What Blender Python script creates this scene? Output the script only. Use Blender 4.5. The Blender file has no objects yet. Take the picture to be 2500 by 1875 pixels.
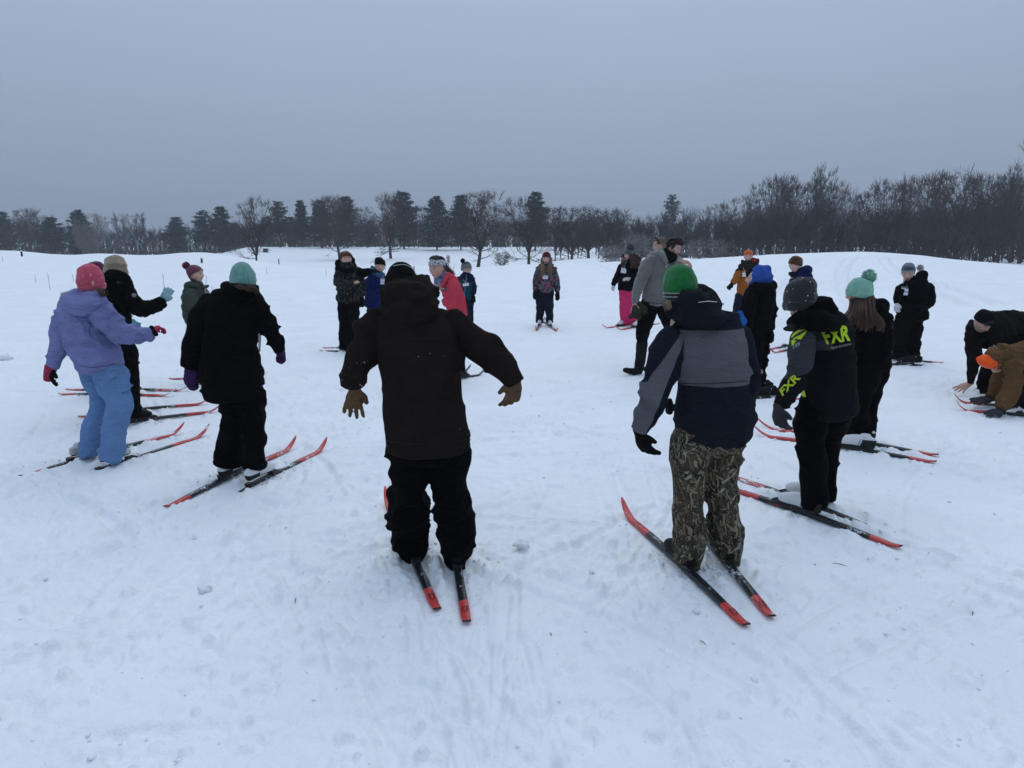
import bpy, bmesh, math, random
import numpy as np
from mathutils import Vector, Matrix
from mathutils.bvhtree import BVHTree

sc = bpy.context.scene
col = sc.collection
rnd = random.Random(7)
rad = math.radians

# ------------------------------------------------------------------ camera
F = 1785.0                      # focal length in pixels of the 2500 px wide photograph
CAMZ = 1.6
PITCH = math.atan((937.5 - 600.0) / F)
cam_d = bpy.data.cameras.new('camera')
cam_d.sensor_width = 36.0
cam_d.lens = 36.0 * F / 2500.0
cam_d.clip_start = 0.05
cam_d.clip_end = 4000.0
cam = bpy.data.objects.new('camera', cam_d)
col.objects.link(cam)
cam.location = (0, 0, CAMZ)
cam.rotation_euler = (math.pi / 2 - PITCH, 0, 0)
sc.camera = cam

# ------------------------------------------------------------------ overcast sky
world = bpy.data.worlds.new('World')
sc.world = world
world.use_nodes = True
wt = world.node_tree
wt.nodes.clear()
wout = wt.nodes.new('ShaderNodeOutputWorld')
wbg = wt.nodes.new('ShaderNodeBackground')
sky = wt.nodes.new('ShaderNodeTexSky')
sky.sky_type = 'NISHITA'
sky.sun_disc = False
SUN_EL, SUN_AZ = 58.0, 10.0
sky.sun_elevation = rad(SUN_EL)
sky.sun_rotation = rad(SUN_AZ)
sky.dust_density = 5.0
tcw = wt.nodes.new('ShaderNodeTexCoord')
sepw = wt.nodes.new('ShaderNodeSeparateXYZ')
wt.links.new(tcw.outputs['Generated'], sepw.inputs[0])
# CIE overcast luminance: (1 + 2 sin(elevation)) / 3
mrw = wt.nodes.new('ShaderNodeMapRange')
mrw.inputs[1].default_value = 0.0
mrw.inputs[2].default_value = 1.0
mrw.inputs[3].default_value = 0.365
mrw.inputs[4].default_value = 1.0
wt.links.new(sepw.outputs[2], mrw.inputs[0])
clo = wt.nodes.new('ShaderNodeTexNoise')
clo.inputs['Scale'].default_value = 1.6
clo.inputs['Detail'].default_value = 3.0
wt.links.new(tcw.outputs['Generated'], clo.inputs['Vector'])
clm = wt.nodes.new('ShaderNodeMapRange')
clm.inputs[3].default_value = 0.93
clm.inputs[4].default_value = 1.07
wt.links.new(clo.outputs[0], clm.inputs[0])
mulw = wt.nodes.new('ShaderNodeMath'); mulw.operation = 'MULTIPLY'
wt.links.new(mrw.outputs[0], mulw.inputs[0])
wt.links.new(clm.outputs[0], mulw.inputs[1])
vm = wt.nodes.new('ShaderNodeVectorMath'); vm.operation = 'SCALE'
vm.inputs[0].default_value = (6.95, 8.85, 11.8)
wt.links.new(mulw.outputs[0], vm.inputs[3])
mixw = wt.nodes.new('ShaderNodeMix'); mixw.data_type = 'RGBA'
mixw.inputs[0].default_value = 0.94            # thick cloud cover: only a little of the clear sky comes through
wt.links.new(sky.outputs[0], mixw.inputs[6])
wt.links.new(vm.outputs[0], mixw.inputs[7])
wt.links.new(mixw.outputs[2], wbg.inputs[0])
wbg.inputs[1].default_value = 0.1
wt.links.new(wbg.outputs[0], wout.inputs[0])

sun_d = bpy.data.lights.new('sun', 'SUN')
sun_d.energy = 0.6
sun_d.angle = rad(60)
sun_d.color = (1.0, 0.97, 0.93)
sun = bpy.data.objects.new('sun', sun_d)
col.objects.link(sun)
_a = rad(SUN_AZ); _e = rad(SUN_EL)
_to = Vector((math.sin(_a) * math.cos(_e), math.cos(_a) * math.cos(_e), math.sin(_e)))
sun.rotation_euler = _to.to_track_quat('Z', 'Y').to_euler()
sun.location = _to * 60

vs = sc.view_settings
vs.view_transform = 'Standard'
vs.look = 'None'
vs.exposure = 0.0
vs.gamma = 1.0
vs.use_curve_mapping = False
sc.render.engine = 'CYCLES'
cy = sc.cycles
cy.use_denoising = True
cy.max_bounces = 6
cy.diffuse_bounces = 3
cy.glossy_bounces = 2
cy.transparent_max_bounces = 6
cy.volume_bounces = 0
cy.caustics_reflective = False
cy.caustics_refractive = False

# ------------------------------------------------------------------ helpers
SP, CP = math.sin(PITCH), math.cos(PITCH)

def ray(px, py):
    a = (px - 1250.0) / F
    b = (937.5 - py) / F
    return (a, CP + b * SP, -SP + b * CP)

def at(px, py, Y):
    """point on the sight line of a photo pixel at ground distance Y"""
    d = ray(px, py)
    t = Y / d[1]
    return Vector((d[0] * t, Y, CAMZ + d[2] * t))

def mpp(Y, z=0.8):
    return (Y * CP + (CAMZ - z) * SP) / F

def _h(ix, iy, iz, seed):
    n = (ix * 374761393 + iy * 668265263 + iz * 2147483647 + seed * 974711) & 0xFFFFFFFF
    n = ((n ^ (n >> 13)) * 1274126177) & 0xFFFFFFFF
    n = ((n ^ (n >> 15)) * 2246822519) & 0xFFFFFFFF
    n = n ^ (n >> 16)
    return (n & 0xFFFF).astype(np.float64) / 32767.5 - 1.0

def vn2(x, y, seed=0):
    fx = np.floor(x); fy = np.floor(y)
    ix = fx.astype(np.int64); iy = fy.astype(np.int64)
    u = x - fx; v = y - fy
    u = u * u * u * (u * (u * 6 - 15) + 10); v = v * v * v * (v * (v * 6 - 15) + 10)
    z = np.zeros_like(ix)
    a = _h(ix, iy, z, seed); b = _h(ix + 1, iy, z, seed)
    c = _h(ix, iy + 1, z, seed); d = _h(ix + 1, iy + 1, z, seed)
    return (a + (b - a) * u) * (1 - v) + (c + (d - c) * u) * v

def vn3(p, seed=0):
    f = np.floor(p); i = f.astype(np.int64); w = p - f
    w = w * w * w * (w * (w * 6 - 15) + 10)
    r = 0
    for dx in (0, 1):
        for dy in (0, 1):
            for dz in (0, 1):
                k = _h(i[:, 0] + dx, i[:, 1] + dy, i[:, 2] + dz, seed)
                r = r + k * (w[:, 0] if dx else 1 - w[:, 0]) * (w[:, 1] if dy else 1 - w[:, 1]) * (w[:, 2] if dz else 1 - w[:, 2])
    return r

def tag(o, label=None, cat=None, group=None, kind=None):
    if label: o['label'] = label
    if cat: o['category'] = cat
    if group: o['group'] = group
    if kind: o['kind'] = kind
    return o

def empty(name, loc=(0, 0, 0)):
    o = bpy.data.objects.new(name, None)
    o.empty_display_size = 0.1
    o.location = loc
    col.objects.link(o)
    return o

def mesh_np(name, v, f):
    """f: int array (n,3) or (n,4) or list of tuples"""
    me = bpy.data.meshes.new(name)
    if isinstance(f, np.ndarray):
        k = f.shape[1]
        me.vertices.add(len(v)); me.loops.add(f.size); me.polygons.add(len(f))
        me.vertices.foreach_set('co', np.asarray(v, dtype=np.float32).ravel())
        me.loops.foreach_set('vertex_index', f.astype(np.int32).ravel())
        me.polygons.foreach_set('loop_start', np.arange(0, f.size, k, dtype=np.int32))
        me.update(calc_edges=True)
    else:
        me.from_pydata([tuple(x) for x in v], [], f)
        me.update()
    return me

def smooth(me, on=True):
    me.polygons.foreach_set('use_smooth', np.full(len(me.polygons), on))
    return me

def obj(name, me, mat=None, parent=None, loc=None):
    o = bpy.data.objects.new(name, me)
    col.objects.link(o)
    if mat is not None:
        me.materials.clear(); me.materials.append(mat)
    if parent is not None: o.parent = parent
    if loc is not None: o.location = loc
    return o

class Geo:
    """collects verts and faces"""
    def __init__(s): s.v = []; s.f = []
    def add(s, v, f):
        b = len(s.v)
        s.v.extend([tuple(x) for x in v]); s.f.extend([tuple(i + b for i in q) for q in f])
    def box(s, c, d, M=None):
        x, y, z = d[0] / 2, d[1] / 2, d[2] / 2
        vs_ = [Vector((sx * x, sy * y, sz * z)) for sx in (-1, 1) for sy in (-1, 1) for sz in (-1, 1)]
        if M is not None: vs_ = [M @ q for q in vs_]
        c = Vector(c)
        s.add([q + c for q in vs_], [(0, 1, 3, 2), (4, 6, 7, 5), (0, 4, 5, 1), (2, 3, 7, 6), (0, 2, 6, 4), (1, 5, 7, 3)])
    def tube(s, pts, radii, n=6, cap=True):
        pts = [Vector(p) for p in pts]
        b = len(s.v)
        up = Vector((0.123, 0.456, 0.88))
        for i, p in enumerate(pts):
            t = (pts[min(i + 1, len(pts) - 1)] - pts[max(i - 1, 0)])
            if t.length < 1e-9: t = Vector((0, 0, 1))
            t.normalize()
            a = t.cross(up)
            if a.length < 0.1: a = t.cross(Vector((1, 0, 0)))
            a.normalize(); c = t.cross(a)
            for k in range(n):
                w = 2 * math.pi * k / n
                s.v.append(tuple(p + (a * math.cos(w) + c * math.sin(w)) * radii[i]))
        for i in range(len(pts) - 1):
            for k in range(n):
                k2 = (k + 1) % n
                s.f.append((b + i * n + k, b + i * n + k2, b + (i + 1) * n + k2, b + (i + 1) * n + k))
        if cap:
            s.f.append(tuple(b + k for k in range(n))[::-1])
            s.f.append(tuple(b + (len(pts) - 1) * n + k for k in range(n)))
    def mesh(s, name, sm=True):
        me = bpy.data.meshes.new(name)
        me.from_pydata(s.v, [], s.f); me.update()
        if sm: smooth(me)
        return me

# ------------------------------------------------------------------ material helpers
class NG:
    def __init__(s, name):
        s.m = bpy.data.materials.new(name); s.m.use_nodes = True
        s.nt = s.m.node_tree
        s.b = s.nt.nodes['Principled BSDF']
        s._o = None
    def new(s, t, **kw):
        n = s.nt.nodes.new(t)
        for k, v in kw.items(): setattr(n, k, v)
        return n
    def put(s, sock, v):
        if hasattr(v, 'is_output') or isinstance(v, bpy.types.NodeSocket): s.nt.links.new(v, sock)
        else: sock.default_value = v
    @property
    def oc(s):
        if s._o is None: s._o = s.new('ShaderNodeTexCoord').outputs['Object']
        return s._o
    def xyz(s, vec=None):
        n = s.new('ShaderNodeSeparateXYZ'); s.put(n.inputs[0], vec or s.oc)
        return n.outputs
    def math(s, op, a, b=0.0, c=0.0, clamp=False):
        n = s.new('ShaderNodeMath', operation=op, use_clamp=clamp)
        s.put(n.inputs[0], a); s.put(n.inputs[1], b); s.put(n.inputs[2], c)
        return n.outputs[0]
    def mix(s, fac, a, b):
        n = s.new('ShaderNodeMix', data_type='RGBA')
        s.put(n.inputs[0], fac)
        s.put(n.inputs[6], a if hasattr(a, 'is_output') else (*a[:3], 1))
        s.put(n.inputs[7], b if hasattr(b, 'is_output') else (*b[:3], 1))
        return n.outputs[2]
    def scale(s, vec, sc_, loc=(0, 0, 0), rot=(0, 0, 0)):
        n = s.new('ShaderNodeMapping')
        s.put(n.inputs[0], vec); n.inputs[1].default_value = loc; n.inputs[2].default_value = rot; n.inputs[3].default_value = sc_
        return n.outputs[0]
    def noise(s, vec, scale, detail=3.0, rough=0.5, dist=0.0, color=False):
        n = s.new('ShaderNodeTexNoise')
        s.put(n.inputs['Vector'], vec); n.inputs['Scale'].default_value = scale
        n.inputs['Detail'].default_value = detail; n.inputs['Roughness'].default_value = rough
        n.inputs['Distortion'].default_value = dist
        return n.outputs[1 if color else 0]
    def voro(s, vec, scale, feature='F1', out=0, rand=1.0):
        n = s.new('ShaderNodeTexVoronoi', feature=feature)
        s.put(n.inputs['Vector'], vec); n.inputs['Scale'].default_value = scale
        n.inputs['Randomness'].default_value = rand
        return n.outputs[out]
    def step(s, v, lo, hi):
        n = s.new('ShaderNodeMapRange', interpolation_type='SMOOTHSTEP')
        s.put(n.inputs[0], v); n.inputs[1].default_value = lo; n.inputs[2].default_value = hi
        return n.outputs[0]
    def bump(s, h, strength, dist=0.01, normal=None):
        n = s.new('ShaderNodeBump')
        n.inputs['Strength'].default_value = strength; n.inputs['Distance'].default_value = dist
        s.put(n.inputs['Height'], h)
        if normal is not None: s.put(n.inputs['Normal'], normal)
        return n.outputs[0]
    def done(s, color=None, rough=0.8, spec=0.2, normal=None, sheen=0.0):
        if color is not None:
            s.put(s.b.inputs['Base Color'], color if hasattr(color, 'is_output') else (*color[:3], 1))
        s.put(s.b.inputs['Roughness'], rough)
        s.b.inputs['Specular IOR Level'].default_value = spec
        if sheen:
            s.b.inputs['Sheen Weight'].default_value = sheen
        if normal is not None: s.put(s.b.inputs['Normal'], normal)
        return s.m

_mc = {}
def fabric(name, c, rough=0.9, var=0.25, spec=0.06, flecks=0.0, weave=900.0, sheen=0.0, bump=0.25):
    """plain cloth: slightly uneven dye, fine weave and creases, optional flecks of snow stuck to it"""
    key = (name, tuple(c), flecks)
    if key in _mc: return _mc[key]
    g = NG(name)
    n1 = g.noise(g.oc, 7.0, 4.0, 0.6)
    n2 = g.noise(g.oc, 60.0, 3.0, 0.6)
    f = g.math('ADD', g.math('MULTIPLY', n1, 0.7), g.math('MULTIPLY', n2, 0.3))
    f = g.step(f, 0.3, 0.7)
    colr = g.mix(f, [x * (1 - var) for x in c], [min(1, x * (1 + var)) for x in c])
    if flecks > 0:
        k = g.noise(g.oc, 120.0, 1.5, 0.5)
        big = g.noise(g.oc, 3.2, 2.0, 0.5)
        th = g.math('SUBTRACT', 1.0 - flecks * .5, g.math('MULTIPLY', g.step(big, 0.45, 0.75), 0.2))
        k = g.math('GREATER_THAN', k, th)
        colr = g.mix(k, colr, (0.8, 0.82, 0.84))
    crease = g.noise(g.scale(g.oc, (.55, .55, 1.7)), 15.0, 3.0, 0.5, 0.9)
    crease = g.math('ABSOLUTE', g.math('SUBTRACT', crease, .5))
    w = g.noise(g.oc, weave, 1.0)
    h = g.math('ADD', g.math('MULTIPLY', crease, 2.0), g.math('MULTIPLY', w, 0.05))
    nm = g.bump(h, min(1, bump * 3.0), 0.032)
    _mc[key] = g.done(colr, rough, spec, nm, sheen)
    return _mc[key]

def plain(name, c, rough=0.6, spec=0.3, var=0.12, scale=30.0, bump=0.0):
    key = ('plain', name, tuple(c))
    if key in _mc: return _mc[key]
    g = NG(name)
    n = g.noise(g.oc, scale, 4.0, 0.6)
    colr = g.mix(g.step(n, 0.3, 0.7), [x * (1 - var) for x in c], [min(1, x * (1 + var)) for x in c])
    nm = g.bump(n, bump, 0.01) if bump else None
    _mc[key] = g.done(colr, rough, spec, nm)
    return _mc[key]
# ------------------------------------------------------------------ terrain
# crest of the snowfield seen round the horizon: photo column -> (photo row of the crest, distance of the crest)
CREST = [(-900, 622, 50), (-300, 614, 50), (0, 609.5, 50), (52, 608.5, 50), (110, 614, 49), (174, 621, 48), (272, 616, 47), (360, 623.5, 46),
         (486, 614, 45), (560, 621, 43), (605, 630, 40), (660, 641, 37), (760, 655, 34), (900, 664, 32), (1030, 667, 31), (1110, 664, 31),
         (1167, 656, 32), (1240, 651, 33), (1330, 647, 34), (1413, 643, 35), (1567, 639, 36), (1685, 634, 37), (1790, 626, 38),
         (1860, 622, 39), (1976, 617, 40), (2091, 614, 40), (2207, 619, 40), (2323, 631, 39), (2500, 642, 38), (2900, 655, 38), (3600, 655, 38)]
_ca = np.array([math.atan2((c[0] - 1250.0) / F, 1.0) for c in CREST])
_cd = np.array([float(c[2]) for c in CREST])
_cz = np.array([CAMZ + ray(c[0], c[1])[2] / ray(c[0], c[1])[1] * c[2] for c in CREST])

def sst(x, a, b):
    t = np.clip((x - a) / (b - a), 0, 1)
    return t * t * (3 - 2 * t)

def macro(x, y):
    x = np.asarray(x, dtype=np.float64); y = np.asarray(y, dtype=np.float64)
    r = np.hypot(x, y)
    a = np.arctan2(x, np.maximum(y, 1e-6))
    d = np.interp(a, _ca, _cd)
    zc = np.interp(a, _ca, _cz)
    # soften the interpolation knees
    for s_ in (-0.008, 0.008, -0.016, 0.016):
        zc = zc + np.interp(a + s_, _ca, _cz)
        d = d + np.interp(a + s_, _ca, _cd)
    zc = zc / 5; d = d / 5
    front = sst(y, -5, 5)
    z = zc * sst(r, 15.5, 1.0 * d) * front
    low = -0.75 + 0.25 * np.sin(a * 5)
    z = z + (low - zc) * sst(r, d, d + 30.0) * front
    lf = 1 - sst(a, -.40, -.33)              # the ground beyond the left crest stays low
    z = z + ((1.35 - 1.9 * lf) - low) * sst(r, 92.0, 165.0) * front
    z = z + 6.0 * sst(r, 200.0, 520.0) * front
    # low mounds in the hollow (old bunkers and greens)
    for mx, my, mr, mh in ((-7.5, 63, 7, .9), (9, 74, 9, 1.0), (3.5, 58, 6, .7), (-22, 82, 10, .8), (22, 78, 9, .8), (-12, 100, 10, .9)):
        z = z + mh * np.exp(-(((x - mx) / mr) ** 2 + ((y - my) / (mr * .55)) ** 2))
    return z

def gmac(x, y):
    return float(macro(np.array([x]), np.array([y]))[0])

def hit(px, py, dmin=1.5, dmax=220.0):
    """where the sight line of a photo pixel meets the snow"""
    d = ray(px, py)
    Y = np.geomspace(dmin, dmax, 1600)
    zz = CAMZ + d[2] / d[1] * Y
    g = macro(d[0] / d[1] * Y, Y)
    k = np.nonzero(zz <= g)[0]
    k = k[0] if len(k) else len(Y) - 1
    return Vector((d[0] / d[1] * Y[k], Y[k], g[k]))

# skis: photo pixels of tail and tip, z offset (tail, tip), label text
SKIS = [
    # owner key, tail, tip, sink of the tail (m)
    ('brown', (1068, 1494), (941, 1220), 0), ('brown', (1140, 1525), (1090, 1246), 0),
    ('green', (1823, 1535), (1517, 1248), 0), ('green', (1885, 1514), (1655, 1240), 0),
    ('lime', (2200, 1340), (1745, 1182), 0), ('lime', (2206, 1312), (1760, 1155), .03),
    ('mintpom', (2286, 1131), (1838, 1062), 0), ('mintpom', (2291, 1115), (1847, 1043), 0),
    ('lilac', (47, 1161), (452, 1055), .022), ('lilac', (118, 1182), (514, 1060), .06),
    ('mint', (404, 1242), (724, 1090), .0), ('mint', (497, 1243), (800, 1094), .04),
    ('tan', (200, 1051), (545, 1003), 0), ('tan', (190, 1020), (517, 985), 0),
    ('maroon', (145, 964), (430, 968), 0), ('maroon', (161, 953), (468, 955), 0),
    ('olive', (413, 927), (655, 926), 0), ('olive', (430, 938), (640, 938), 0.02),
    ('camo', (780, 857), (945, 868), 0), ('camo', (789, 850), (955, 856), 0),
    ('coral', (1000, 948), (1186, 914), 0), ('coral', (990, 930), (1150, 906), 0),
    ('floral', (1330, 776), (1308, 810), 0), ('floral', (1322, 783), (1362, 811), 0),
    ('pink', (1592, 789), (1470, 803), 0), ('pink', (1610, 791), (1504, 808), 0),
    ('blue', (1975, 962), (1760, 958), 0), ('blue', (1960, 976), (1745, 973), 0),
    ('navy', (1975, 838), (1862, 858), 0), ('navy', (1985, 846), (1880, 864), 0),
    ('grey', (2303, 887), (2120, 880), 0), ('grey', (2290, 893), (2105, 890), .015),
    ('kid', (2600, 1013), (2360, 985), 0), ('kid', (2620, 1030), (2392, 1008), 0),
]
_SEG = []
for k_, ta, ti, sk in SKIS:
    A = hit(*ta); B = hit(*ti)
    _SEG.append((A, B))

TRK = []                                        # ski grooves: polylines on the snow, width, depth
def track(pxs, wd=0.07, dp=0.02, gap=None):
    P = [hit(*p) for p in pxs]
    TRK.append((P, wd, dp))
_tr = random.Random(3)
for _ in range(80):
    r0 = _tr.uniform(2.2, 15); a0 = _tr.uniform(-.72, .72)
    x0, y0 = r0 * math.sin(a0), r0 * math.cos(a0)
    th = _tr.choice([_tr.gauss(0.45, .35), _tr.gauss(2.6, .5), _tr.uniform(0, math.pi)])
    L = _tr.uniform(.7, 3.2); cv = _tr.uniform(-.12, .12)
    for off_ in ((0, .2) if _tr.random() < .6 else (0,)):
        P = []
        for i in range(7):
            t = i / 6 * L; h_ = th + cv * t
            P.append(Vector((x0 + math.cos(h_) * t - math.sin(th) * off_, y0 + math.sin(h_) * t + math.cos(th) * off_, 0)))
        TRK.append((P, _tr.uniform(.04, .06), _tr.uniform(.010, .022)))
# grooves left where the skiers shuffled into place
for (A, B) in _SEG:
    u = (B - A).normalized()
    if A.y > 9: continue
    for k_ in range(2):
        s0 = _tr.uniform(-.12, .12); l0 = _tr.uniform(.5, 1.6); an = _tr.uniform(-.07, .07)
        w_ = Vector((-u.y, u.x, 0))
        P = [A - u * (t * l0) + w_ * (s0 + an * t * l0 * 3) for t in (0, .35, .7, 1)]
        TRK.append((P, .045, _tr.uniform(.012, .022)))
        P = [B + u * (t * l0 * .6) + w_ * (s0 + an * t * l0 * 3) for t in (0, .35, .7, 1)]
        TRK.append((P, .045, _tr.uniform(.008, .016)))
# skied-in tracks over the rise on the right
for o_ in (0, 9, 26, 35):
    track([(2072 + o_, 630), (2056 + o_, 645), (2046 + o_, 665), (2046 + o_, 690), (2056 + o_ * 1.3, 720), (2076 + o_ * 1.6, 750)], .13, .07)
for o_ in (0, 9, 26, 35):
    track([(2148 + o_, 630), (2156 + o_, 645), (2176 + o_ * 1.3, 664), (2216 + o_ * 1.8, 688), (2270 + o_ * 2.4, 712), (2350 + o_ * 3, 745)], .13, .07)
for o_ in (0, 12):
    track([(2010 + o_, 632), (1985 + o_, 650), (1950 + o_, 665), (1915 + o_, 690), (1890 + o_, 720)], .2, .06)
for pl in ([(1000, 1490), (1022, 1600), (1062, 1760), (1090, 1870)], [(1232, 1380), (1224, 1500), (1205, 1680), (1180, 1870)], [(1260, 1560), (1290, 1680), (1330, 1840)], [(1540, 1290), (1560, 1370), (1590, 1470)], [(1512, 1330), (1540, 1420), (1575, 1520)],
           [(0, 1640), (50, 1618), (110, 1598)], [(170, 1560), (330, 1490), (520, 1420), (700, 1380)], [(130, 1400), (260, 1345), (420, 1300)], [(560, 1330), (680, 1270), (800, 1225)], [(1860, 1560), (2010, 1470), (2200, 1390), (2400, 1340)], [(2000, 1640), (2200, 1540), (2420, 1470)],
           [(2280, 1150), (2380, 1170), (2500, 1200)], [(2300, 1130), (2400, 1146), (2500, 1165)], [(1180, 980), (1300, 960), (1420, 950)], [(1190, 1050), (1330, 1010), (1500, 985)], [(640, 1050), (760, 1010), (860, 985)], [(1500, 1640), (1620, 1720), (1700, 1860)], [(820, 1560), (870, 1680), (960, 1870)]):
    track(pl, .05, .017)
    track([(x + 26, y + 3) for x, y in pl], .05, .014)
track([(1240, 740), (1400, 728), (1560, 712), (1700, 705)], .2, .05)
track([(1180, 790), (1300, 762), (1420, 752)], .2, .03)
track([(0, 780), (180, 762), (420, 742), (700, 735)], .2, .05)
track([(640, 770), (900, 758), (1260, 765)], .2, .04)
track([(1260, 640), (1500, 668), (1900, 690), (2500, 700)], .3, .07)
track([(2200, 700), (2350, 705), (2500, 722)], .3, .05)

PRINTS = []
for _ in range(520):
    r0 = 2.0 + 12 * _tr.random() ** 1.3; a0 = _tr.uniform(-.7, .7)
    PRINTS.append((r0 * math.sin(a0), r0 * math.cos(a0), _tr.uniform(0, math.pi), _tr.uniform(.09, .17), _tr.uniform(.035, .06), _tr.uniform(.007, .020)))
LUMPS = []
for _ in range(3200):
    r0 = 2.0 + 15 * _tr.random() ** 1.1; a0 = _tr.uniform(-.72, .72)
    LUMPS.append((r0 * math.sin(a0), r0 * math.cos(a0), _tr.uniform(.010, .042), _tr.uniform(.006, .020)))

def seg_dist(x, y, A, B):
    dx, dy = B[0] - A[0], B[1] - A[1]
    L2 = dx * dx + dy * dy + 1e-9
    t = np.clip(((x - A[0]) * dx + (y - A[1]) * dy) / L2, 0, 1)
    return np.hypot(x - A[0] - t * dx, y - A[1] - t * dy), t

def relief(x, y):
    """trampled snow: soft drifts, prints, grooves, crumbs"""
    x = np.asarray(x, dtype=np.float64); y = np.asarray(y, dtype=np.float64)
    r = np.hypot(x, y - 0.0)
    near = 1 - sst(r, 13, 24)
    wx = x + .25 * vn2(x * 2.1, y * 2.1, 5); wy = y + .25 * vn2(x * 2.1 + 9, y * 2.1, 6)
    z = .012 * vn2(wx * .9, wy * .9, 1) * (.5 + .5 * near)
    mask = (.25 + .75 * sst(vn2(x * .55, y * .55, 17) + .6 * vn2(x * 1.7, y * 1.7, 18), -.5, .5)) * near + .10
    z += mask * .012 * vn2(wx * 3.1, wy * 3.1, 2)
    z += mask * .0115 * vn2(wx * 8.3, wy * 8.3, 3)
    n = vn2(wx * 17.0, wy * 17.0, 4)
    z += mask * .0095 * n
    z += mask * .0080 * vn2(x * 41.0, y * 41.0, 8) * near
    rd = 1 - np.abs(vn2(wx * 5.2, wy * 5.2, 11))
    z += mask * near * .045 * np.clip(rd - .72, 0, 1)
    # wind ripple on the far untouched snow
    z += (1 - near) * .03 * vn2(x * .35, y * 1.1, 21) + (1 - near) * .012 * vn2(x * 1.1, y * 3.0, 22)
    xx, yy = x, y
    cell = .5; K = 4001
    cid = np.floor((np.clip(x, -900, 900) + 1000) / cell).astype(np.int64) * K + np.floor((np.clip(y, -900, 900) + 1000) / cell).astype(np.int64)
    order = np.argsort(cid, kind='stable'); cs = cid[order]
    def near_pts(px, py, r_):
        out = []
        for cx in range(int((px - r_ + 1000) // cell), int((px + r_ + 1000) // cell) + 1):
            a0 = cx * K + int((py - r_ + 1000) // cell); a1 = cx * K + int((py + r_ + 1000) // cell)
            l, h2 = np.searchsorted(cs, [a0, a1 + 1]); out.append(order[l:h2])
        i = np.concatenate(out)
        return i[(np.abs(xx[i] - px) < r_) & (np.abs(yy[i] - py) < r_)]
    for (px, py, th, a, b, d) in PRINTS:
        i = near_pts(px, py, .3)
        if len(i) == 0: continue
        ux = (xx[i] - px) * math.cos(th) + (yy[i] - py) * math.sin(th)
        uy = -(xx[i] - px) * math.sin(th) + (yy[i] - py) * math.cos(th)
        q = np.sqrt((ux / a) ** 2 + (uy / b) ** 2) + .45 * vn2(xx[i] * 14 + px * 7, yy[i] * 14, 41) + .2 * vn2(xx[i] * 33, yy[i] * 33, 42)
        z[i] += -d * .8 * (1 - sst(q, .45, 1.15)) + d * .35 * np.clip(vn2(xx[i] * 11, yy[i] * 11, 43), 0, 1) * np.exp(-((q - 1.35) / .25) ** 2)
    for (px, py, a, h_) in LUMPS:
        i = near_pts(px, py, a * 2)
        if len(i) == 0: continue
        q = np.hypot(xx[i] - px, yy[i] - py) / a + .35 * vn2(xx[i] * 30, yy[i] * 30, 44)
        z[i] += h_ * (1 - sst(q, .2, 1.2))
    for (P, wd, dp) in TRK:
        X = [p[0] for p in P]; Y = [p[1] for p in P]
        i = np.nonzero((xx > min(X) - .6) & (xx < max(X) + .6) & (yy > min(Y) - .6) & (yy < max(Y) + .6))[0]
        if len(i) == 0: continue
        D = np.full(len(i), 9.0)
        for k in range(len(P) - 1):
            D = np.minimum(D, seg_dist(xx[i], yy[i], P[k], P[k + 1])[0])
        D = D + (wd * .2 if wd < .1 else 0.0) * vn2(xx[i] * 9, yy[i] * 9, 45); dp = dp * (1.0 if wd > .1 else .75)
        z[i] += -dp * (1 - sst(D, wd * .3, wd * .8)) + dp * .45 * np.exp(-((D - wd) / (wd * .35)) ** 2)
    # the skis press their own bed into the snow
    for (A, B) in _SEG:
        i = np.nonzero((xx > min(A[0], B[0]) - .5) & (xx < max(A[0], B[0]) + .5) & (yy > min(A[1], B[1]) - .5) & (yy < max(A[1], B[1]) + .5))[0]
        if len(i) == 0: continue
        D, t = seg_dist(xx[i], yy[i], A, B)
        if A[1] < 8:
            tb = np.clip(t, 0, 1); w_ = np.exp(-(D / .20) ** 2) * np.exp(-((tb - .45) / .28) ** 2)
            z[i] += w_ * (.020 * vn2(xx[i] * 13, yy[i] * 13, 51) + .014 * vn2(xx[i] * 31, yy[i] * 31, 52) + .008)
        k = sst(D, .035, .085)
        z[i] = z[i] * k + (-.006) * (1 - k) + .012 * np.exp(-((D - .10) / .03) ** 2) * (.5 + .5 * vn2(xx[i] * 9, yy[i] * 9, 31))
    return z

def ground(x, y):
    x = np.atleast_1d(np.asarray(x, dtype=np.float64)); y = np.atleast_1d(np.asarray(y, dtype=np.float64))
    return macro(x, y) + relief(x, y)

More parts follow.
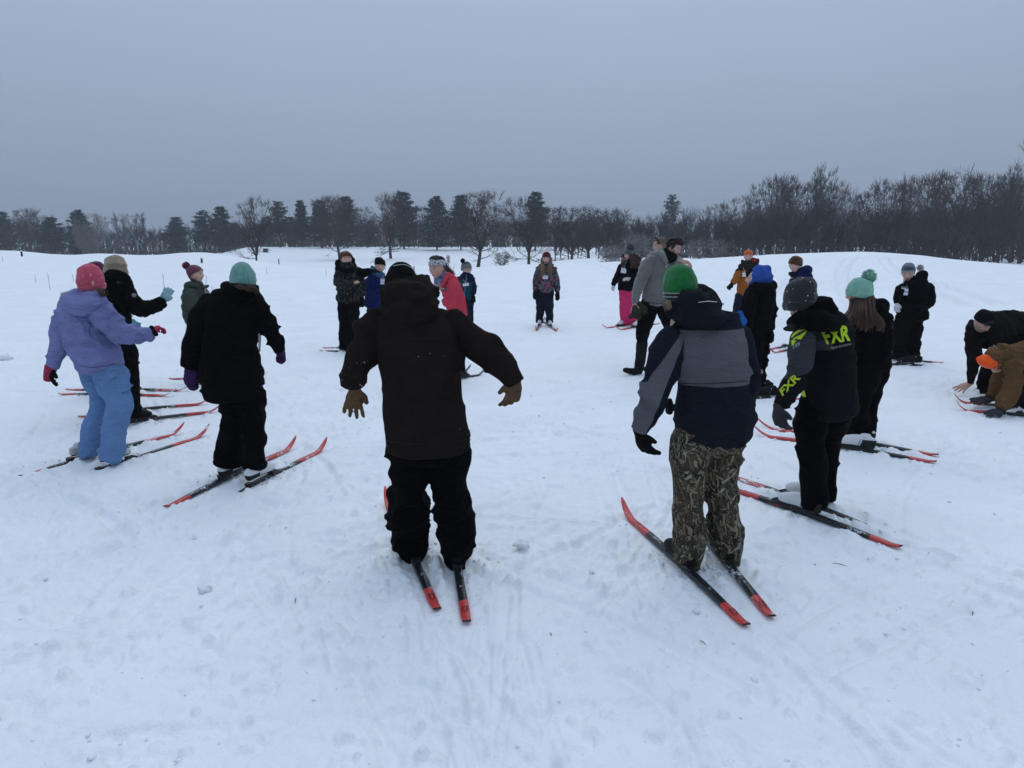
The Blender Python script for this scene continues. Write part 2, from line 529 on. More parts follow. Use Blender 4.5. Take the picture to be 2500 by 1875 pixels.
def build_ground():
    az = np.concatenate([np.linspace(-180, -48, 34)[:-1], np.linspace(-48, -40, 40)[:-1], np.linspace(-40, 40, 620)[:-1], np.linspace(40, 48, 40)[:-1], np.linspace(48, 180, 34)[:-1]])
    az = np.radians(az)
    rs = [0.5, 0.9, 1.3, 1.6]
    while rs[-1] < 22: rs.append(rs[-1] * 1.0057)
    while rs[-1] < 42: rs.append(rs[-1] * 1.0065)
    while rs[-1] < 60: rs.append(rs[-1] * 1.013)
    while rs[-1] < 1200: rs.append(rs[-1] * 1.04)
    rs = np.array(rs)
    R, A = np.meshgrid(rs, az, indexing='ij')
    X = (R * np.sin(A)).ravel(); Y = (R * np.cos(A)).ravel()
    Z = ground(X, Y)
    nr, na = len(rs), len(az)
    v = np.stack([X, Y, Z], 1)
    v = np.vstack([v, [[0, 0, 0]]])
    i = np.arange(nr - 1)[:, None] * na; j = np.arange(na)[None, :]; j2 = (j + 1) % na
    f = np.stack([i + j, i + na + j, i + na + j2, i + j2], -1).reshape(-1, 4)
    c = nr * na
    f = np.vstack([f, np.stack([np.full(na, c), np.arange(na), (np.arange(na) + 1) % na, np.full(na, c)], 1)])
    me = bpy.data.meshes.new('snow_field')
    # last ring: triangles
    quads = f[:(nr - 1) * na]; tri = f[(nr - 1) * na:, :3]
    loops = np.concatenate([quads.ravel(), tri.ravel()]).astype(np.int32)
    starts = np.concatenate([np.arange(0, quads.size, 4), quads.size + np.arange(0, tri.size, 3)]).astype(np.int32)
    me.vertices.add(len(v)); me.loops.add(len(loops)); me.polygons.add(len(starts))
    me.vertices.foreach_set('co', v.astype(np.float32).ravel())
    me.loops.foreach_set('vertex_index', loops)
    me.polygons.foreach_set('loop_start', starts)
    me.update(calc_edges=True)
    # face winding upward
    if me.polygons[10].normal.z < 0: me.flip_normals()
    smooth(me)
    return me

def snow_mat():
    g = NG('snow')
    n1 = g.noise(g.oc, 1.3, 4.0, .6)
    n2 = g.noise(g.oc, 38.0, 4.0, .65)
    n3 = g.noise(g.oc, 170.0, 3.0, .6)
    n4 = g.noise(g.scale(g.oc, (1, 1, 1), rot=(0, 0, .6)), 9.0, 5.0, .65, .4)
    h = g.math('ADD', g.math('MULTIPLY', n2, .55), g.math('MULTIPLY', n3, .22))
    h = g.math('ADD', h, g.math('MULTIPLY', n4, .9))
    nm = g.bump(h, .6, .024)
    colr = g.mix(g.step(n1, .3, .7), (.82, .845, .855), (.875, .89, .90))
    g.b.inputs['Subsurface Weight'].default_value = 0.0
    return g.done(colr, .55, .25, nm)
SNOW = snow_mat()
field = obj('snow_field', build_ground(), SNOW)
tag(field, 'trampled white snow field rising to low crests', 'ground', kind='structure')
# ------------------------------------------------------------------ trees
def bark_mat(name, c, snowy=.25):
    g = NG(name)
    n = g.noise(g.scale(g.oc, (1, 1, .25)), 9.0, 4.0, .65)
    colr = g.mix(g.step(n, .3, .7), [x * .65 for x in c], [x * 1.35 for x in c])
    # snow lying on the upper sides of limbs
    geo = g.new('ShaderNodeNewGeometry')
    nz = g.xyz(geo.outputs['Normal'])[2]
    k = g.math('MULTIPLY', g.step(nz, .55, .9), g.math('GREATER_THAN', g.noise(g.oc, 1.4, 3.0), .62 - snowy * .2))
    colr = g.mix(g.math('MULTIPLY', k, .75), colr, (.75, .78, .8))
    return g.done(colr, .9, .1)
BARK = bark_mat('bark', (.052, .044, .038))
TWIG = plain('twig_bark', (.060, .049, .042), .9, .1)
TWIG2 = plain('reddish_twig_bark', (.085, .062, .056), .9, .1)
PALE = bark_mat('pale_bark', (.16, .15, .145), .5)
def needle_mat(name, c, snowy):
    g = NG(name)
    n = g.noise(g.oc, .8, 3.0, .6)
    colr = g.mix(g.step(n, .3, .7), [x * .6 for x in c], [x * 1.5 for x in c])
    k = g.math('GREATER_THAN', g.noise(g.oc, 2.6, 3.0, .6), .70 - snowy * .12)
    geo = g.new('ShaderNodeNewGeometry')
    nz = g.math('ABSOLUTE', g.xyz(geo.outputs['Normal'])[2])
    colr = g.mix(g.math('MULTIPLY', k, g.step(nz, .5, .9)), colr, (.6, .63, .66))
    return g.done(colr, .85, .1)
NEEDLE = needle_mat('pine_needles', (.013, .021, .018), .2)
NEEDLE2 = needle_mat('frosted_needles', (.020, .032, .031), .8)

def prism(L, a, b, ra, rb):
    """thin 3-sided tapered stick -> appended to L (verts, faces)"""
    d = b - a
    if d.length < 1e-6: return
    t = d.normalized()
    u = t.cross(Vector((.31, .77, .55))); u.normalize(); w = t.cross(u)
    k = len(L[0])
    for p, r in ((a, ra), (b, rb)):
        for q in (0, 2.094, 4.189):
            L[0].append(p + (u * math.cos(q) + w * math.sin(q)) * r)
    L[1].extend([(k, k + 1, k + 4, k + 3), (k + 1, k + 2, k + 5, k + 4), (k + 2, k, k + 3, k + 5)])

def bare_tree(seed, H=10.0, spread=.5, fork=.24, upright=.7, dens=1.0, stems=1, tw=.012, more=0):
    R = random.Random(seed)
    T = ([], []); C = ([], [])
    def grow(p, d, L, r, lev):
        n = 3 if lev < 3 else 2
        if lev >= 4: n = 1
        q = p.copy(); dd = d.copy()
        for i in range(n):
            jit = Vector((R.gauss(0, 1), R.gauss(0, 1), R.gauss(0, .6))) * (.10 + .03 * lev)
            dd = (dd + jit + Vector((0, 0, .10 * upright))).normalized()
            q2 = q + dd * (L / n)
            r2 = r * (1 - .28 / n * 1.2)
            prism(T if lev <= 1 else C, q, q2, r, r2)
            if lev >= 1 and lev < 5:
                m = 2 if lev < 4 else 3
                for _ in range(m):
                    if R.random() < .9 * dens: side(q2, dd, L, r2, lev)
            q = q2; r = r2
        if lev < 5:
            kids = R.choice([2, 3, 3]) if lev < 4 else R.choice([3, 4, 5]) + more
            for _ in range(kids):
                ax = Vector((R.gauss(0, 1), R.gauss(0, 1), R.gauss(0, .35)))
                nd = (dd + ax.normalized() * spread * R.uniform(.5, 1.2) + Vector((0, 0, .16 * upright))).normalized()
                grow(q, nd, L * R.uniform(.62, .8), max(tw, r * R.uniform(.55, .72)), lev + 1)
    def side(p, d, L, r, lev):
        ax = Vector((R.gauss(0, 1), R.gauss(0, 1), R.gauss(0, .3))).normalized()
        nd = (d * .55 + ax * (spread + .35) + Vector((0, 0, .1))).normalized()
        grow(p, nd, L * R.uniform(.35, .55), max(tw, r * .4), min(5, lev + 2))
    for s_ in range(stems):
        p0 = Vector((R.uniform(-.3, .3), R.uniform(-.3, .3), -.3)) if stems > 1 else Vector((0, 0, -.3))
        tr = H * .020 * (1.0 if stems == 1 else .75)
        d0 = Vector((R.gauss(0, .05), R.gauss(0, .05), 1)) if stems == 1 else Vector((R.gauss(0, .35), R.gauss(0, .35), 1)).normalized()
        top = p0 + d0 * (H * fork + .3)
        m = p0.lerp(top, .5)
        prism(T, p0, m, tr * 1.35, tr * 1.05); prism(T, m, top, tr * 1.05, tr * .95)
        k = 5 if stems == 1 else 3
        for i in range(k):
            w = 2 * math.pi * (i + R.uniform(-.3, .3)) / k
            nd = (Vector((math.cos(w), math.sin(w), 0)) * spread * R.uniform(.55, 1.15) + Vector((0, 0, 1)) * .8).normalized()
            grow(m.lerp(top, R.uniform(.4, 1.0)), nd, H * .26 * R.uniform(.85, 1.1), tr * R.uniform(.5, .68), 1)
        grow(top, d0.normalized(), H * .26, tr * .62, 1)
        for i in range(4 if stems == 1 else 1):       # drooping low limbs
            w = R.uniform(0, 6.28)
            nd = Vector((math.cos(w), math.sin(w), R.uniform(-.05, .35))).normalized()
            grow(p0.lerp(top, R.uniform(.55, .95)), nd, H * .2, tr * .28, 2)
    out = []
    zs = max(v.z for v in C[0]) if C[0] else H
    for (v, f), nm in ((T, 'bare_trunk'), (C, 'bare_crown')):
        me = bpy.data.meshes.new(nm)
        me.from_pydata([tuple(Vector((a.x, a.y, a.z if a.z < 0 else a.z / zs * H))) for a in v], [], f); me.update()
        out.append(me)
    return out

def pine_tree(seed, H=11.0, W=2.6, bare=.22, ragged=.35, dens=1.0):
    R = random.Random(seed)
    T = ([], []); v = []; f = []
    n = 7
    for i in range(n):
        a = Vector((R.uniform(-.04, .04), R.uniform(-.04, .04), H * i / n)); b = Vector((0, 0, H * (i + 1) / n))
        if i == 0: a.z = -.3
        prism(T, a, b, .17 * (1 - i / n) + .02, .17 * (1 - (i + 1) / n) + .015)
    z = H * bare
    while z < H * .985:
        t = (z - H * bare) / (H * (1 - bare))
        prof = (1 - t) ** .58 * (.55 + .45 * min(1, t * 3)) + .07
        k = 5 if t < .9 else 4
        w0 = R.uniform(0, 6.28)
        for i in range(k):
            w = w0 + 6.28 * i / k + R.uniform(-.35, .35)
            L = W * prof * R.uniform(1 - ragged * 1.2, 1 + ragged * .9)
            if R.random() < .1: L *= .45
            up = R.uniform(.12, .5) + .35 * t
            d = Vector((math.cos(w), math.sin(w), up)).normalized()
            p0 = Vector((0, 0, z)); tip = p0 + d * L
            prism(T, p0, tip, .035, .01)
            m = max(6, int(60 * L * dens))
            for j in range(m):
                s_ = R.uniform(.15, 1.04) ** .6
                c = p0 + d * (L * s_) + Vector((R.gauss(0, .16), R.gauss(0, .16), R.gauss(0, .09) + .04)) * (.6 + .5 * L)
                sz = R.uniform(.16, .34)
                a = Vector((R.gauss(0, 1), R.gauss(0, 1), R.gauss(0, .5) + .3)).normalized() * sz
                b = Vector((R.gauss(0, 1), R.gauss(0, 1), R.gauss(0, .4))).normalized() * sz * .55
                q = len(v)
                v.extend([c - b, c + b, c + a + b * .3, c + a * 1.1 - b * .4]); f.append((q, q + 1, q + 2, q + 3))
        z += H * .042 * R.uniform(.7, 1.4)
    m1 = bpy.data.meshes.new('pine_trunk'); m1.from_pydata([tuple(a) for a in T[0]], [], T[1]); m1.update()
    m2 = bpy.data.meshes.new('pine_crown'); m2.from_pydata([tuple(a) for a in v], [], f); m2.update()
    return m1, m2

def leafy(m2, seed, n=1500):
    """brown oak leaves still hanging on the twigs"""
    R = random.Random(seed)
    vs_ = [q.co for q in m2.vertices]
    v = []; f = []
    for _ in range(n):
        c = R.choice(vs_) + Vector((R.gauss(0, .12), R.gauss(0, .12), R.gauss(0, .12)))
        a = Vector((R.gauss(0, 1), R.gauss(0, 1), R.gauss(0, 1))).normalized() * R.uniform(.06, .12)
        b = Vector((R.gauss(0, 1), R.gauss(0, 1), R.gauss(0, 1))).normalized() * R.uniform(.05, .1)
        q = len(v); v.extend([c - a, c + b, c + a, c - b]); f.append((q, q + 1, q + 2, q + 3))
    me = bpy.data.meshes.new('dry_leaves'); me.from_pydata([tuple(x) for x in v], [], f); me.update()
    return me
DRYLEAF = plain('dry_leaf', (.06, .045, .035), .9, .1, .4)

BT = {}
for k, (sd, kw) in {
    'maple': (11, dict(H=10, spread=.58, fork=.2, upright=.7, dens=1.0, more=2)),
    'round': (23, dict(H=10, spread=.64, fork=.22, upright=.6, dens=1.0, more=2)),
    'vase': (35, dict(H=10, spread=.46, fork=.24, upright=.9, dens=1.0, more=1)),
    'slim': (42, dict(H=10, spread=.30, fork=.30, upright=1.1, dens=.75)),
    'multi': (57, dict(H=10, spread=.5, fork=.16, upright=.8, dens=.8, stems=4)),
    'scrub': (61, dict(H=10, spread=.75, fork=.08, upright=.4, dens=.6, stems=3, tw=.02)),
}.items():
    BT[k] = bare_tree(sd, **kw)
PT = {'full': pine_tree(3, 11, 2.6, .12, .3), 'airy': pine_tree(8, 11, 2.2, .3, .45, .75), 'narrow': pine_tree(14, 11, 1.9, .15, .3), 'spruce': pine_tree(21, 11, 2.9, .06, .22, 1.1)}
LEAF = {k: leafy(BT[k][1], 5) for k in ('round', 'multi')}

def plant_tree(kind, px, top_y, D, label, name='bare_tree', group=None, wide=1.0, twig=None, bark=None, leaves=False, rz=None):
    x = (px - 1250.0) / F * D / CP * 1.0
    p = at(px, 610, D)
    x = p.x
    z = gmac(x, D)
    top = at(px, top_y, D).z
    H = top - z
    e = empty(name, (x, D, z))
    pine = kind in PT
    m1, m2 = (PT if pine else BT)[kind]
    base = 11.0 if pine else 10.0
    s_ = H / base
    wide *= 1.35 if pine else 1.22
    e.scale = (s_ * wide, s_ * wide, s_)
    e.rotation_euler = (0, 0, rnd.uniform(0, 6.28) if rz is None else rz)
    t = obj('trunk', m1, None, e); c = obj('crown', m2, None, e)
    for o_, mm in ((t, bark or BARK), (c, twig or (NEEDLE if pine else TWIG))):
        if not o_.data.materials: o_.data.materials.append(mm)
        o_.material_slots[0].link = 'OBJECT'; o_.material_slots[0].material = mm
    if leaves:
        l = obj('dry_leaves', LEAF[kind], None, c)
        if not l.data.materials: l.data.materials.append(DRYLEAF)
    tag(e, label, 'tree', group)
    return e

G_L, G_M, G_R = 'trees beyond the left crest', 'trees in the hollow', 'trees of the wood on the right'
# --- lone trees standing in the hollow
plant_tree('vase', 623, 473, 72, 'tall bare tree on the near end of the left crest, beside a little hut', group=G_M, wide=.62)
plant_tree('maple', 954, 459, 100, 'tall bare maple with stout dark trunk between two pines in the hollow', group=G_M, wide=.85)
plant_tree('round', 1167, 459, 76, 'broad round bare tree with spreading crown standing alone in the hollow', group=G_M, wide=1.0, rz=.5)
plant_tree('maple', 1291, 473, 80, 'dense bare tree with low twiggy crown beside a dark pine top', group=G_M, wide=.88, rz=2.0)
plant_tree('round', 829, 474, 112, 'bare tree leaning over with long low limbs in front of the pine row', group=G_M, wide=.9)
plant_tree('scrub', 1226, 612, 70, 'low bare bush on the snow between two lone trees', 'bare_bush', G_M, .9)
plant_tree('scrub', 1094, 618, 62, 'tiny bare shrub poking through the snow of the hollow', 'bare_bush', G_M, .35)
# --- pines in a row
for px, ty, D, kd, lb, w in [
    (685, 491, 150, 'airy', 'open pine with see-through crown and pointed top', .95), (739, 488, 152, 'narrow', 'slender pine with narrow ragged crown', .85),
    (786, 489, 148, 'full', 'broad dark pine joined to a bare treetop', 1.0), (850, 480, 150, 'full', 'tall dark pine with leaning flat-topped crown', .85),
    (987, 469, 146, 'full', 'tallest dark pine of the row with domed top', 1.0), (1068, 482, 140, 'spruce', 'frosted blue-green spruce with snow on its boughs', .95),
    (1126, 477, 142, 'full', 'dark pine half hidden by the broad round bare tree', .85), (1307, 469, 138, 'full', 'dark pine top behind the dense bare tree', .85),
    (1636, 475, 190, 'airy', 'single pine rising above the far bare wood', .72), (200, 515, 150, 'spruce', 'pointed dark pine above the left crest', .95),
    (434, 530, 165, 'full', 'low bushy pine with flat ragged top', 1.1), (500, 514, 160, 'airy', 'tufted pine next to the tall dark pine beyond the left crest', 1.0),
    (545, 505, 155, 'full', 'tall dark pine beyond the left crest', 1.0), (12, 517, 170, 'full', 'dark rounded pine at the far end of the left wood', 1.0),
    (130, 531, 160, 'full', 'squat dark pine left of the pointed one', 1.3), (575, 545, 160, 'full', 'short dark pine in the gap behind the tall bare tree', 1.2),
    (655, 530, 165, 'full', 'squat pine between the tall bare tree and the open pine', 1.2), (715, 530, 165, 'full', 'squat pine filling the gap below two pointed pines', 1.2), (905, 540, 165, 'full', 'short dark pine left of the stout-trunked maple', 1.3),
    (1030, 545, 170, 'narrow', 'short slender pine left of the frosted spruce', 1.2)]:
    plant_tree(kd, px, ty, D, lb, 'pine_tree', G_L if px < 600 else G_M, w, NEEDLE2 if kd == 'spruce' else NEEDLE)
# --- bare trees beyond the left crest
for px, ty, D, kd, lb, w, tw in [
    (73, 504, 160, 'round', 'wide bare tree rising above the dark left wood', 1.0, TWIG), (207, 536, 120, 'multi', 'pale grey many-stemmed birch in front of the pointed pine', .7, PALE),
    (240, 516, 150, 'vase', 'pale bare tree with fine rounded crown next to the pointed pine', .9, PALE), (306, 516, 165, 'slim', 'thin pale bare tree with upright twigs in the low gap of the left wood', .9, PALE),
    (341, 515, 168, 'slim', 'thinnest bare tree in the low gap of the left wood', .7, TWIG), (118, 520, 165, 'slim', 'thin bare tree behind the squat dark pine', .8, PALE),
    (805, 471, 158, 'vase', 'bare treetop rising between two dark pines of the row', .9, TWIG), (880, 500, 160, 'vase', 'bare tree right of the leaning flat-topped pine', .9, TWIG),
    (1035, 498, 158, 'vase', 'bare tree between the tallest pine and the frosted spruce', .8, TWIG), (1215, 500, 165, 'vase', 'reddish bare tree in the gap between the two lone trees', 1.0, TWIG2)]:
    plant_tree(kd, px, ty, D, lb, 'bare_tree', G_L if px < 600 else G_M, w, tw, PALE if tw is PALE else None)
# --- oaks still holding brown leaves
for px, ty, D, lb, w in [(1393, 497, 84, 'dark oak still holding brown leaves, next to the dense bare tree', 1.15), (1483, 503, 88, 'smaller dark oak with brown leaves and tangled low limbs', 1.0), (1440, 520, 96, 'dark leafy oak half hidden between two larger oaks', 1.1)]:
    plant_tree('round', px, ty, D, lb, 'oak_tree', G_M, w, TWIG, leaves=True)
for px, ty, D, lb, w in [(1560, 560, 70, 'low snow-dusted scrub tree behind the crest, under the oaks', 1.1), (1725, 572, 66, 'snow-dusted spreading bush on the crest left of the orange hat', 1.2), (1495, 590, 66, 'tangled snowy bush below the smaller oak', 1.3)]:
    plant_tree('scrub', px, ty, D, lb, 'bare_bush', G_M, w, PALE)
# --- the wood on the right: those whose crowns can be told apart
for px, ty, D, kd, lb, w, tw in [
    (1869, 422, 100, 'vase', 'tall bare tree with forked top at the start of the right wood', .6, TWIG), (1924, 414, 98, 'slim', 'tall dense upright bare tree in the right wood', .8, TWIG),
    (1897, 428, 104, 'vase', 'bare tree squeezed between two tall upright ones', .5, TWIG), (1990, 396, 102, 'slim', 'tallest pointed bare tree with a feathery spire', .6, TWIG),
    (1962, 436, 100, 'vase', 'rounded bare tree left of the feathery spire', .65, TWIG), (2020, 434, 99, 'vase', 'rounded bare tree right of the feathery spire', .7, TWIG),
    (2058, 448, 98, 'vase', 'small bare tree with open pale crown', .6, PALE), (2128, 434, 96, 'maple', 'broad bare tree with fan-shaped crown', .8, TWIG),
    (2175, 437, 96, 'vase', 'dense bare tree beside the thin crooked one', .7, TWIG), (2208, 417, 94, 'slim', 'thin crooked bare tree standing clear of its neighbours', .35, TWIG),
    (2270, 440, 92, 'maple', 'low bushy bare tree left of the big round crown', .8, TWIG), (2325, 401, 82, 'multi', 'big many-stemmed bare tree with round fan-shaped crown', 1.0, TWIG),
    (2395, 414, 84, 'round', 'wide round bare tree joined to the many-stemmed one', .8, TWIG), (2468, 390, 90, 'slim', 'tall thin bare tree with tufted tip at the end of the wood', .7, TWIG),
    (2490, 425, 88, 'vase', 'dark bare tree at the very end of the right wood', .9, TWIG), (2440, 436, 86, 'vase', 'bare tree before the tall tufted one', .7, TWIG),
    (1815, 470, 110, 'vase', 'lower bare tree leading up to the tall right wood', .8, TWIG), (1760, 492, 120, 'vase', 'faint bare tree at the low edge of the wood', .8, TWIG2)]:
    plant_tree(kd, px, ty, D, lb, 'bare_tree', G_R, w, tw)
plant_tree('slim', 2585, 250, 50, 'tall bare tree reaching a few twigs into view over the right wood', 'bare_tree', G_R, .8, TWIG)

# --- the mass of the wood behind: nobody could count it
def woodland():
    R = random.Random(99)
    C = ([], [])
    def lite(x, y, z, H, seedw, dense):
        p = Vector((x, y, z - .2))
        lean = Vector((R.gauss(0, .05), R.gauss(0, .03), 1))
        prism(C, p, p + lean * H * .55, H * .011 + .04, H * .008 + .02)
        for k in range(int(34 * dense)):
            t = R.uniform(.12, 1.0) ** .7
            q = p + lean * (H * .62 * t)
            w = R.uniform(0, 6.28); L = H * R.uniform(.18, .4) * (1.1 - .3 * t)
            d = Vector((math.cos(w) * seedw, math.sin(w) * seedw, R.uniform(.5, 1.4))).normalized()
            e = q + d * L
            prism(C, q, e, .05, .03)
            for m in range(4):
                s_ = q.lerp(e, R.uniform(.3, 1))
                dd = (d + Vector((R.gauss(0, .5), R.gauss(0, .5), R.gauss(0, .3)))).normalized()
                prism(C, s_, s_ + dd * L * R.uniform(.3, .6), .028, .016)
    def row(x0, x1, D, n, ty_fn, dense, jit=10, wd=.5):
        for i in range(n):
            px = x0 + (x1 - x0) * (i + R.random()) / n
            d_ = D + R.uniform(-jit, jit)
            p = at(px, 605, d_); z = gmac(p.x, d_)
            H = at(px, ty_fn(px) + R.gauss(0, 13), d_).z - z
            lite(p.x, d_, z, max(2.5, H), wd, dense)
    skyl = lambda X, Y: (lambda px: float(np.interp(px, X, Y)))
    right = skyl([1380, 1500, 1600, 1700, 1800, 1900, 2000, 2100, 2300, 2600], [520, 508, 505, 500, 492, 470, 475, 482, 462, 470])
    row(1350, 2620, 112, 95, lambda p: right(p) + 26, 1.1, 12, .38)
    row(1500, 2640, 98, 70, lambda p: right(p) + 55, 1.1, 7, .38)
    row(1300, 2620, 160, 70, lambda p: right(p) + 16, 1.3, 20, .5)
    mid = skyl([560, 700, 900, 1100, 1300, 1500], [535, 530, 528, 524, 528, 520])
    row(540, 1500, 178, 110, mid, 1.25, 12, .6)
    left = skyl([-520, 0, 80, 170, 280, 330, 400, 470, 560], [535, 530, 528, 545, 548, 545, 548, 540, 540])
    row(-520, 600, 172, 130, left, 1.15, 12, .6)
    far = skyl([-200, 2700], [548, 540])
    row(-700, 3200, 235, 120, far, .7, 18, .8)
    # brush at the foot of the trees
    for i in range(2700):
        px = R.uniform(-250, 2700); d_ = R.choice([R.uniform(150, 185), R.uniform(90, 112) if px > 1480 else R.uniform(160, 185)])
        p = at(px, 605, d_); z = gmac(p.x, d_)
        a = Vector((p.x, d_, z))
        for k in range(4):
            prism(C, a, a + Vector((R.gauss(0, .8), R.gauss(0, .6), R.uniform(.8, 3.0))), .055, .03)
    v = np.array([tuple(q) for q in C[0]], dtype=np.float32)
    f = np.array(C[1], dtype=np.int32)
    return mesh_np('woodland', v, f)
wd = obj('woodland', woodland(), plain('woodland_bark', (.050, .043, .040), .95, .05, .3, .12))
tag(wd, 'grey bare winter woodland closing off the snowfield', 'woodland', kind='stuff')

# --- small things on the far snow
POST = plain('black_post', (.02, .02, .022), .6)
STALK = plain('dry_stalk', (.10, .085, .06), .9, .1)
for px, yb, yt, lb in [(53.5, 625, 614, 'short black marker post on the leftmost crest'), (493, 643, 631, 'short black marker post above the mauve pompom hat'), (681, 645, 632, 'short black marker post standing by the hut and tall bare tree'), (1011, 660, 650, 'short black marker post near the stout-trunked maple')]:
    b = hit(px, yb, 15, 60)
    h_ = max(.2, at(px, yt, b.y).z - b.z)
    e = empty('marker_post', b)
    g_ = Geo(); g_.tube([(0, 0, -.1), (0, 0, h_)], [.045, .04], 8); obj('stake', g_.mesh('stake'), POST, e)
    g_ = Geo(); g_.tube([(0, 0, h_), (0, 0, h_ + .03), (0, 0, h_ + .05)], [.05, .05, .02], 8); obj('cap', g_.mesh('cap'), SNOW, e)
    tag(e, lb, 'post', 'marker posts')
for i, (px, yb, yt, lean, lb) in enumerate([(123, 708, 664, -4, 'tallest dry reed stalk on the snow behind the pink beanie'), (88, 690, 669, -2, 'short dry stalk left of the tallest reed'), (180, 687, 666, -3, 'dry stalk close to the pink beanie'),
        (402, 708, 663, -3, 'tall dry reed stalk behind the raised mint glove'), (521, 722, 699, -3, 'dry stalk between the olive puffer jacket and the black coat'), (7, 640, 625, 0, 'faint dry stalk below the left crest'),
        (797, 672, 655, -1, 'faint dry stalk right of the mint knit beanie'), (651, 668, 650, 1, 'thin dry stalk below the little hut'), (1106, 672, 640, 3, 'dry stalk right of the nordic headband')]):
    b = hit(px, yb, 8, 60)
    h_ = max(.15, at(px, yt, b.y).z - b.z)
    g_ = Geo(); lx = lean * mpp(b.y)
    g_.tube([(0, 0, -.05), (lx * .4, 0, h_ * .5), (lx, .02, h_)], [.006, .005, .003], 5)
    if i in (0, 3, 8):
        g_.tube([(lx * .6, 0, h_ * .6), (lx + .06, .02, h_ * .85)], [.005, .003], 4)
    o_ = obj('reed_stalk', g_.mesh('reed_stalk'), STALK, None, b)
    tag(o_, lb, 'stalk', 'dry stalks in the snow')
# hut
hp = at(648, 610, 128); hz = gmac(hp.x, 128)
e = empty('garden_hut', (hp.x, 128, hz))
g_ = Geo(); g_.box((0, 0, .5), (1.05, .9, 1.0)); obj('wall', g_.mesh('wall', False), plain('dark_boards', (.09, .09, .088), .9), e)
g_ = Geo(); g_.add([(-.68, -.6, .98), (.68, -.6, .98), (.68, .6, .98), (-.68, .6, .98), (-.5, -.4, 1.22), (.5, -.4, 1.22), (.5, .4, 1.22), (-.5, .4, 1.22)], [(0, 3, 2, 1), (4, 5, 6, 7), (0, 1, 5, 4), (1, 2, 6, 5), (2, 3, 7, 6), (3, 0, 4, 7)])
obj('roof', g_.mesh('roof', False), SNOW, e)
g_ = Geo(); g_.box((0.1, -.46, .45), (.45, .03, .8)); obj('door', g_.mesh('door', False), POST, e)
e.scale = (.68, .68, .68)
tag(e, 'little dark hut with snowy roof at the foot of the tall bare tree', 'hut')

# --- haze
def haze():
    g_ = Geo(); g_.box((0, 0, 16), (2440, 2440, 38))
    o_ = obj('haze', g_.mesh('haze', False))
    m = bpy.data.materials.new('haze_air'); m.use_nodes = True
    nt = m.node_tree; nt.nodes.clear()
    out = nt.nodes.new('ShaderNodeOutputMaterial'); pv = nt.nodes.new('ShaderNodeVolumePrincipled')
    pv.inputs['Density'].default_value = 0.0011
    pv.inputs['Color'].default_value = (.86, .92, 1, 1)
    nt.links.new(pv.outputs[0], out.inputs['Volume'])
    o_.data.materials.append(m)
    tag(o_, 'thin winter haze over the whole field', 'haze', kind='stuff')
haze()
# ------------------------------------------------------------------ people: building blocks
CROPS = {'A': (0, 580, .3618), 'B': (380, 600, .404), 'C': (780, 560, .2953), 'D': (800, 620, .5605), 'E': (1250, 560, .2351), 'F': (1480, 620, .5663),
         'G': (1750, 580, .4703), 'H': (2150, 620, .2593), 'I': (1520, 560, .12056), 'J': (1740, 580, .2412), 'K': (400, 620, .205), 'L': (1020, 610, .205),
         'M': (2280, 700, .1989), 'N': (1860, 660, .205)}

def catmull(P, k):
    """P: (n,m) array -> resampled rows"""
    P = np.asarray(P, dtype=np.float64)
    n = len(P)
    out = []
    for i in range(n - 1):
        p0 = P[max(i - 1, 0)]; p1 = P[i]; p2 = P[i + 1]; p3 = P[min(i + 2, n - 1)]
        for j in range(k):
            t = j / k
            out.append(.5 * ((2 * p1) + (-p0 + p2) * t + (2 * p0 - 5 * p1 + 4 * p2 - p3) * t * t + (-p0 + 3 * p1 - 3 * p2 + p3) * t ** 3))
    out.append(P[-1])
    return np.array(out)

def loft(g, C, Rx, Ry, side_hint, n=18, round_ends=True):
    """elliptic tube; C centres, Rx half width along the side axis, Ry half depth"""
    C = [Vector(c) for c in C]
    m = len(C)
    b = len(g.v)
    rings = []
    for i in range(m):
        t = C[min(i + 1, m - 1)] - C[max(i - 1, 0)]
        if t.length < 1e-6: t = Vector((0, 0, -1))
        t.normalize()
        s_ = t.cross(side_hint)
        if s_.length < .15: s_ = t.cross(Vector((0, .3, 1)))
        s_.normalize()
        d = s_.cross(t); d.normalize()
        rings.append((C[i], s_, d, t))
    def ring(c, s_, d, rx, ry):
        for k in range(n):
            w = 2 * math.pi * k / n
            g.v.append(tuple(c + s_ * (math.cos(w) * rx) + d * (math.sin(w) * ry)))
    cnt = 0
    if round_ends:
        c, s_, d, t = rings[0]
        for q in (.5, .85):
            ring(c - t * (Rx[0] * .55 * math.sqrt(1 - q * q)), s_, d, Rx[0] * q, Ry[0] * q); cnt += 1
    for i, (c, s_, d, t) in enumerate(rings):
        ring(c, s_, d, Rx[i], Ry[i]); cnt += 1
    if round_ends:
        c, s_, d, t = rings[-1]
        for q in (.9, .6):
            ring(c + t * (Rx[-1] * .22 * math.sqrt(1 - q * q)), s_, d, Rx[-1] * q, Ry[-1] * q); cnt += 1
    for i in range(cnt - 1):
        for k in range(n):
            k2 = (k + 1) % n
            g.f.append((b + i * n + k, b + i * n + k2, b + (i + 1) * n + k2, b + (i + 1) * n + k))
    g.f.append(tuple(b + k for k in range(n))[::-1])
    g.f.append(tuple(b + (cnt - 1) * n + k for k in range(n)))

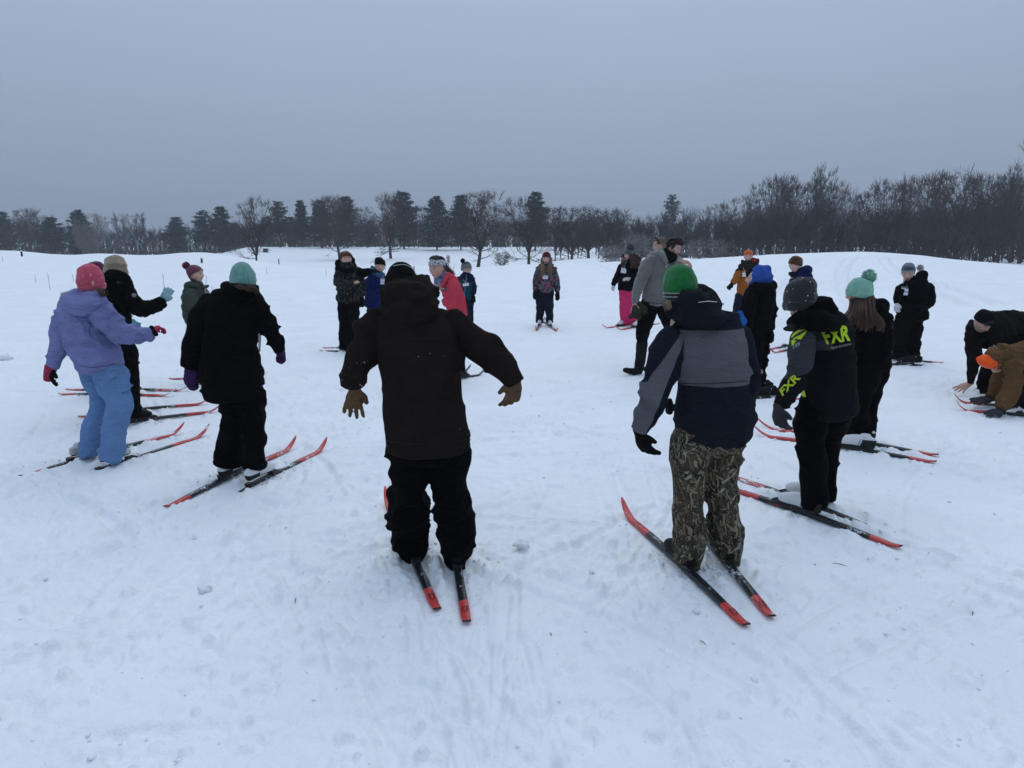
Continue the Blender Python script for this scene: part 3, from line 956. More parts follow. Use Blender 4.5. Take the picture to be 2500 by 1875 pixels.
_sphere = None
def ellipsoid(g, c, r, M=None, nu=20, nv=12):
    vs_ = []; fs = []
    for i in range(1, nv):
        th = math.pi * i / nv
        for j in range(nu):
            ph = 2 * math.pi * j / nu
            vs_.append(Vector((math.sin(th) * math.cos(ph) * r[0], math.sin(th) * math.sin(ph) * r[1], math.cos(th) * r[2])))
    for i in range(nv - 2):
        for j in range(nu):
            j2 = (j + 1) % nu
            fs.append((i * nu + j, (i + 1) * nu + j, (i + 1) * nu + j2, i * nu + j2))
    vs_.append(Vector((0, 0, r[2]))); vs_.append(Vector((0, 0, -r[2])))
    t = len(vs_) - 2
    for j in range(nu):
        j2 = (j + 1) % nu
        fs.append((t, j, j2)); fs.append((t + 1, (nv - 2) * nu + j2, (nv - 2) * nu + j))
    if M is not None: vs_ = [M @ q for q in vs_]
    c = Vector(c)
    g.add([q + c for q in vs_], fs)

def remesh(g, vox, sm=3, name='garment'):
    """overlapping volumes -> one continuous skin"""
    me = bpy.data.meshes.new(name)
    me.from_pydata(g.v, [], g.f); me.update()
    o = bpy.data.objects.new('tmp', me); col.objects.link(o)
    m = o.modifiers.new('r', 'REMESH'); m.mode = 'VOXEL'; m.voxel_size = vox; m.use_smooth_shade = True
    if sm:
        s_ = o.modifiers.new('s', 'SMOOTH'); s_.factor = .5; s_.iterations = sm
    dg = bpy.context.evaluated_depsgraph_get()
    ev = o.evaluated_get(dg)
    res = bpy.data.meshes.new_from_object(ev)
    bpy.data.objects.remove(o); bpy.data.meshes.remove(me)
    res.name = name
    smooth(res)
    return res

def folds(me, amp, seed=0, fz=13.0, fx=4.5, quilt=None, fine=.3):
    if amp <= 0 and not quilt: return
    n = len(me.vertices)
    co = np.empty(n * 3, dtype=np.float32); me.vertices.foreach_get('co', co); co = co.reshape(-1, 3).astype(np.float64)
    no = np.empty(n * 3, dtype=np.float32); me.vertices.foreach_get('normal', no); no = no.reshape(-1, 3).astype(np.float64)
    wv = np.stack([vn3(co * 5 + 3, seed + 1), vn3(co * 5 + 11, seed + 2), vn3(co * 5 + 17, seed + 3)], 1) * .06
    q = co + wv
    s1 = np.array([fx, fx, fz])
    rot = .5 * math.sin(seed)
    q2 = q.copy(); q2[:, 2] += rot * q[:, 0]
    a = vn3(q2 * s1, seed + 5)
    a2 = vn3(q2 * np.array([3.0, 3.0, 5.0]) + 3, seed + 8)
    b = (1 - np.abs(vn3(q2 * s1 * 1.45 + 5, seed + 6))) ** 2.2 * 2.2 - .9
    c = vn3(q * np.array([14, 14, 22]), seed + 7)
    k = sst(vn3(co * 3.0 + 7, seed + 11), -.5, .5)          # some stretches of cloth are taut
    d = amp * 1.3 * (.5 * a2 + .45 * a + (.3 + .7 * k) * (.8 * b + fine * .4 * c))
    if quilt:
        per, qa = quilt
        ph = (co[:, 2] + .12 * co[:, 0]) / per
        d = d + qa * (np.abs(np.sin(ph * math.pi)) ** .5 - .6)
    co = co + no * d[:, None]
    me.vertices.foreach_set('co', co.astype(np.float32).ravel())
    me.update()

# ---- head
def head_mesh(h, R, c, skin, lips=(.42, .17, .15), brow=(.10, .06, .04), beard=None, eye=(.05, .04, .035), hi=True, look=0.0, mouth=0.0, hairc=None):
    """sculpted head, face towards local -Y, appended as verts/faces/colours"""
    nu, nv = (64, 50) if hi else (36, 26)
    V = []; Fc = []; COL = []
    th = np.linspace(0, math.pi, nv + 1)[1:-1]
    ph = np.linspace(0, 2 * math.pi, nu, endpoint=False)
    TH, PH = np.meshgrid(th, ph, indexing='ij')
    nx = np.sin(TH) * np.cos(PH); ny = np.sin(TH) * np.sin(PH); nz = np.cos(TH)
    x = .335 * nx; y = .41 * ny + .02; z = .5 * nz
    jaw = np.clip((-z - .06) / .44, 0, 1)
    x = x * (1 - .36 * jaw ** 1.4)
    back = ny > 0
    y = np.where(back, y * (1 - .42 * jaw), y * (1 - .02 * jaw))
    y = np.where(~back, -.02 + (y + .02) * .93, y)
    # flatten the face
    fr = np.clip(-ny, 0, 1)
    def gs(cx, cz, sx, sz): return np.exp(-((x - cx) / sx) ** 2 - ((z - cz) / sz) ** 2) * (fr > .1)
    y = y + .030 * (gs(.135, .025, .075, .055) + gs(-.135, .025, .075, .055))          # sockets
    y = y - .022 * (gs(.13, .105, .10, .035) + gs(-.13, .105, .10, .035))              # brow ridge
    y = y - .030 * gs(0, .0, .035, .10) - .085 * gs(0, -.115, .055, .055) - .03 * gs(0, -.06, .035, .06)   # nose
    y = y - .020 * (gs(.055, -.135, .035, .03) + gs(-.055, -.135, .035, .03))
    y = y - .022 * gs(0, -.235, .10, .022) - .026 * gs(0, -.285, .085, .025) + .020 * gs(0, -.258, .085, .010 + .02 * mouth)   # lips
    y = y + .016 * gs(0, -.335, .08, .025) - .03 * gs(0, -.415, .10, .06)              # chin
    y = y - .018 * (gs(.19, -.11, .10, .10) + gs(-.19, -.11, .10, .10))                # cheeks
    y = y - .018 * (gs(.135, .025, .05, .03) + gs(-.135, .025, .05, .03))              # eyeballs
    sk = np.array(skin)
    cl = np.ones(x.shape + (3,)) * sk
    def paint(m, c_):
        m = np.clip(m, 0, 1)[..., None]
        cl[:] = cl * (1 - m) + np.array(c_) * m
    paint(.45 * (gs(.2, -.12, .11, .09) + gs(-.2, -.12, .11, .09)) + .45 * gs(0, -.12, .06, .05), (min(1, sk[0] * 1.08), sk[1] * .68, sk[2] * .62))
    for s_ in (-1, 1):
        paint((gs(s_ * .138, .028, .052, .021) > .42) * .8, (.42, .38, .36))
        paint((gs(s_ * .138 + look * .03, .028, .028, .030) > .35) * 1.0, eye)
        paint((np.abs(gs(s_ * .138, .034, .062, .026) - .38) < .10) * (z > .03) * .6, [q * .5 for q in brow])
        paint(gs(s_ * .14, .118, .085, .024) * .7, brow)
    paint((gs(0, -.262, .095, .036) > .3) * .8, lips)
    paint((gs(0, -.260, .080, .008 + .018 * mouth) > .4) * .9, [q * .25 for q in lips])
    paint((gs(.03, -.155, .014, .012) + gs(-.03, -.155, .014, .012) > .45) * .8, [q * .3 for q in skin])
    if hairc is not None:
        hm_ = np.maximum(sst(z, .30, .36) * (np.abs(x) < 9), sst(y - .35 * (z < .1) * (np.abs(x) < .1), .0, .06) * sst(z, -.28, -.2))
        hm_ = np.maximum(hm_, sst(z, .16, .22) * sst(np.abs(x), .24, .28))
        paint(hm_, hairc)
    if beard is not None:
        bm = ((z < -.20) & (ny < .25)) * 1.0 * (np.hypot(x / .085, (z + .258) / .03) > 1)
        bm = np.maximum(bm, ((z < -.06) & (np.abs(x) > .24) & (ny < .2)) * .7)
        bm = np.maximum(bm, (gs(0, -.205, .09, .02) > .35) * 1.0)
        rn = .8 + .2 * np.sin(x * 190) * np.sin(z * 170)
        paint(bm * .85 * rn, beard)
        y = y - .012 * bm * fr
    P = np.stack([x, y, z], -1).reshape(-1, 3) * h
    V = [tuple(c + R @ Vector(p)) for p in P]
    CO = cl.reshape(-1, 3).tolist()
    n = nv - 1
    for i in range(n - 1):
        for j in range(nu):
            j2 = (j + 1) % nu
            Fc.append((i * nu + j, (i + 1) * nu + j, (i + 1) * nu + j2, i * nu + j2))
    Fc.append(tuple(range(nu))); Fc.append(tuple(range((n - 1) * nu, n * nu))[::-1])
    # ears
    g = Geo()
    for s_ in (-1, 1):
        M = Matrix.Rotation(s_ * .35, 3, 'Z') @ Matrix.Rotation(.15, 3, 'X')
        ellipsoid(g, (s_ * .335, .03, -.03), (.028, .065, .105), M, 12, 8)
        ellipsoid(g, (s_ * .352, .02, -.03), (.012, .045, .08), M, 10, 6)
    b = len(V)
    V += [tuple(c + R @ (Vector(p) * h)) for p in g.v]
    Fc += [tuple(i + b for i in f) for f in g.f]
    CO += [[sk[0], sk[1] * .82, sk[2] * .78]] * len(g.v)
    return V, Fc, CO

def skin_material():
    g = NG('skin')
    at_ = g.new('ShaderNodeVertexColor'); at_.layer_name = 'col'
    n = g.noise(g.oc, 60.0, 3.0)
    c = g.mix(g.math('MULTIPLY', n, .25), at_.outputs[0], g.mix(.5, at_.outputs[0], (.5, .22, .18)))
    return g.done(c, .55, .35, g.bump(g.noise(g.oc, 300, 2), .1, .002))
SKIN = skin_material()
FAIR = (.56, .36, .29)

# ---- hats
def hat_mesh(h, zb=-.02, top=.60, rx=.385, ry=.465, cuff=.2, ribs=0, bands=0, slouch=(0, 0), lump=.012, nu=72, seed=0, square=.8):
    prof = []
    if cuff > 0:
        prof += [(.93, zb + .005), (1.0, zb - .01), (1.02, zb + .02), (1.035, zb + cuff * .5), (1.025, zb + cuff * .93), (1.0, zb + cuff)]
        z0 = zb + cuff - .015
    else:
        prof += [(.95, zb + .01), (1.0, zb), (1.012, zb + .03)]
        z0 = zb + .03
    m = 26
    for i in range(m + 1):
        w = i / m * math.pi / 2
        prof.append((max(.02, math.cos(w) ** square) * (.985 if cuff > 0 else 1.0), z0 + (top - z0) * math.sin(w) ** .92))
    v = []; f = []
    rows = len(prof)
    ang = np.linspace(0, 2 * math.pi, nu, endpoint=False)
    base_top = top - zb
    for i, (r, z) in enumerate(prof):
        t = max(0, (z - zb) / base_top)
        for a in ang:
            rr = r
            if ribs: rr *= 1 + .016 * math.cos(ribs * a) * (1 if t < .93 else .3)
            if bands and i > 6: rr *= 1 + .030 * abs(math.sin(t * bands * math.pi)) - .02
            rr *= 1 - .42 * max(0, .04 - z) - .10 * max(0, .16 - z)
            x = math.cos(a) * rr * rx + slouch[0] * t * t
            y = math.sin(a) * rr * ry + .02 + slouch[1] * t * t
            v.append((x * h, y * h, z * h))
    for i in range(rows - 1):
        for j in range(nu):
            j2 = (j + 1) % nu
            f.append((i * nu + j, i * nu + j2, (i + 1) * nu + j2, (i + 1) * nu + j))
    f.append(tuple(range((rows - 1) * nu, rows * nu)))
    me = bpy.data.meshes.new('hat')
    me.from_pydata(v, [], f); me.update()
    smooth(me)
    co = np.array(v); 
    no = np.empty(len(v) * 3, dtype=np.float32); me.vertices.foreach_get('normal', no); no = no.reshape(-1, 3)
    d = lump * h * 1.6 * (vn3(co / h * 4.5 + seed, seed) + .5 * vn3(co / h * 9 + seed, seed + 1))
    co = co + no * d[:, None]
    me.vertices.foreach_set('co', co.astype(np.float32).ravel()); me.update()
    return me

def knit(name, stops, rib=30.0, h=.22, flecks=0.0, band_noise=0.0, fuzzy=0.4):
    """knitted hat; stops: list of (height as part of head height, colour) from the brim up"""
    key = ('knit', name)
    if key in _mc: return _mc[key]
    g = NG(name)
    X, Y, Z = g.xyz()
    z = g.math('DIVIDE', Z, h)
    if band_noise: z = g.math('ADD', z, g.math('MULTIPLY', g.math('SUBTRACT', g.noise(g.oc, 90, 1), .5), band_noise))
    c = stops[0][1]
    for zz, cc in stops[1:]:
        c = g.mix(g.step(z, zz - .006, zz + .006), c, cc)
    if not hasattr(c, 'is_output'): c = g.mix(0.0, c, c)
    n = g.noise(g.oc, 40, 3)
    c = g.mix(g.math('MULTIPLY', g.step(n, .3, .7), .35), c, g.mix(.55, c, (0, 0, 0)))
    if flecks:
        k = g.math('GREATER_THAN', g.noise(g.oc, 55, 2), .72 - flecks * .12)
        c = g.mix(k, c, (.8, .82, .85))
    a = g.math('ARCTAN2', Y, X)
    w = g.math('SINE', g.math('MULTIPLY', a, rib))
    rows = g.math('SINE', g.math('MULTIPLY', Z, 2 * math.pi / .007))
    hgt = g.math('ADD', g.math('MULTIPLY', w, .5), g.math('MULTIPLY', rows, .25))
    hgt = g.math('ADD', hgt, g.math('MULTIPLY', g.noise(g.oc, 180, 2), fuzzy))
    _mc[key] = g.done(c, .95, .08, g.bump(hgt, .5, .004), .25)
    return _mc[key]

def pompom_mesh(r, seed=0, n=1):
    R = random.Random(seed)
    g = Geo()
    ellipsoid(g, (0, 0, 0), (r * .72, r * .72, r * .72), None, 16, 10)
    for _ in range(420):
        d = Vector((R.gauss(0, 1), R.gauss(0, 1), R.gauss(0, 1))).normalized()
        e = (d + Vector((R.gauss(0, .25), R.gauss(0, .25), R.gauss(0, .25)))).normalized()
        g.tube([d * r * .45, e * r * R.uniform(.85, 1.08)], [r * .05, r * .028], 4, False)
    return g.mesh('pompom')

# ---- hair
def hair_mesh(guides, n=90, spread=.02, rad_=.003, seed=0, clump=.5, tip=.25):
    R = random.Random(seed)
    L = ([], [])
    for gd in guides:
        P = catmull([tuple(p) for p in gd], 3)
        m = len(P)
        for _ in range(max(3, n // len(guides))):
            o0 = Vector((R.gauss(0, 1), R.gauss(0, 1), R.gauss(0, .4))) * spread
            o1 = o0 * R.uniform(.4, 1.3) * (1 - clump) + o0 * clump + Vector((R.gauss(0, 1), R.gauss(0, 1), R.gauss(0, .5))) * spread * .5
            e = int(m * R.uniform(.75, 1.0))
            prev = None
            for i in range(max(2, e)):
                t = i / (m - 1)
                p = Vector(P[i]) + o0 * (1 - t) + o1 * t
                if prev is not None:
                    prism(L, prev, p, rad_ * (1 - (1 - tip) * (i - 1) / m), rad_ * (1 - (1 - tip) * i / m))
                prev = p
    me = bpy.data.meshes.new('hair'); me.from_pydata([tuple(a) for a in L[0]], [], L[1]); me.update(); smooth(me)
    return me

def hair_mat(name, c):
    key = ('hair', name)
    if key in _mc: return _mc[key]
    g = NG(name)
    n = g.noise(g.scale(g.oc, (1, 1, .15)), 120, 3)
    cc = g.mix(g.step(n, .3, .7), [x * .5 for x in c], [x * 1.5 for x in c])
    _mc[key] = g.done(cc, .45, .35)
    return _mc[key]

# ---- hands
def hand_geo(g, w, tip, pn, thumb=1, curl=.35, fat=1.0, spread=.10, size=None, mitten=False):
    """w wrist point, tip fingertip target, pn palm normal; five separate fingers or a mitten with thumb"""
    w = Vector(w); tip = Vector(tip)
    d = tip - w
    L = size or d.length
    d.normalize()
    pn = Vector(pn); pn = (pn - d * pn.dot(d))
    if pn.length < .1: pn = d.cross(Vector((1, 0, .2)))
    pn.normalize()
    lat = d.cross(pn); lat.normalize()
    pw = L * .23
    def ch(pts, rr, ratio=1.0):
        P = catmull([tuple(p) for p in pts], 3)
        R_ = catmull([(r,) for r in rr], 3)[:, 0]
        loft(g, P, list(R_), [q * ratio for q in R_], pn.cross(lat) if False else pn, 10)
    if mitten:
        ch([w - d * L * .1, w + d * L * .25, w + d * L * .6 + pn * L * .05 * curl, w + d * L * .9 + pn * L * .35 * curl, w + d * L + pn * L * .5 * curl], [L * .2 * fat, L * .25 * fat, L * .28 * fat, L * .24 * fat, L * .12 * fat], .62)
        b = w + d * L * .18 + lat * thumb * L * .18
        ch([b, b + (d * .5 + lat * thumb * .6) * L * .25, b + (d * .8 + lat * thumb * .5) * L * .42], [L * .11 * fat, L * .11 * fat, L * .075 * fat])
        return
    ch([w - d * L * .10, w + d * L * .08, w + d * L * .3, w + d * L * .5], [L * .155 * fat, L * .17 * fat, L * .235 * fat, L * .225 * fat], .5)
    for i, fl in enumerate((.80, .98, 1.0, .90)):
        o_ = (i - 1.5) / 1.5 * thumb
        b = w + d * L * .44 + lat * (pw * .82 * o_)
        fd = (d + lat * o_ * spread * 2.0).normalized()
        ln = L * .54 * fl
        c1 = curl * (1.0 + .15 * (1.5 - i))
        p1 = b + fd * ln * .1
        d1 = (fd * math.cos(c1 * .6) + pn * math.sin(c1 * .6)); p2 = p1 + d1 * ln * .42
        d2 = (fd * math.cos(c1 * 1.5) + pn * math.sin(c1 * 1.5)); p3 = p2 + d2 * ln * .32
        d3 = (fd * math.cos(c1 * 2.2) + pn * math.sin(c1 * 2.2)); p4 = p3 + d3 * ln * .2
        r = L * .058 * fat
        ch([b, p1, p2, p3, p4], [r * 1.05, r * 1.05, r, r * .92, r * .75])
    b = w + d * L * .14 + lat * (thumb * L * .13)
    t1 = (d * .55 + lat * thumb * .75 + pn * .25).normalized(); t2 = (d * .85 + lat * thumb * .35 + pn * (.25 + curl * .3)).normalized()
    r = L * .066 * fat
    ch([b, b + t1 * L * .18, b + t1 * L * .18 + t2 * L * .16, b + t1 * L * .18 + t2 * L * .27], [r * 1.25, r * 1.1, r, r * .75])

# ---- boots and skis (shared templates, toe towards +X)
def boot_mesh():
    g = Geo(); H_ = Vector((0, 1, 0))
    P = catmull([(-.005, 0, .045), (.05, 0, .05), (.13, 0, .052), (.20, 0, .042), (.255, 0, .032), (.275, 0, .028)], 3)
    r1 = catmull([(.030,), (.036,), (.036,), (.043,), (.036,), (.02,)], 3)[:, 0]
    r2 = catmull([(.045,), (.05,), (.05,), (.042,), (.032,), (.02,)], 3)[:, 0]
    C = [Vector(p) for p in P]
    loft(g, C, list(r1), list(r2), Vector((0, 0, 1)), 16)
    S = [Vector((.045, 0, .05)), Vector((.055, 0, .07)), Vector((.06, 0, .09)), Vector((.06, 0, .11))]
    loft(g, S, [.046, .044, .042, .038], [.04, .04, .038, .034], Vector((0, 1, 0)), 16)
    me = remesh(g, .007, 3, 'boot')
    co = np.empty(len(me.vertices) * 3, dtype=np.float32); me.vertices.foreach_get('co', co); co = co.reshape(-1, 3)
    co[:, 2] = np.maximum(co[:, 2], .004 + .0005 * np.abs(co[:, 1]))
    me.vertices.foreach_set('co', co.ravel()); me.update()
    return me
BOOT = boot_mesh()
def boot_mat(name, main, second, accent, hl=.074):
    g = NG(name)
    X, Y, Z = g.xyz()
    n = g.math('MULTIPLY', g.math('SUBTRACT', g.noise(g.oc, 30, 2), .5), .01)
    heel = g.math('LESS_THAN', g.math('ADD', X, g.math('MULTIPLY', Z, .35)), .098)
    low = g.math('LESS_THAN', Z, hl)
    k = g.math('MULTIPLY', heel, low)
    c = g.mix(k, main, second)
    st = g.math('MULTIPLY', g.math('LESS_THAN', g.math('ABSOLUTE', g.math('SUBTRACT', g.math('ADD', X, g.math('MULTIPLY', Z, .35)), .112)), .006), low)
    c = g.mix(st, c, accent)
    c = g.mix(g.math('LESS_THAN', g.math('ADD', Z, n), .018), c, (.02, .02, .022))
    c = g.mix(g.math('GREATER_THAN', g.noise(g.oc, 45, 2), .72), c, (.75, .78, .8))
    return g.done(c, .6, .12)
BOOTW = boot_mat('white_black_boot', (.62, .62, .62), (.02, .02, .022), (.3, .3, .38))
BOOTV = boot_mat('white_boot', (.66, .66, .66), (.02, .02, .022), (.5, .5, .52), .045)
BOOTG = boot_mat('grey_white_boot', (.5, .5, .49), (.4, .4, .39), (.2, .2, .22))
BOOTB = boot_mat('black_boot', (.007, .007, .008), (.005, .005, .006), (.03, .03, .03))
BOOTR = boot_mat('black_red_boot', (.02, .02, .022), (.5, .06, .03), (.6, .08, .03))

SKL = 1.7
def ski_mesh():
    g = Geo()
    m = 64
    sec = []
    for i in range(m + 1):
        x = SKL * i / m
        t = x / SKL
        w = .023 * (1 - .10 * math.sin(math.pi * t))
        if t > .86: w *= math.sqrt(max(.02, 1 - ((t - .86) / .142) ** 2.4)) * .999 + .02
        if t < .06: w *= .80 + .20 * (t / .06)
        tip = max(0, (t - .865) / .135)
        z = .085 * tip ** 2.0 + .006 * math.sin(math.pi * min(1, t / .9)) + .012 * max(0, (.04 - t) / .04)
        th = .007 + .018 * math.sin(math.pi * min(1, max(0, t))) ** .8
        if t > .86: th = .007 + (th - .007) * max(0, 1 - tip * 1.5)
        sec.append([(x, -w, z), (x, w, z), (x, w * 1.0, z + th * .65), (x, w * .72, z + th), (x, -w * .72, z + th), (x, -w, z + th * .65)])
    for s_ in sec: g.v.extend(s_)
    for i in range(m):
        for k in range(6):
            k2 = (k + 1) % 6
            g.f.append((i * 6 + k, (i + 1) * 6 + k, (i + 1) * 6 + k2, i * 6 + k2))
    g.f.append((0, 1, 2, 3, 4, 5)); g.f.append(tuple(m * 6 + k for k in range(6))[::-1])
    me = g.mesh('ski_board')
    return me
SKIM = ski_mesh()
def bind_mesh():
    g = Geo()
    g.box((SKL * .44, 0, .034), (.33, .030, .014))
    g.box((SKL * .44 + .17, 0, .040), (.06, .046, .026), Matrix.Rotation(.12, 3, 'Y'))
    g.box((SKL * .44 + .215, 0, .038), (.05, .03, .022), Matrix.Rotation(.35, 3, 'Y'))
    g.box((SKL * .44 - .13, 0, .042), (.05, .05, .012))
    me = g.mesh('binding', False)
    return me
BINDM = bind_mesh()
BINDMAT = plain('binding_plastic', (.012, .012, .013), .4, .4)
def ski_mat(name, snowy=.0, dark=False):
    g = NG(name)
    X, Y, Z = g.xyz()
    n = g.math('MULTIPLY', g.math('SUBTRACT', g.noise(g.oc, 60, 2), .5), .012)
    xj = g.math('ADD', X, g.math('MULTIPLY', Y, .35))
    red = (.52, .042, .036) if not dark else (.03, .04, .05)
    blk = (.012, .013, .016)
    front = g.math('GREATER_THAN', xj, SKL * .715)
    tail = g.math('LESS_THAN', xj, SKL * .135)
    side = g.math('LESS_THAN', g.math('ABSOLUTE', Y), .0168)
    isred = g.math('MAXIMUM', front, tail)
    c = g.mix(isred, blk, red)
    # small pale lettering blocks on the dark part and dark marks on the red part
    mk = g.voro(g.scale(g.oc, (46, 150, 1)), 1.0, out=1)
    mkv = g.xyz(mk)[0]
    zone = g.math('MULTIPLY', g.math('LESS_THAN', g.math('ABSOLUTE', g.math('SUBTRACT', X, SKL * .205)), .045), g.math('LESS_THAN', g.math('ABSOLUTE', Y), .011))
    zone2 = g.math('MULTIPLY', g.math('LESS_THAN', g.math('ABSOLUTE', g.math('SUBTRACT', X, SKL * .63)), .06), g.math('LESS_THAN', g.math('ABSOLUTE', Y), .011))
    k = g.math('MULTIPLY', g.math('MAXIMUM', zone, zone2), g.math('GREATER_THAN', mkv, .62))
    c = g.mix(g.math('MULTIPLY', k, .55), c, (.6, .6, .6))
    zone3 = g.math('MULTIPLY', g.math('LESS_THAN', g.math('ABSOLUTE', g.math('SUBTRACT', X, SKL * .80)), .07), g.math('LESS_THAN', g.math('ABSOLUTE', Y), .009))
    c = g.mix(g.math('MULTIPLY', g.math('MULTIPLY', zone3, g.math('GREATER_THAN', mkv, .45)), .8), c, (.04, .01, .012))
    c = g.mix(g.math('LESS_THAN', X, .008), c, (.01, .01, .012))
    # snow smeared over the top sheet
    inf = g.new('ShaderNodeObjectInfo')
    vec = g.new('ShaderNodeVectorMath', operation='ADD'); g.put(vec.inputs[0], g.oc)
    cmb = g.new('ShaderNodeCombineXYZ'); g.put(cmb.inputs[0], g.math('MULTIPLY', inf.outputs['Random'], 37.0)); g.put(vec.inputs[1], cmb.outputs[0])
    big = g.noise(g.scale(vec.outputs[0], (1, 3, 1)), 5.0, 3.0, .6)
    fine = g.noise(vec.outputs[0], 95.0, 4.0, .7)
    th = g.math('ADD', g.math('MULTIPLY', big, .75), g.math('MULTIPLY', fine, .55))
    up = g.math('GREATER_THAN', Z, .003)
    sn = g.math('MULTIPLY', g.step(th, .775 - snowy, .83 - snowy), up)
    c = g.mix(sn, c, (.8, .83, .85))
    r = g.math('ADD', g.math('MULTIPLY', sn, .4), .32)
    return g.done(c, r, .45)
SKIMAT = ski_mat('red_black_ski', 0.0)
SKISNOW = ski_mat('snow_smeared_ski', .07)
SKIDARK = ski_mat('dark_ski', .0, True)
# ------------------------------------------------------------------ person class
BOOT_ON = {}
class Person:
    def __init__(s, crop, foot, label, group=None, vox=None, D=None):
        s.crop = crop
        X, Y = s.px(*foot)
        b = hit(X, Y)
        s.D = D or b.y
        if D: b = Vector((at(X, 700, D).x, D, gmac(at(X, 700, D).x, D)))
        s.o = Vector((b.x, s.D, gmac(b.x, s.D)))
        s.e = empty('person', s.o)
        tag(s.e, label, 'person', group or 'learners and helpers standing in a ring on the snow')
        s.vox = vox or (.0115 if s.D < 4.6 else .013 if s.D < 6.5 else .0155 if s.D < 9.5 else .020)
        s.hi = s.D < 6
        s.bodyg = Geo()
        s.jobs = []
        s.head = None
    def px(s, x, y):
        ox, oy, k = CROPS[s.crop]
        return ox + x * k, oy + y * k
    def pt(s, x, y, off=0.0):
        return at(*s.px(x, y), s.D + off) - s.o
    def m(s, r, off=0.0):
        return r * CROPS[s.crop][2] * mpp(s.D + off)
    def use(s, crop):
        s.crop = crop; return s
    def tubes(s, g, tubes, blobs=(), body=True):
        vd = Vector((s.o.x * .9, s.D, -.75)).normalized()
        for T in tubes:
            rows = []
            for q in T:
                x, y, r = q[:3]; off = q[3] if len(q) > 3 else 0.0; ra = q[4] if len(q) > 4 else 1.0
                p = s.pt(x, y, off); rr = s.m(r, off)
                rows.append((p.x, p.y, p.z, rr, rr * ra))
            k = 5 if len(rows) > 2 else 7
            A = catmull(rows, k)
            loft(g, [tuple(a[:3]) for a in A], list(A[:, 3]), list(A[:, 4]), vd, 20)
            if body: loft(s.bodyg, [tuple(a[:3]) for a in A], list(A[:, 3] * .62), list(A[:, 4] * .62), vd, 10)
        for B in blobs:
            x, y, rx, ry = B[:4]; off = B[4] if len(B) > 4 else 0; rz = B[5] if len(B) > 5 else None; roll = B[6] if len(B) > 6 else 0
            p = s.pt(x, y, off); a = s.m(rx, off); b = s.m(ry, off)
            d = s.m(rz, off) if rz else (a + b) / 2
            ellipsoid(g, p, (a, d, b), Matrix.Rotation(rad(-roll), 3, 'Y'))
    def garment(s, name, mat, tubes=(), blobs=(), parent=None, amp=.008, vox=None, sm=3, quilt=None, body=True, seed=None, label=None, fz=10., fx=4.5, fine=.3):
        if name == 'trousers' and not getattr(s, 'late', False):
            s.tr = (mat, [list(t) for t in tubes], blobs, dict(parent=parent, amp=amp, vox=vox, sm=sm, quilt=quilt, body=body, seed=seed, label=label, fz=fz, fx=fx, fine=fine), s.crop)
            return None
        if any(k in name for k in ('hood', 'collar', 'gaiter', 'cuff', 'scarf', 'flap', 'rubber')): body = False
        g = Geo()
        s.tubes(g, tubes, blobs, body)
        me = remesh(g, vox or s.vox, sm, name)
        folds(me, amp, seed if seed is not None else (sum(map(ord, name)) % 50 + int(s.D * 10)) % 97, fz, fx, quilt, fine)
        o = obj(name, me, mat, parent or s.e)
        if label: o['label'] = label
        return o
    def set_head(s, x, y, h, yaw=0, pitch=0, roll=0, off=0, skin=FAIR, R=None, **kw):
        c = s.pt(x, y, off); hm = s.m(h, off)
        Rm = R or (Matrix.Rotation(rad(yaw), 3, 'Z') @ Matrix.Rotation(rad(pitch), 3, 'X') @ Matrix.Rotation(rad(roll), 3, 'Y'))
        s.head = (c, hm, Rm)
        s.headkw = dict(skin=skin, **kw)
        s.neck = True
    def hp(s, x, y, z):
        """point in head coordinates (parts of the head height)"""
        c, h, R = s.head
        return c + R @ (Vector((x, y, z)) * h)
    def sp(s, x, y, z, out=1.05):
        """point on the scalp in the direction (x, y, z) of head coordinates"""
        v = Vector((x, y, z)).normalized()
        return s.hp(v.x * .335 * out, v.y * .41 * out + .02, v.z * .5 * out)
    def hat(s, mat, tilt=12, pom=None, pommat=None, name='beanie', **kw):
        c, h, R = s.head
        me = hat_mesh(h, nu=104 if s.hi else 56, **kw)
        o = obj(name, me, mat, s.e)
        M = (R @ Matrix.Rotation(rad(-tilt), 3, 'X')).to_4x4(); M.translation = c
        o.matrix_local = M
        if pom:
            px_, py_, pr = pom
            q = obj('pompom', pompom_mesh(s.m(pr), int(s.D * 10)), pommat or mat, o)
            q.matrix_local = M.inverted() @ Matrix.Translation(s.pt(px_, py_, (pom[3] if len(pom) > 3 else 0) + (c.y)))
        return o
    def hair(s, mat, guides, name='hair', **kw):
        me = hair_mesh(guides, **kw)
        return obj(name, me, mat, s.e)
    def glove(s, mat, w, tip, pn=(0, 1, 0), thumb=1, curl=.35, mitten=False, name=None, fat=1.25, size=None, vox=None, bare=False, parent=None, spread=.1):
        g = Geo()
        W = s.pt(*w); T = s.pt(*tip)
        hand_geo(g, W, T, pn, thumb, curl, fat, spread, size, mitten)
        me = remesh(g, vox or (.0052 if s.D < 6 else .0075 if s.D < 10 else .010), 1, name or ('mitten' if mitten else 'glove'))
        if not bare: folds(me, .002 if not mitten else .004, 5, 20, 20)
        if bare:
            n = len(me.vertices)
            ca = me.color_attributes.new('col', 'FLOAT_COLOR', 'POINT')
            sk = s.headkw['skin']
            ca.data.foreach_set('color', np.tile([sk[0], sk[1] * .85, sk[2] * .8, 1.0], n).astype(np.float32))
            s.bare = getattr(s, 'bare', []) + [me]
            return None
        return obj(name or ('mitten' if mitten else 'glove'), me, mat, parent or s.e)
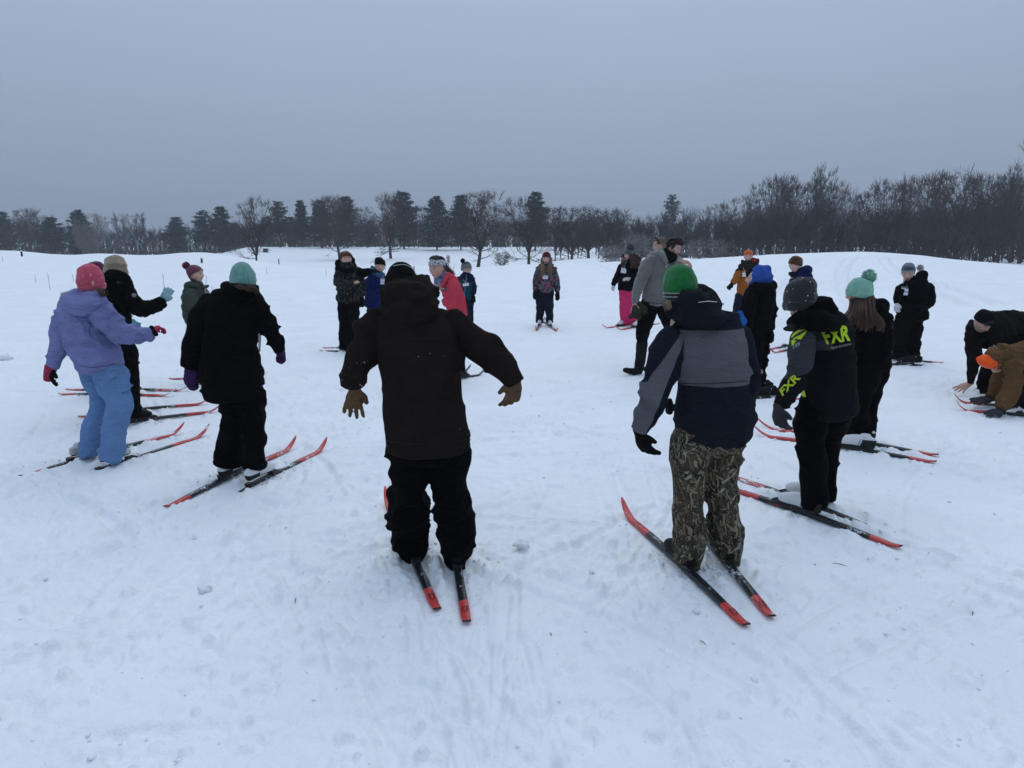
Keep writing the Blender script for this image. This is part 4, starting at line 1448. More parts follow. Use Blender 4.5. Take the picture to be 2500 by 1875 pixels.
    def boot(s, mat, heel, toe, size=None, lift=.03, fwd=0.0):
        """boot standing on its ski: heel and toe pixels give the place, the ski the direction"""
        C = Vector((0, 0, CAMZ))
        k = (CAMZ - .03) / CAMZ
        a = hit(*s.px(*heel)); b = hit(*s.px(*toe))
        a = C + (a - C) * k; b = C + (b - C) * k
        d = b - a; d.z = 0
        mid = (a + b) / 2
        best = None
        for i, (A, B) in enumerate(_SEG):
            D_, t = seg_dist(np.array([mid.x]), np.array([mid.y]), A, B)
            if best is None or D_[0] < best[0]: best = (D_[0], t[0], i)
        size = size or max(.22, min(.30, d.length))
        if best[0] < .28:
            A, B = _SEG[best[2]]; u = Vector((B.x - A.x, B.y - A.y, 0)); L = u.length; u.normalize()
            if best[2] in BOOT_ON:                       # the pair's other ski is the free one
                pass
            t = max(.3, min(.62, best[1]))
            m_ = Vector((A.x, A.y, 0)) + u * (L * t)
            a = m_ - u * (size * .5 - fwd); d = u * size
            BOOT_ON[best[2]] = (L * t + size * .5 + fwd)
            z = gmac(a.x, a.y) + .034
        else:
            z = gmac(a.x, a.y) + .002
        o = bpy.data.objects.new('boot', BOOT); col.objects.link(o)
        if not BOOT.materials: BOOT.materials.append(mat)
        o.parent = s.e
        o.material_slots[0].link = 'OBJECT'; o.material_slots[0].material = mat
        k = size / .275
        o.location = Vector((a.x, a.y, z)) - s.o
        o.rotation_euler = (0, 0, math.atan2(d.y, d.x))
        o.scale = (k, k, k)
        s.boots = getattr(s, 'boots', []) + [Vector((a.x, a.y, z)) + d * .25 - s.o]
        return o
    def finish(s):
        if hasattr(s, 'tr'):
            mat, T, B, kw, crop = s.tr
            keep = s.crop; s.crop = crop; s.late = True
            for t in T:
                if not getattr(s, 'boots', None): break
                q = t[-1]; last = s.pt(q[0], q[1], q[3] if len(q) > 3 else 0)
                bt = min(s.boots, key=lambda v: (v - last).length)
                dy = bt.y - last.y - getattr(s, 'hem', 0.0)
                if abs(dy) > .45 or (bt - last).length > .6: continue
                n = len(t)
                for i in range(n):
                    w = min(1, i / max(1, n - 2)); w = w * w * (3 - 2 * w)
                    q = list(t[i]) + [0.0, 1.0][len(t[i]) - 3:]
                    q[3] += dy * w
                    if i > 1: q[2] *= .955
                    t[i] = tuple(q)
            s.garment('trousers', mat, T, B, **kw)
            s.crop = keep
        g = s.bodyg
        V = []; Fc = []; CO = []
        sk = s.headkw['skin'] if s.head else FAIR
        if s.head:
            c, h, R = s.head
        if s.head and s.neck:
            # neck
            dn = R @ Vector((0, .06, -.42)) * h
            loft(g, [c + dn * .6, c + dn + Vector((0, .01, -.12 * h)), c + dn + Vector((0, .02, -.55 * h))], [h * .23] * 2 + [h * .3], [h * .23] * 2 + [h * .25], Vector((0, 1, 0)), 12)
        if g.v:
            me = remesh(g, .03, 1, 'body')
            V = [tuple(v.co) for v in me.vertices]; Fc = [tuple(p.vertices) for p in me.polygons]
            CO = [list(sk)] * len(V)
            bpy.data.meshes.remove(me)
        if s.head:
            v2, f2, c2 = head_mesh(h, R, c, hi=s.headkw.pop('hi', True), **s.headkw)
            b = len(V); V += v2; Fc += [tuple(i + b for i in q) for q in f2]; CO += c2
        for bm_ in getattr(s, 'bare', []):
            b = len(V); V += [tuple(v.co) for v in bm_.vertices]; Fc += [tuple(i + b for i in p.vertices) for p in bm_.polygons]
            CO += [[sk[0], sk[1] * .85, sk[2] * .8]] * len(bm_.vertices)
            bpy.data.meshes.remove(bm_)
        me = bpy.data.meshes.new('body'); me.from_pydata(V, [], Fc); me.update(); smooth(me)
        ca = me.color_attributes.new('col', 'FLOAT_COLOR', 'POINT')
        arr = np.ones((len(V), 4), dtype=np.float32); arr[:, :3] = np.array(CO)
        ca.data.foreach_set('color', arr.ravel())
        obj('body', me, SKIN, s.e)
        return s

    # ---- details lying on the cloth
    def plane_side(s, g, X, Z, a, b):
        """1 where the point lies left of the line a->b drawn in the photo (crop pixels), soft edge"""
        p = s.pt(*a); q = s.pt(*b)
        nx, nz = -(q.z - p.z), (q.x - p.x)
        L = math.hypot(nx, nz); nx /= L; nz /= L
        v = g.math('ADD', g.math('MULTIPLY', X, nx), g.math('MULTIPLY', Z, nz))
        return g.step(v, nx * p.x + nz * p.z - .002, nx * p.x + nz * p.z + .002)
    def decal(s, name, target, mat, polys, parent, lift=.004, sub=3):
        """flat print: polygons given in crop pixels, laid on the cloth surface"""
        tm = target.data
        bv = BVHTree.FromPolygons([v.co.copy() for v in tm.vertices], [tuple(p.vertices) for p in tm.polygons])
        org = Vector((0, 0, CAMZ)) - s.o
        bm = bmesh.new()
        for P in polys:
            try: bm.faces.new([bm.verts.new((x, y, 0)) for x, y in P])
            except ValueError: pass
        bmesh.ops.triangulate(bm, faces=bm.faces)
        for _ in range(sub):
            bmesh.ops.subdivide_edges(bm, edges=[e for e in bm.edges if e.calc_length() > 9], cuts=1)
            bmesh.ops.triangulate(bm, faces=bm.faces)
        bad = []
        for v in bm.verts:
            d = (s.pt(v.co.x, v.co.y) - org).normalized()
            hit_ = bv.ray_cast(org, d)
            if hit_[0] is None: bad.append(v)
            else: v.co = hit_[0] - d * lift
        bmesh.ops.delete(bm, geom=bad, context='VERTS')
        me = bpy.data.meshes.new(name); bm.to_mesh(me); bm.free(); smooth(me)
        return obj(name, me, mat, parent)
    def seam(s, target, pts, mat, w=3.0, parent=None, name='seam'):
        """a stitched line drawn along crop pixels on the cloth"""
        P = catmull(pts, 5)
        polys = []
        for i in range(len(P) - 1):
            d = P[i + 1] - P[i]; L = math.hypot(*d) or 1; n = np.array([-d[1], d[0]]) / L * w / 2
            polys.append([tuple(P[i] + n), tuple(P[i + 1] + n), tuple(P[i + 1] - n), tuple(P[i] - n)])
        return s.decal(name, target, mat, polys, parent or target, .003, 1)
    def badge(s, x, y, w, h, label, tilt=0, target=None, cord=None, off=-.02):
        """name card in a clear sleeve hanging on a cord"""
        if target is not None:
            tm = target.data
            bv = BVHTree.FromPolygons([v.co.copy() for v in tm.vertices], [tuple(p.vertices) for p in tm.polygons])
            org = Vector((0, 0, CAMZ)) - s.o
            d = (s.pt(x, y) - org).normalized(); hh = bv.ray_cast(org, d)
            c = (hh[0] - d * .022) if hh[0] is not None else s.pt(x, y, -.15)
        else: c = s.pt(x, y, off)
        W = s.m(w); H_ = s.m(h)
        e = empty('name_badge', s.o + c)
        e.rotation_euler = (rad(-6), rad(tilt), 0)
        g = Geo(); g.box((0, 0, 0), (W, .004, H_)); obj('sleeve', g.mesh('sleeve', False), plain('badge_edge', (.25, .27, .3), .3), e)
        g = Geo(); g.box((0, -.003, -H_ * .08), (W * .9, .002, H_ * .74)); cd = obj('card', g.mesh('card', False), plain('white_card', (.75, .76, .78), .5), e)
        g = Geo()
        R = random.Random(int(x)); k = -W * .25
        while k < W * .25:
            ww = W * R.uniform(.05, .09); g.box((k, -.0045, -H_ * .08 + R.uniform(-.01, .01) * H_), (ww, .001, H_ * R.uniform(.09, .16))); k += ww * 1.35
        obj('name_mark', g.mesh('name_mark', False), plain('blue_ink', (.12, .2, .42), .6), cd)
        g = Geo()
        for sx in (-1, 1):
            g.tube([(0, 0, H_ * .5), (sx * W * .25, .01, H_ * 1.4), (sx * W * .55, .03, H_ * 2.2)], [.003] * 3, 5)
        obj('cord', g.mesh('cord'), plain('white_cord', (.5, .5, .5), .8), e)
        tag(e, label, 'badge', 'name badges')
        return e

def text_polys(txt, quad, bold=.02, spacing=1.0):
    """outline text mapped into a four-cornered patch (TL, TR, BR, BL) in crop pixels -> triangles"""
    cu = bpy.data.curves.new('t', 'FONT'); cu.body = txt; cu.size = 1; cu.offset = bold; cu.resolution_u = 2; cu.space_character = spacing
    o = bpy.data.objects.new('t', cu); col.objects.link(o)
    dg = bpy.context.evaluated_depsgraph_get()
    me = bpy.data.meshes.new_from_object(o.evaluated_get(dg))
    bpy.data.objects.remove(o); bpy.data.curves.remove(cu)
    v = np.array([tuple(q.co) for q in me.vertices])
    lo = v.min(0); hi_ = v.max(0)
    u = (v[:, 0] - lo[0]) / (hi_[0] - lo[0]); w = (v[:, 1] - lo[1]) / (hi_[1] - lo[1])
    TL, TR, BR, BL = [np.array(q, dtype=float) for q in quad]
    P = (1 - u)[:, None] * ((1 - w)[:, None] * BL + w[:, None] * TL) + u[:, None] * ((1 - w)[:, None] * BR + w[:, None] * TR)
    polys = [[tuple(P[i]) for i in p.vertices] for p in me.polygons]
    bpy.data.meshes.remove(me)
    return polys

# ---- colours of cloth
BLACK = fabric('black_cloth', (.0022, .0022, .0027), flecks=.06)
BLACKP = fabric('black_snow_trousers', (.0020, .0020, .0024), flecks=.08)
BROWNJ = fabric('dark_brown_canvas', (.0125, .0083, .0070), flecks=.22, bump=.1)
NAVY = fabric('navy_cloth', (.010, .013, .025))
LILAC = fabric('lilac_canvas', (.185, .20, .39), flecks=.2, var=.12)
SKYBLUE = fabric('blue_snow_trousers', (.135, .24, .44), flecks=.05, var=.08)
CREAM = fabric('cream_fleece', (.50, .49, .46))
OLIVE = fabric('olive_puffer', (.050, .060, .050), var=.12, bump=.15)
ROYAL = fabric('royal_blue_puffer', (.010, .016, .085), var=.15, bump=.15)
CORAL = fabric('coral_puffer', (.50, .050, .075), var=.1, bump=.15)
FLEECE = fabric('grey_fleece', (.155, .155, .145), weave=300, sheen=.4, var=.12)
PINK = fabric('hot_pink_trousers', (.62, .035, .145), var=.08)
RUST = fabric('rust_orange_puffer', (.36, .115, .022), var=.1)
TANC = fabric('tan_canvas', (.115, .060, .026), flecks=.34, var=.15)
DKBROWN = fabric('dark_brown_hoodie', (.0075, .0052, .0043))
GLOVEB = fabric('black_glove', (.005, .005, .006))
GLOVET = fabric('tan_leather_glove', (.110, .068, .036), var=.3)
GLOVEM = fabric('mint_knit_glove', (.23, .38, .40))
GLOVEC = fabric('teal_glove', (.10, .30, .38))
GLOVEP = fabric('pink_glove', (.34, .035, .075))
GLOVEU = fabric('purple_mitten', (.040, .014, .065))
GLOVEW = fabric('white_glove', (.5, .5, .5))
GLOVEG = fabric('speckled_grey_glove', (.045, .045, .05), flecks=.3)
GLOVEO = fabric('olive_glove', (.035, .032, .022))

def camo_reed():
    """marsh-grass camouflage: dark brown ground, crossing tan and grey blades"""
    g = NG('reed_camouflage')
    base = g.mix(g.step(g.noise(g.oc, 9, 4, .6, .5), .35, .65), (.016, .013, .009), (.055, .044, .028))
    c = base
    for i, (sc_, rot, th, colr, wv) in enumerate([((70, 70, 7), .35, .695, (.11, .088, .056), 1.4), ((95, 95, 9), -.45, .70, (.075, .062, .042), 1.8), ((80, 80, 6), .1, .72, (.21, .175, .12), 1.3), ((60, 60, 8), 1.0, .725, (.17, .14, .10), 2.2), ((42, 42, 5), -.8, .76, (.24, .21, .16), 2.0)]):
        w = g.new('ShaderNodeVectorMath', operation='ADD'); g.put(w.inputs[0], g.scale(g.oc, (1, 1, 1), rot=(0, rot, .3 * i)))
        nz = g.new('ShaderNodeVectorMath', operation='SCALE'); g.put(nz.inputs[0], g.noise(g.oc, 5 + 2 * i, 2, color=True)); nz.inputs[3].default_value = .035 * wv
        g.put(w.inputs[1], nz.outputs[0])
        n = g.noise(g.scale(w.outputs[0], sc_), 1.0, 1.0, .4)
        c = g.mix(g.step(n, th - .10, th - .08), c, colr)
        c = g.mix(g.math('MULTIPLY', g.step(n, th - .125, th - .115), g.math('SUBTRACT', 1.0, g.step(n, th - .10, th - .095))), c, (.006, .005, .004))
    nm = g.bump(g.noise(g.oc, 18, 4, .6, .5), .3, .02)
    return g.done(c, .85, .15, nm)
REED = camo_reed()
def camo_dark(name, cols, sc_=26):
    g = NG(name)
    c = cols[0]
    for i, q in enumerate(cols[1:]):
        n = g.noise(g.scale(g.oc, (1, 1, 1), loc=(i * 3.1, 0, 0)), sc_, 2, .5, .4)
        c = g.mix(g.step(n, .54, .56), c, q)
    return g.done(c, .85, .15)
CAMOD = camo_dark('dark_camouflage', [(.005, .005, .006), (.022, .024, .022), (.045, .045, .04), (.006, .006, .006)])
CAMOP = camo_dark('grey_camouflage', [(.012, .012, .013), (.06, .06, .055), (.025, .025, .025), (.006, .006, .006)], 20)
def floral():
    g = NG('floral_print')
    v = g.voro(g.oc, 34, out=1)
    r = g.xyz(v)
    c = g.mix(g.math('GREATER_THAN', r[0], .45), (.018, .02, .03), (.14, .14, .16))
    c = g.mix(g.math('GREATER_THAN', r[1], .74), c, (.30, .04, .08))
    c = g.mix(g.math('GREATER_THAN', r[2], .80), c, (.05, .10, .11))
    e = g.voro(g.oc, 34, 'DISTANCE_TO_EDGE')
    c = g.mix(g.math('LESS_THAN', e, .05), c, (.01, .01, .015))
    return g.done(c, .85, .15)
FLORAL = floral()
# ------------------------------------------------------------------ the people
def blocks(name, p, base, items, rough=.85):
    g = NG(name)
    X, Y, Z = g.xyz()
    n = g.noise(g.oc, 8, 4, .6)
    c = g.mix(0.0, base, base)
    for colr, lines in items:
        k = None
        for a, b in lines:
            q = p.plane_side(g, X, Z, a, b)
            k = q if k is None else g.math('MULTIPLY', k, q)
        c = g.mix(k, c, colr)
    c = g.mix(g.math('MULTIPLY', g.step(n, .3, .7), .25), c, g.mix(.5, c, (0, 0, 0)))
    crease = g.math('MULTIPLY', g.math('ABSOLUTE', g.math('SUBTRACT', g.noise(g.scale(g.oc, (.55, .55, 1.7)), 15.0, 3.0, .5, .9), .5)), 2.0)
    return g.done(c, rough, .06, g.bump(g.math('ADD', crease, g.math('MULTIPLY', g.noise(g.oc, 900, 1), .05)), .75, .03))

BLOND = hair_mat('dark_blond_hair', (.20, .14, .085))
BROWNH = hair_mat('brown_hair', (.070, .034, .019))
DARKH = hair_mat('near_black_hair', (.020, .014, .011))
GINGER = hair_mat('ginger_hair', (.16, .065, .03))
AUBURN = hair_mat('auburn_hair', (.060, .026, .02))
RING = None

# 1 brown jacket, seen from behind, arms held out
p = Person('D', (470, 1372), 'person seen from behind in long dark brown hooded jacket, tan gloves, arms held out')
jk = p.garment('jacket', BROWNJ, [[(365, 225, 90, .12, .7), (368, 270, 165, .10, .62), (378, 330, 184, .06, .66), (400, 430, 184, .03, .70), (414, 520, 180, 0, .72), (418, 600, 179, 0, .72), (425, 720, 181, -.02, .72), (434, 800, 186, -.03, .72), (436, 842, 184, -.03, .7)]], amp=.010)
p.garment('sleeve', BROWNJ, [[(225, 300, 62, .07), (180, 375, 66, .05), (140, 465, 60, .0), (124, 530, 52, -.05), (119, 585, 44, -.08)]], parent=jk, amp=.016, fz=12)
p.garment('sleeve', BROWNJ, [[(530, 290, 66, .08), (610, 345, 66, .08), (695, 420, 62, .05), (755, 478, 57, .02), (798, 528, 46, 0), (818, 556, 40, 0)]], parent=jk, amp=.016, fz=12)
hd = p.garment('hood', BROWNJ, [[(240, 245, 34, .03), (290, 285, 36, -.03), (370, 288, 36, -.06), (440, 255, 36, -.04), (484, 195, 26, .03)], [(258, 230, 36, .1), (256, 165, 26, .16), (296, 118, 20, .17), (370, 104, 20, .16), (434, 124, 24, .14), (482, 180, 28, .06)]], [(366, 200, 122, 92, .03, 72, -12), (350, 255, 90, 40, -.04, 50, -10), (432, 168, 60, 52, .07, 60), (300, 160, 55, 50, .1, 60), (395, 138, 74, 46, .1, 60)], parent=jk, amp=.02, fz=9, fx=6)
p.garment('trousers', BLACKP, [[(345, 830, 92, 0, .8), (362, 920, 88, 0, .9), (360, 1000, 82), (354, 1090, 90), (366, 1180, 92), (364, 1250, 88), (372, 1305, 66), (388, 1345, 32)],
    [(520, 830, 92, 0, .8), (528, 920, 86, 0, .9), (530, 1000, 80), (544, 1100, 92), (552, 1180, 98), (566, 1262, 96), (562, 1320, 66), (574, 1385, 30)]], [(436, 860, 160, 60, 0, 110), (310, 1272, 34, 16, 0, 40, 10), (640, 1268, 26, 18, 0, 40, -30)], amp=.022, fz=9, fx=5)
SEAMB = plain('dark_seam', (.003, .0025, .002), .8)
p.seam(jk, [(205, 400), (300, 372), (420, 366), (560, 372)], SEAMB, 4); p.seam(jk, [(256, 815), (340, 826), (440, 828), (540, 820), (612, 806)], SEAMB, 4)
p.set_head(322, 150, 185, 178, 28, 0, .20)
p.hat(fabric('black_fleece_hat', (.006, .006, .007)), 16, cuff=.0, top=.60, zb=-.1)
g = Geo(); _P = [p.pt(x, y, .10) for x, y in ((285, 52), (330, 46), (365, 60), (390, 92))]
g.tube(catmull([tuple(q) for q in _P], 5), [.0012] * 16, 5); obj('hat_piping', g.mesh('hat_piping'), plain('white_piping', (.5, .5, .5), .7), p.e)
p.glove(GLOVET, (119, 582, -.08), (112, 668, -.08), (0, 1, .1), 1, .28, spread=.14, size=.158, fat=1.12)
p.glove(GLOVET, (820, 545, 0), (796, 682, .02), (-.5, .8, 0), -1, .6, spread=.08, size=.175, fat=1.1)
for x, y in ((262, 850), (615, 800)):
    g = Geo(); g.tube([p.pt(x, y, -.05), p.pt(x + 2, y + 18, -.05), p.pt(x + 6, y + 8, -.05)], [.003] * 3, 5); obj('drawcord', g.mesh('drawcord'), GLOVEB, jk)
p.boot(BOOTB, (392, 1352), (352, 1290), .24, fwd=.09); p.boot(BOOTB, (575, 1396), (565, 1330), .24, fwd=.12)
p.finish(); P_brown = p

# 2 lilac jacket, pink beanie
p = Person('A', (680, 1500), 'person in lilac hooded jacket, pink beanie and blue snow trousers, one arm stretched forward')
jk = p.garment('jacket', LILAC, [[(548, 395, 90, .05, .85), (558, 440, 150, .03, .72), (570, 500, 168, .02, .75), (582, 600, 160, 0, .78), (612, 710, 148, 0, .82), (652, 800, 153, 0, .88), (664, 860, 147, 0, .88), (667, 888, 138, 0, .86)]], amp=.013, fz=12)
p.garment('sleeve', LILAC, [[(448, 485, 62, .02), (428, 590, 68, .0), (405, 700, 64, -.02), (374, 800, 55, -.05), (350, 868, 46, -.06)]], parent=jk, amp=.014, fz=11)
p.garment('sleeve', LILAC, [[(660, 480, 72, -.04), (735, 570, 76, -.06), (815, 640, 70, -.03), (900, 662, 58, .05), (970, 656, 50, .10), (1018, 645, 46, .13)]], parent=jk, amp=.014, fz=10, fx=12)
hd = p.garment('hood', LILAC, [[(440, 405, 36, 0), (480, 450, 50, -.07), (550, 470, 56, -.12), (640, 445, 50, -.10), (715, 415, 32, -.02)], [(435, 400, 30, .04), (520, 392, 34, -.02), (620, 392, 34, -.04), (700, 405, 28, 0)]], [(570, 430, 130, 55, -.04, 80, 5)], parent=jk, amp=.010)
p.garment('hood_lining', CREAM, [[(430, 388, 20, .05), (490, 370, 20, .02), (570, 366, 18, .0), (640, 376, 18, -.02), (690, 398, 14, -.02)]], parent=hd, amp=.004, vox=.007, body=False)
SEAML = plain('lilac_seam', (.075, .082, .19), .9)
p.seam(jk, [(655, 470), (625, 540), (604, 610), (612, 668)], SEAML, 5); p.seam(jk, [(535, 868), (620, 876), (700, 868), (790, 846)], SEAML, 4); p.seam(jk, [(500, 520), (540, 560), (570, 600), (575, 660)], SEAML, 4)
p.garment('trousers', SKYBLUE, [[(628, 870, 88, .08, .9), (645, 960, 84, .1), (668, 1060, 72, .1), (668, 1140, 66, .1), (640, 1240, 74, .08), (614, 1350, 74, .08), (600, 1470, 70, .06)],
    [(712, 860, 98, 0, .9), (752, 960, 104), (790, 1070, 94, -.02), (798, 1150, 88, -.03), (780, 1250, 86), (768, 1370, 84), (748, 1506, 92, -.02)]], [(670, 880, 130, 50, 0, 110)], amp=.013, fz=11)
p.set_head(618, 298, 188, 128, 0, 0, .02)
p.hat(knit('pink_fleece', [(0, (.52, .082, .125))], 0, flecks=.12), 4, zb=-.26, top=.63, rx=.395, ry=.48, cuff=.15, lump=.016, square=.78)
p.hair(BROWNH, [[p.pt(665, 345, -.06), p.pt(685, 375, -.08), p.pt(705, 402, -.08)], [p.pt(690, 350, -.02), p.pt(700, 378, -.04), p.pt(712, 400, -.05)]], n=70, spread=.010)
p.glove(GLOVEB, (348, 872, -.06), (340, 1003, -.06), (.6, .6, 0), 1, .55, size=.155, spread=.05)
g_ = p.garment('glove_cuff', GLOVEP, [[(346, 868, 40, -.06), (332, 920, 36, -.06), (318, 965, 26, -.06)]], amp=.002, vox=.007, body=False)
p.glove(GLOVEP, (1012, 622, .13), (1092, 606, .17), (0, 0, -1), -1, .95, size=.135)
p.garment('glove_strap', GLOVEB, [[(1018, 600, 14, .12), (1045, 640, 16, .11), (1058, 662, 14, .12)]], amp=.001, vox=.007, body=False)
g = Geo()
for a, b in (((600, 540), (590, 660)), ((640, 520), (600, 640))):
    pass
p.hem = .06; p.boot(BOOTG, (528, 1492), (640, 1462), .23, fwd=.05); p.boot(BOOTG, (668, 1528), (890, 1478), .24, fwd=.02)
p.finish()

# 3 tan fleece hat, black coat, mint gloves
p = Person('A', (890, 1232), 'person in black coat and tan fleece hat raising one mint-gloved hand')
jk = p.garment('coat', BLACK, [[(782, 258, 66, .02, .85), (778, 310, 112, 0, .7), (772, 420, 108, 0, .75), (765, 560, 106, 0, .8), (762, 690, 108, 0, .85), (760, 730, 106, 0, .85)]], [(770, 270, 85, 48, .02, 70)], amp=.012)
p.garment('sleeve', BLACK, [[(845, 350, 58, .0), (895, 440, 60, .02), (965, 480, 52, .08), (1040, 462, 46, .14), (1100, 432, 38, .18)]], parent=jk, amp=.012, fz=9, fx=14)
p.garment('sleeve', BLACK, [[(690, 340, 55, .05), (570, 400, 48, .1), (460, 490, 42, .1), (390, 535, 36, .1)]], parent=jk, amp=.01)
p.garment('trousers', BLACKP, [[(805, 720, 85, 0, .9), (846, 850, 84), (872, 960, 68), (893, 1060, 54), (905, 1140, 48), (906, 1205, 44)], [(720, 720, 80, .1, .9), (728, 880, 74, .12), (752, 1040, 60, .14), (762, 1190, 48, .14)]], amp=.014, fz=11)
p.set_head(786, 222, 160, 118, 0, 0, 0)
p.hat(knit('tan_fleece', [(0, (.33, .27, .19)), (.14, (.25, .20, .135)), (.30, (.35, .29, .21)), (.46, (.28, .225, .155)), (.6, (.34, .28, .2))], 0, band_noise=.2), 0, zb=-.12, top=.63, cuff=.16, rx=.395, ry=.47, lump=.02, square=.74)
p.hair(BLOND, [[p.hp(-.25, -.05, -.2), p.hp(-.28, -.02, -.5), p.hp(-.22, .05, -.75)]], n=60, spread=.015)
p.garment('collar', BLACK, [[(705, 250, 24, .06), (760, 250, 34, -.08), (830, 270, 34, -.08), (880, 310, 22, .02)]], parent=jk, amp=.01)
p.glove(GLOVEM, (1098, 428, .18), (1140, 352, .22), (-.4, .9, 0), -1, .3, size=.15, spread=.1)
p.glove(GLOVEM, (384, 545, .1), (346, 662, .1), (.6, .6, 0), -1, .5, size=.155, mitten=True)
g = Geo(); g.tube([p.pt(905, 388, -.08), p.pt(905, 388, -.09)], [p.m(14)] * 2, 14); obj('sleeve_patch', g.mesh('sleeve_patch', False), plain('grey_patch', (.2, .2, .2), .6), jk)
p.boot(BOOTB, (872, 1258), (1005, 1230), .27, .03); p.boot(BOOTB, (760, 1205), (880, 1182), .27, .03)
p.finish()

# 4 maroon hat, mostly hidden behind the last two
p = Person('A', (690, 1060), 'person in maroon hat mostly hidden behind the lilac jacket, teal glove showing')
jk = p.garment('jacket', NAVY, [[(662, 290, 45, 0, .9), (660, 340, 80, 0, .7), (655, 450, 84, 0, .8), (660, 600, 82, 0, .85), (668, 730, 80, 0, .85)]], amp=.008)
p.garment('sleeve', NAVY, [[(720, 380, 40, -.05), (770, 480, 40, -.1), (830, 540, 34, -.1), (872, 556, 28, -.08)]], parent=jk)
p.garment('sleeve', NAVY, [[(590, 380, 40, 0), (575, 500, 40, 0), (590, 620, 32, 0)]], parent=jk)
p.garment('trousers', BLACKP, [[(650, 720, 60), (660, 860, 52), (672, 1040, 44)], [(705, 720, 60), (715, 860, 52), (722, 1045, 44)]], amp=.01)
p.set_head(655, 236, 132, 95)
p.hat(knit('maroon_knit', [(0, (.10, .010, .045))], 24), 6, zb=-.05, top=.56, cuff=.18, ribs=20)
p.glove(GLOVEC, (868, 552, -.08), (926, 600, -.06), (.2, .6, -.3), -1, .5, size=.15)
p.boot(BOOTB, (640, 1060), (750, 1060), .26, .03); p.boot(BOOTB, (690, 1075), (800, 1075), .26, .03)
p.badge(884, 512, 20, 46, 'plastic card sleeve hanging beside the teal glove', off=-.12)
p.finish()

# 5 olive puffer, mauve pompom hat
p = Person('K', (420, 1545), 'person in olive puffer jacket and mauve pompom hat, seen from the side')
jk = p.garment('jacket', OLIVE, [[(395, 365, 82, 0, .9), (388, 430, 135, 0, .85), (388, 530, 158, 0, .9), (382, 650, 152, 0, .95), (372, 760, 140, 0, .95), (352, 835, 110, 0, .95)]], amp=.006, quilt=(.105, .011))
p.garment('sleeve', OLIVE, [[(325, 450, 72, -.12), (330, 560, 78, -.16), (362, 660, 74, -.17), (440, 715, 60, -.14), (520, 730, 48, -.1)]], parent=jk, amp=.006, quilt=(.09, .010))
p.garment('hood', OLIVE, [[(270, 400, 36, 0), (300, 375, 46, -.05), (365, 375, 40, -.08), (420, 395, 24, -.08)]], [(315, 395, 70, 48, .02, 90)], parent=jk, amp=.006)
p.garment('collar', OLIVE, [[(455, 395, 22, -.06), (505, 390, 24, -.03), (535, 372, 14, 0)]], parent=jk, amp=.003, vox=.009)
p.garment('trousers', BLACKP, [[(370, 820, 105, 0, .9), (395, 1000, 80, -.03), (412, 1250, 66, -.03), (425, 1485, 56, -.03)], [(400, 820, 95, .12, .9), (420, 1000, 75, .14), (430, 1250, 60, .14), (436, 1475, 52, .14)]], amp=.01)
p.set_head(392, 243, 205, 80, -4, 0, 0, look=0)
p.hat(knit('mauve_knit', [(0, (.155, .036, .070))], 40), 30, pom=(266, 140, 48), pommat=plain('mauve_wool', (.15, .03, .055), .95, .05, .3, 60), zb=-.0, top=.62, cuff=0, rx=.39, ry=.47, ribs=26, slouch=(0, .12))
p.hair(BROWNH, [[p.hp(-.2, .1, -.2), p.hp(-.2, .14, -.4), p.hp(-.18, .18, -.6)]], n=50, spread=.02)
p.boot(BOOTW, (385, 1540), (500, 1540), .24, .03); p.boot(BOOTW, (400, 1500), (515, 1500), .24, .03)
p.badge(510, 500, 72, 108, 'name badge on the olive puffer jacket', -10, jk)
p.finish()

# 6 black coat, mint knit beanie
p = Person('B', (470, 1410), 'person seen from behind in long black coat and chunky mint knit beanie, purple mittens')
jk = p.garment('coat', BLACK, [[(522, 248, 92, .05, .85), (512, 300, 150, .03, .72), (490, 390, 182, .0, .72), (462, 500, 168, 0, .74), (447, 590, 160, 0, .76), (456, 680, 172, 0, .8), (463, 780, 178, 0, .82), (464, 860, 178, 0, .82), (470, 905, 168, 0, .8)]], amp=.014)
p.garment('sleeve', BLACK, [[(360, 360, 80, 0), (285, 450, 86, -.02), (238, 570, 74, -.03), (216, 670, 60, -.05), (206, 738, 54, -.05)]], parent=jk, amp=.014)
p.garment('sleeve', BLACK, [[(615, 370, 66, 0), (680, 480, 62, .02), (716, 565, 52, .06), (742, 628, 42, .10)]], parent=jk, amp=.012)
p.garment('collar', BLACK, [[(425, 262, 34, .05), (480, 270, 52, -.06), (560, 290, 52, -.06), (620, 300, 30, .04)]], [(520, 270, 110, 45, 0, 80, 8)], parent=jk, amp=.014)
p.garment('trousers', BLACKP, [[(445, 860, 92, 0, .9), (470, 960, 88), (476, 1060, 76), (452, 1180, 84), (432, 1322, 94)], [(562, 860, 88, .05, .9), (580, 960, 80, .05), (588, 1060, 74, .05), (594, 1190, 70, .04), (594, 1330, 66, .04)]], amp=.012)
p.set_head(532, 214, 178, 160, 0, 0, 0)
p.hat(knit('mint_cable', [(0, (.155, .325, .285))], 34, fuzzy=.8), 6, zb=-.28, top=.63, cuff=.0, rx=.405, ry=.48, ribs=22, bands=5, lump=.012, square=.74)
p.hair(BROWNH, [[p.pt(575, 240, -.06), p.pt(600, 265, -.09), p.pt(622, 295, -.10)], [p.pt(540, 245, -.10), p.pt(565, 262, -.13), p.pt(590, 278, -.13)], [p.pt(505, 240, -.12), p.pt(525, 252, -.14), p.pt(545, 262, -.14)]], n=150, spread=.012)
p.glove(GLOVEU, (206, 738, -.05), (214, 862, -.04), (.5, .8, 0), 1, .35, mitten=True, size=.150, fat=1.35)
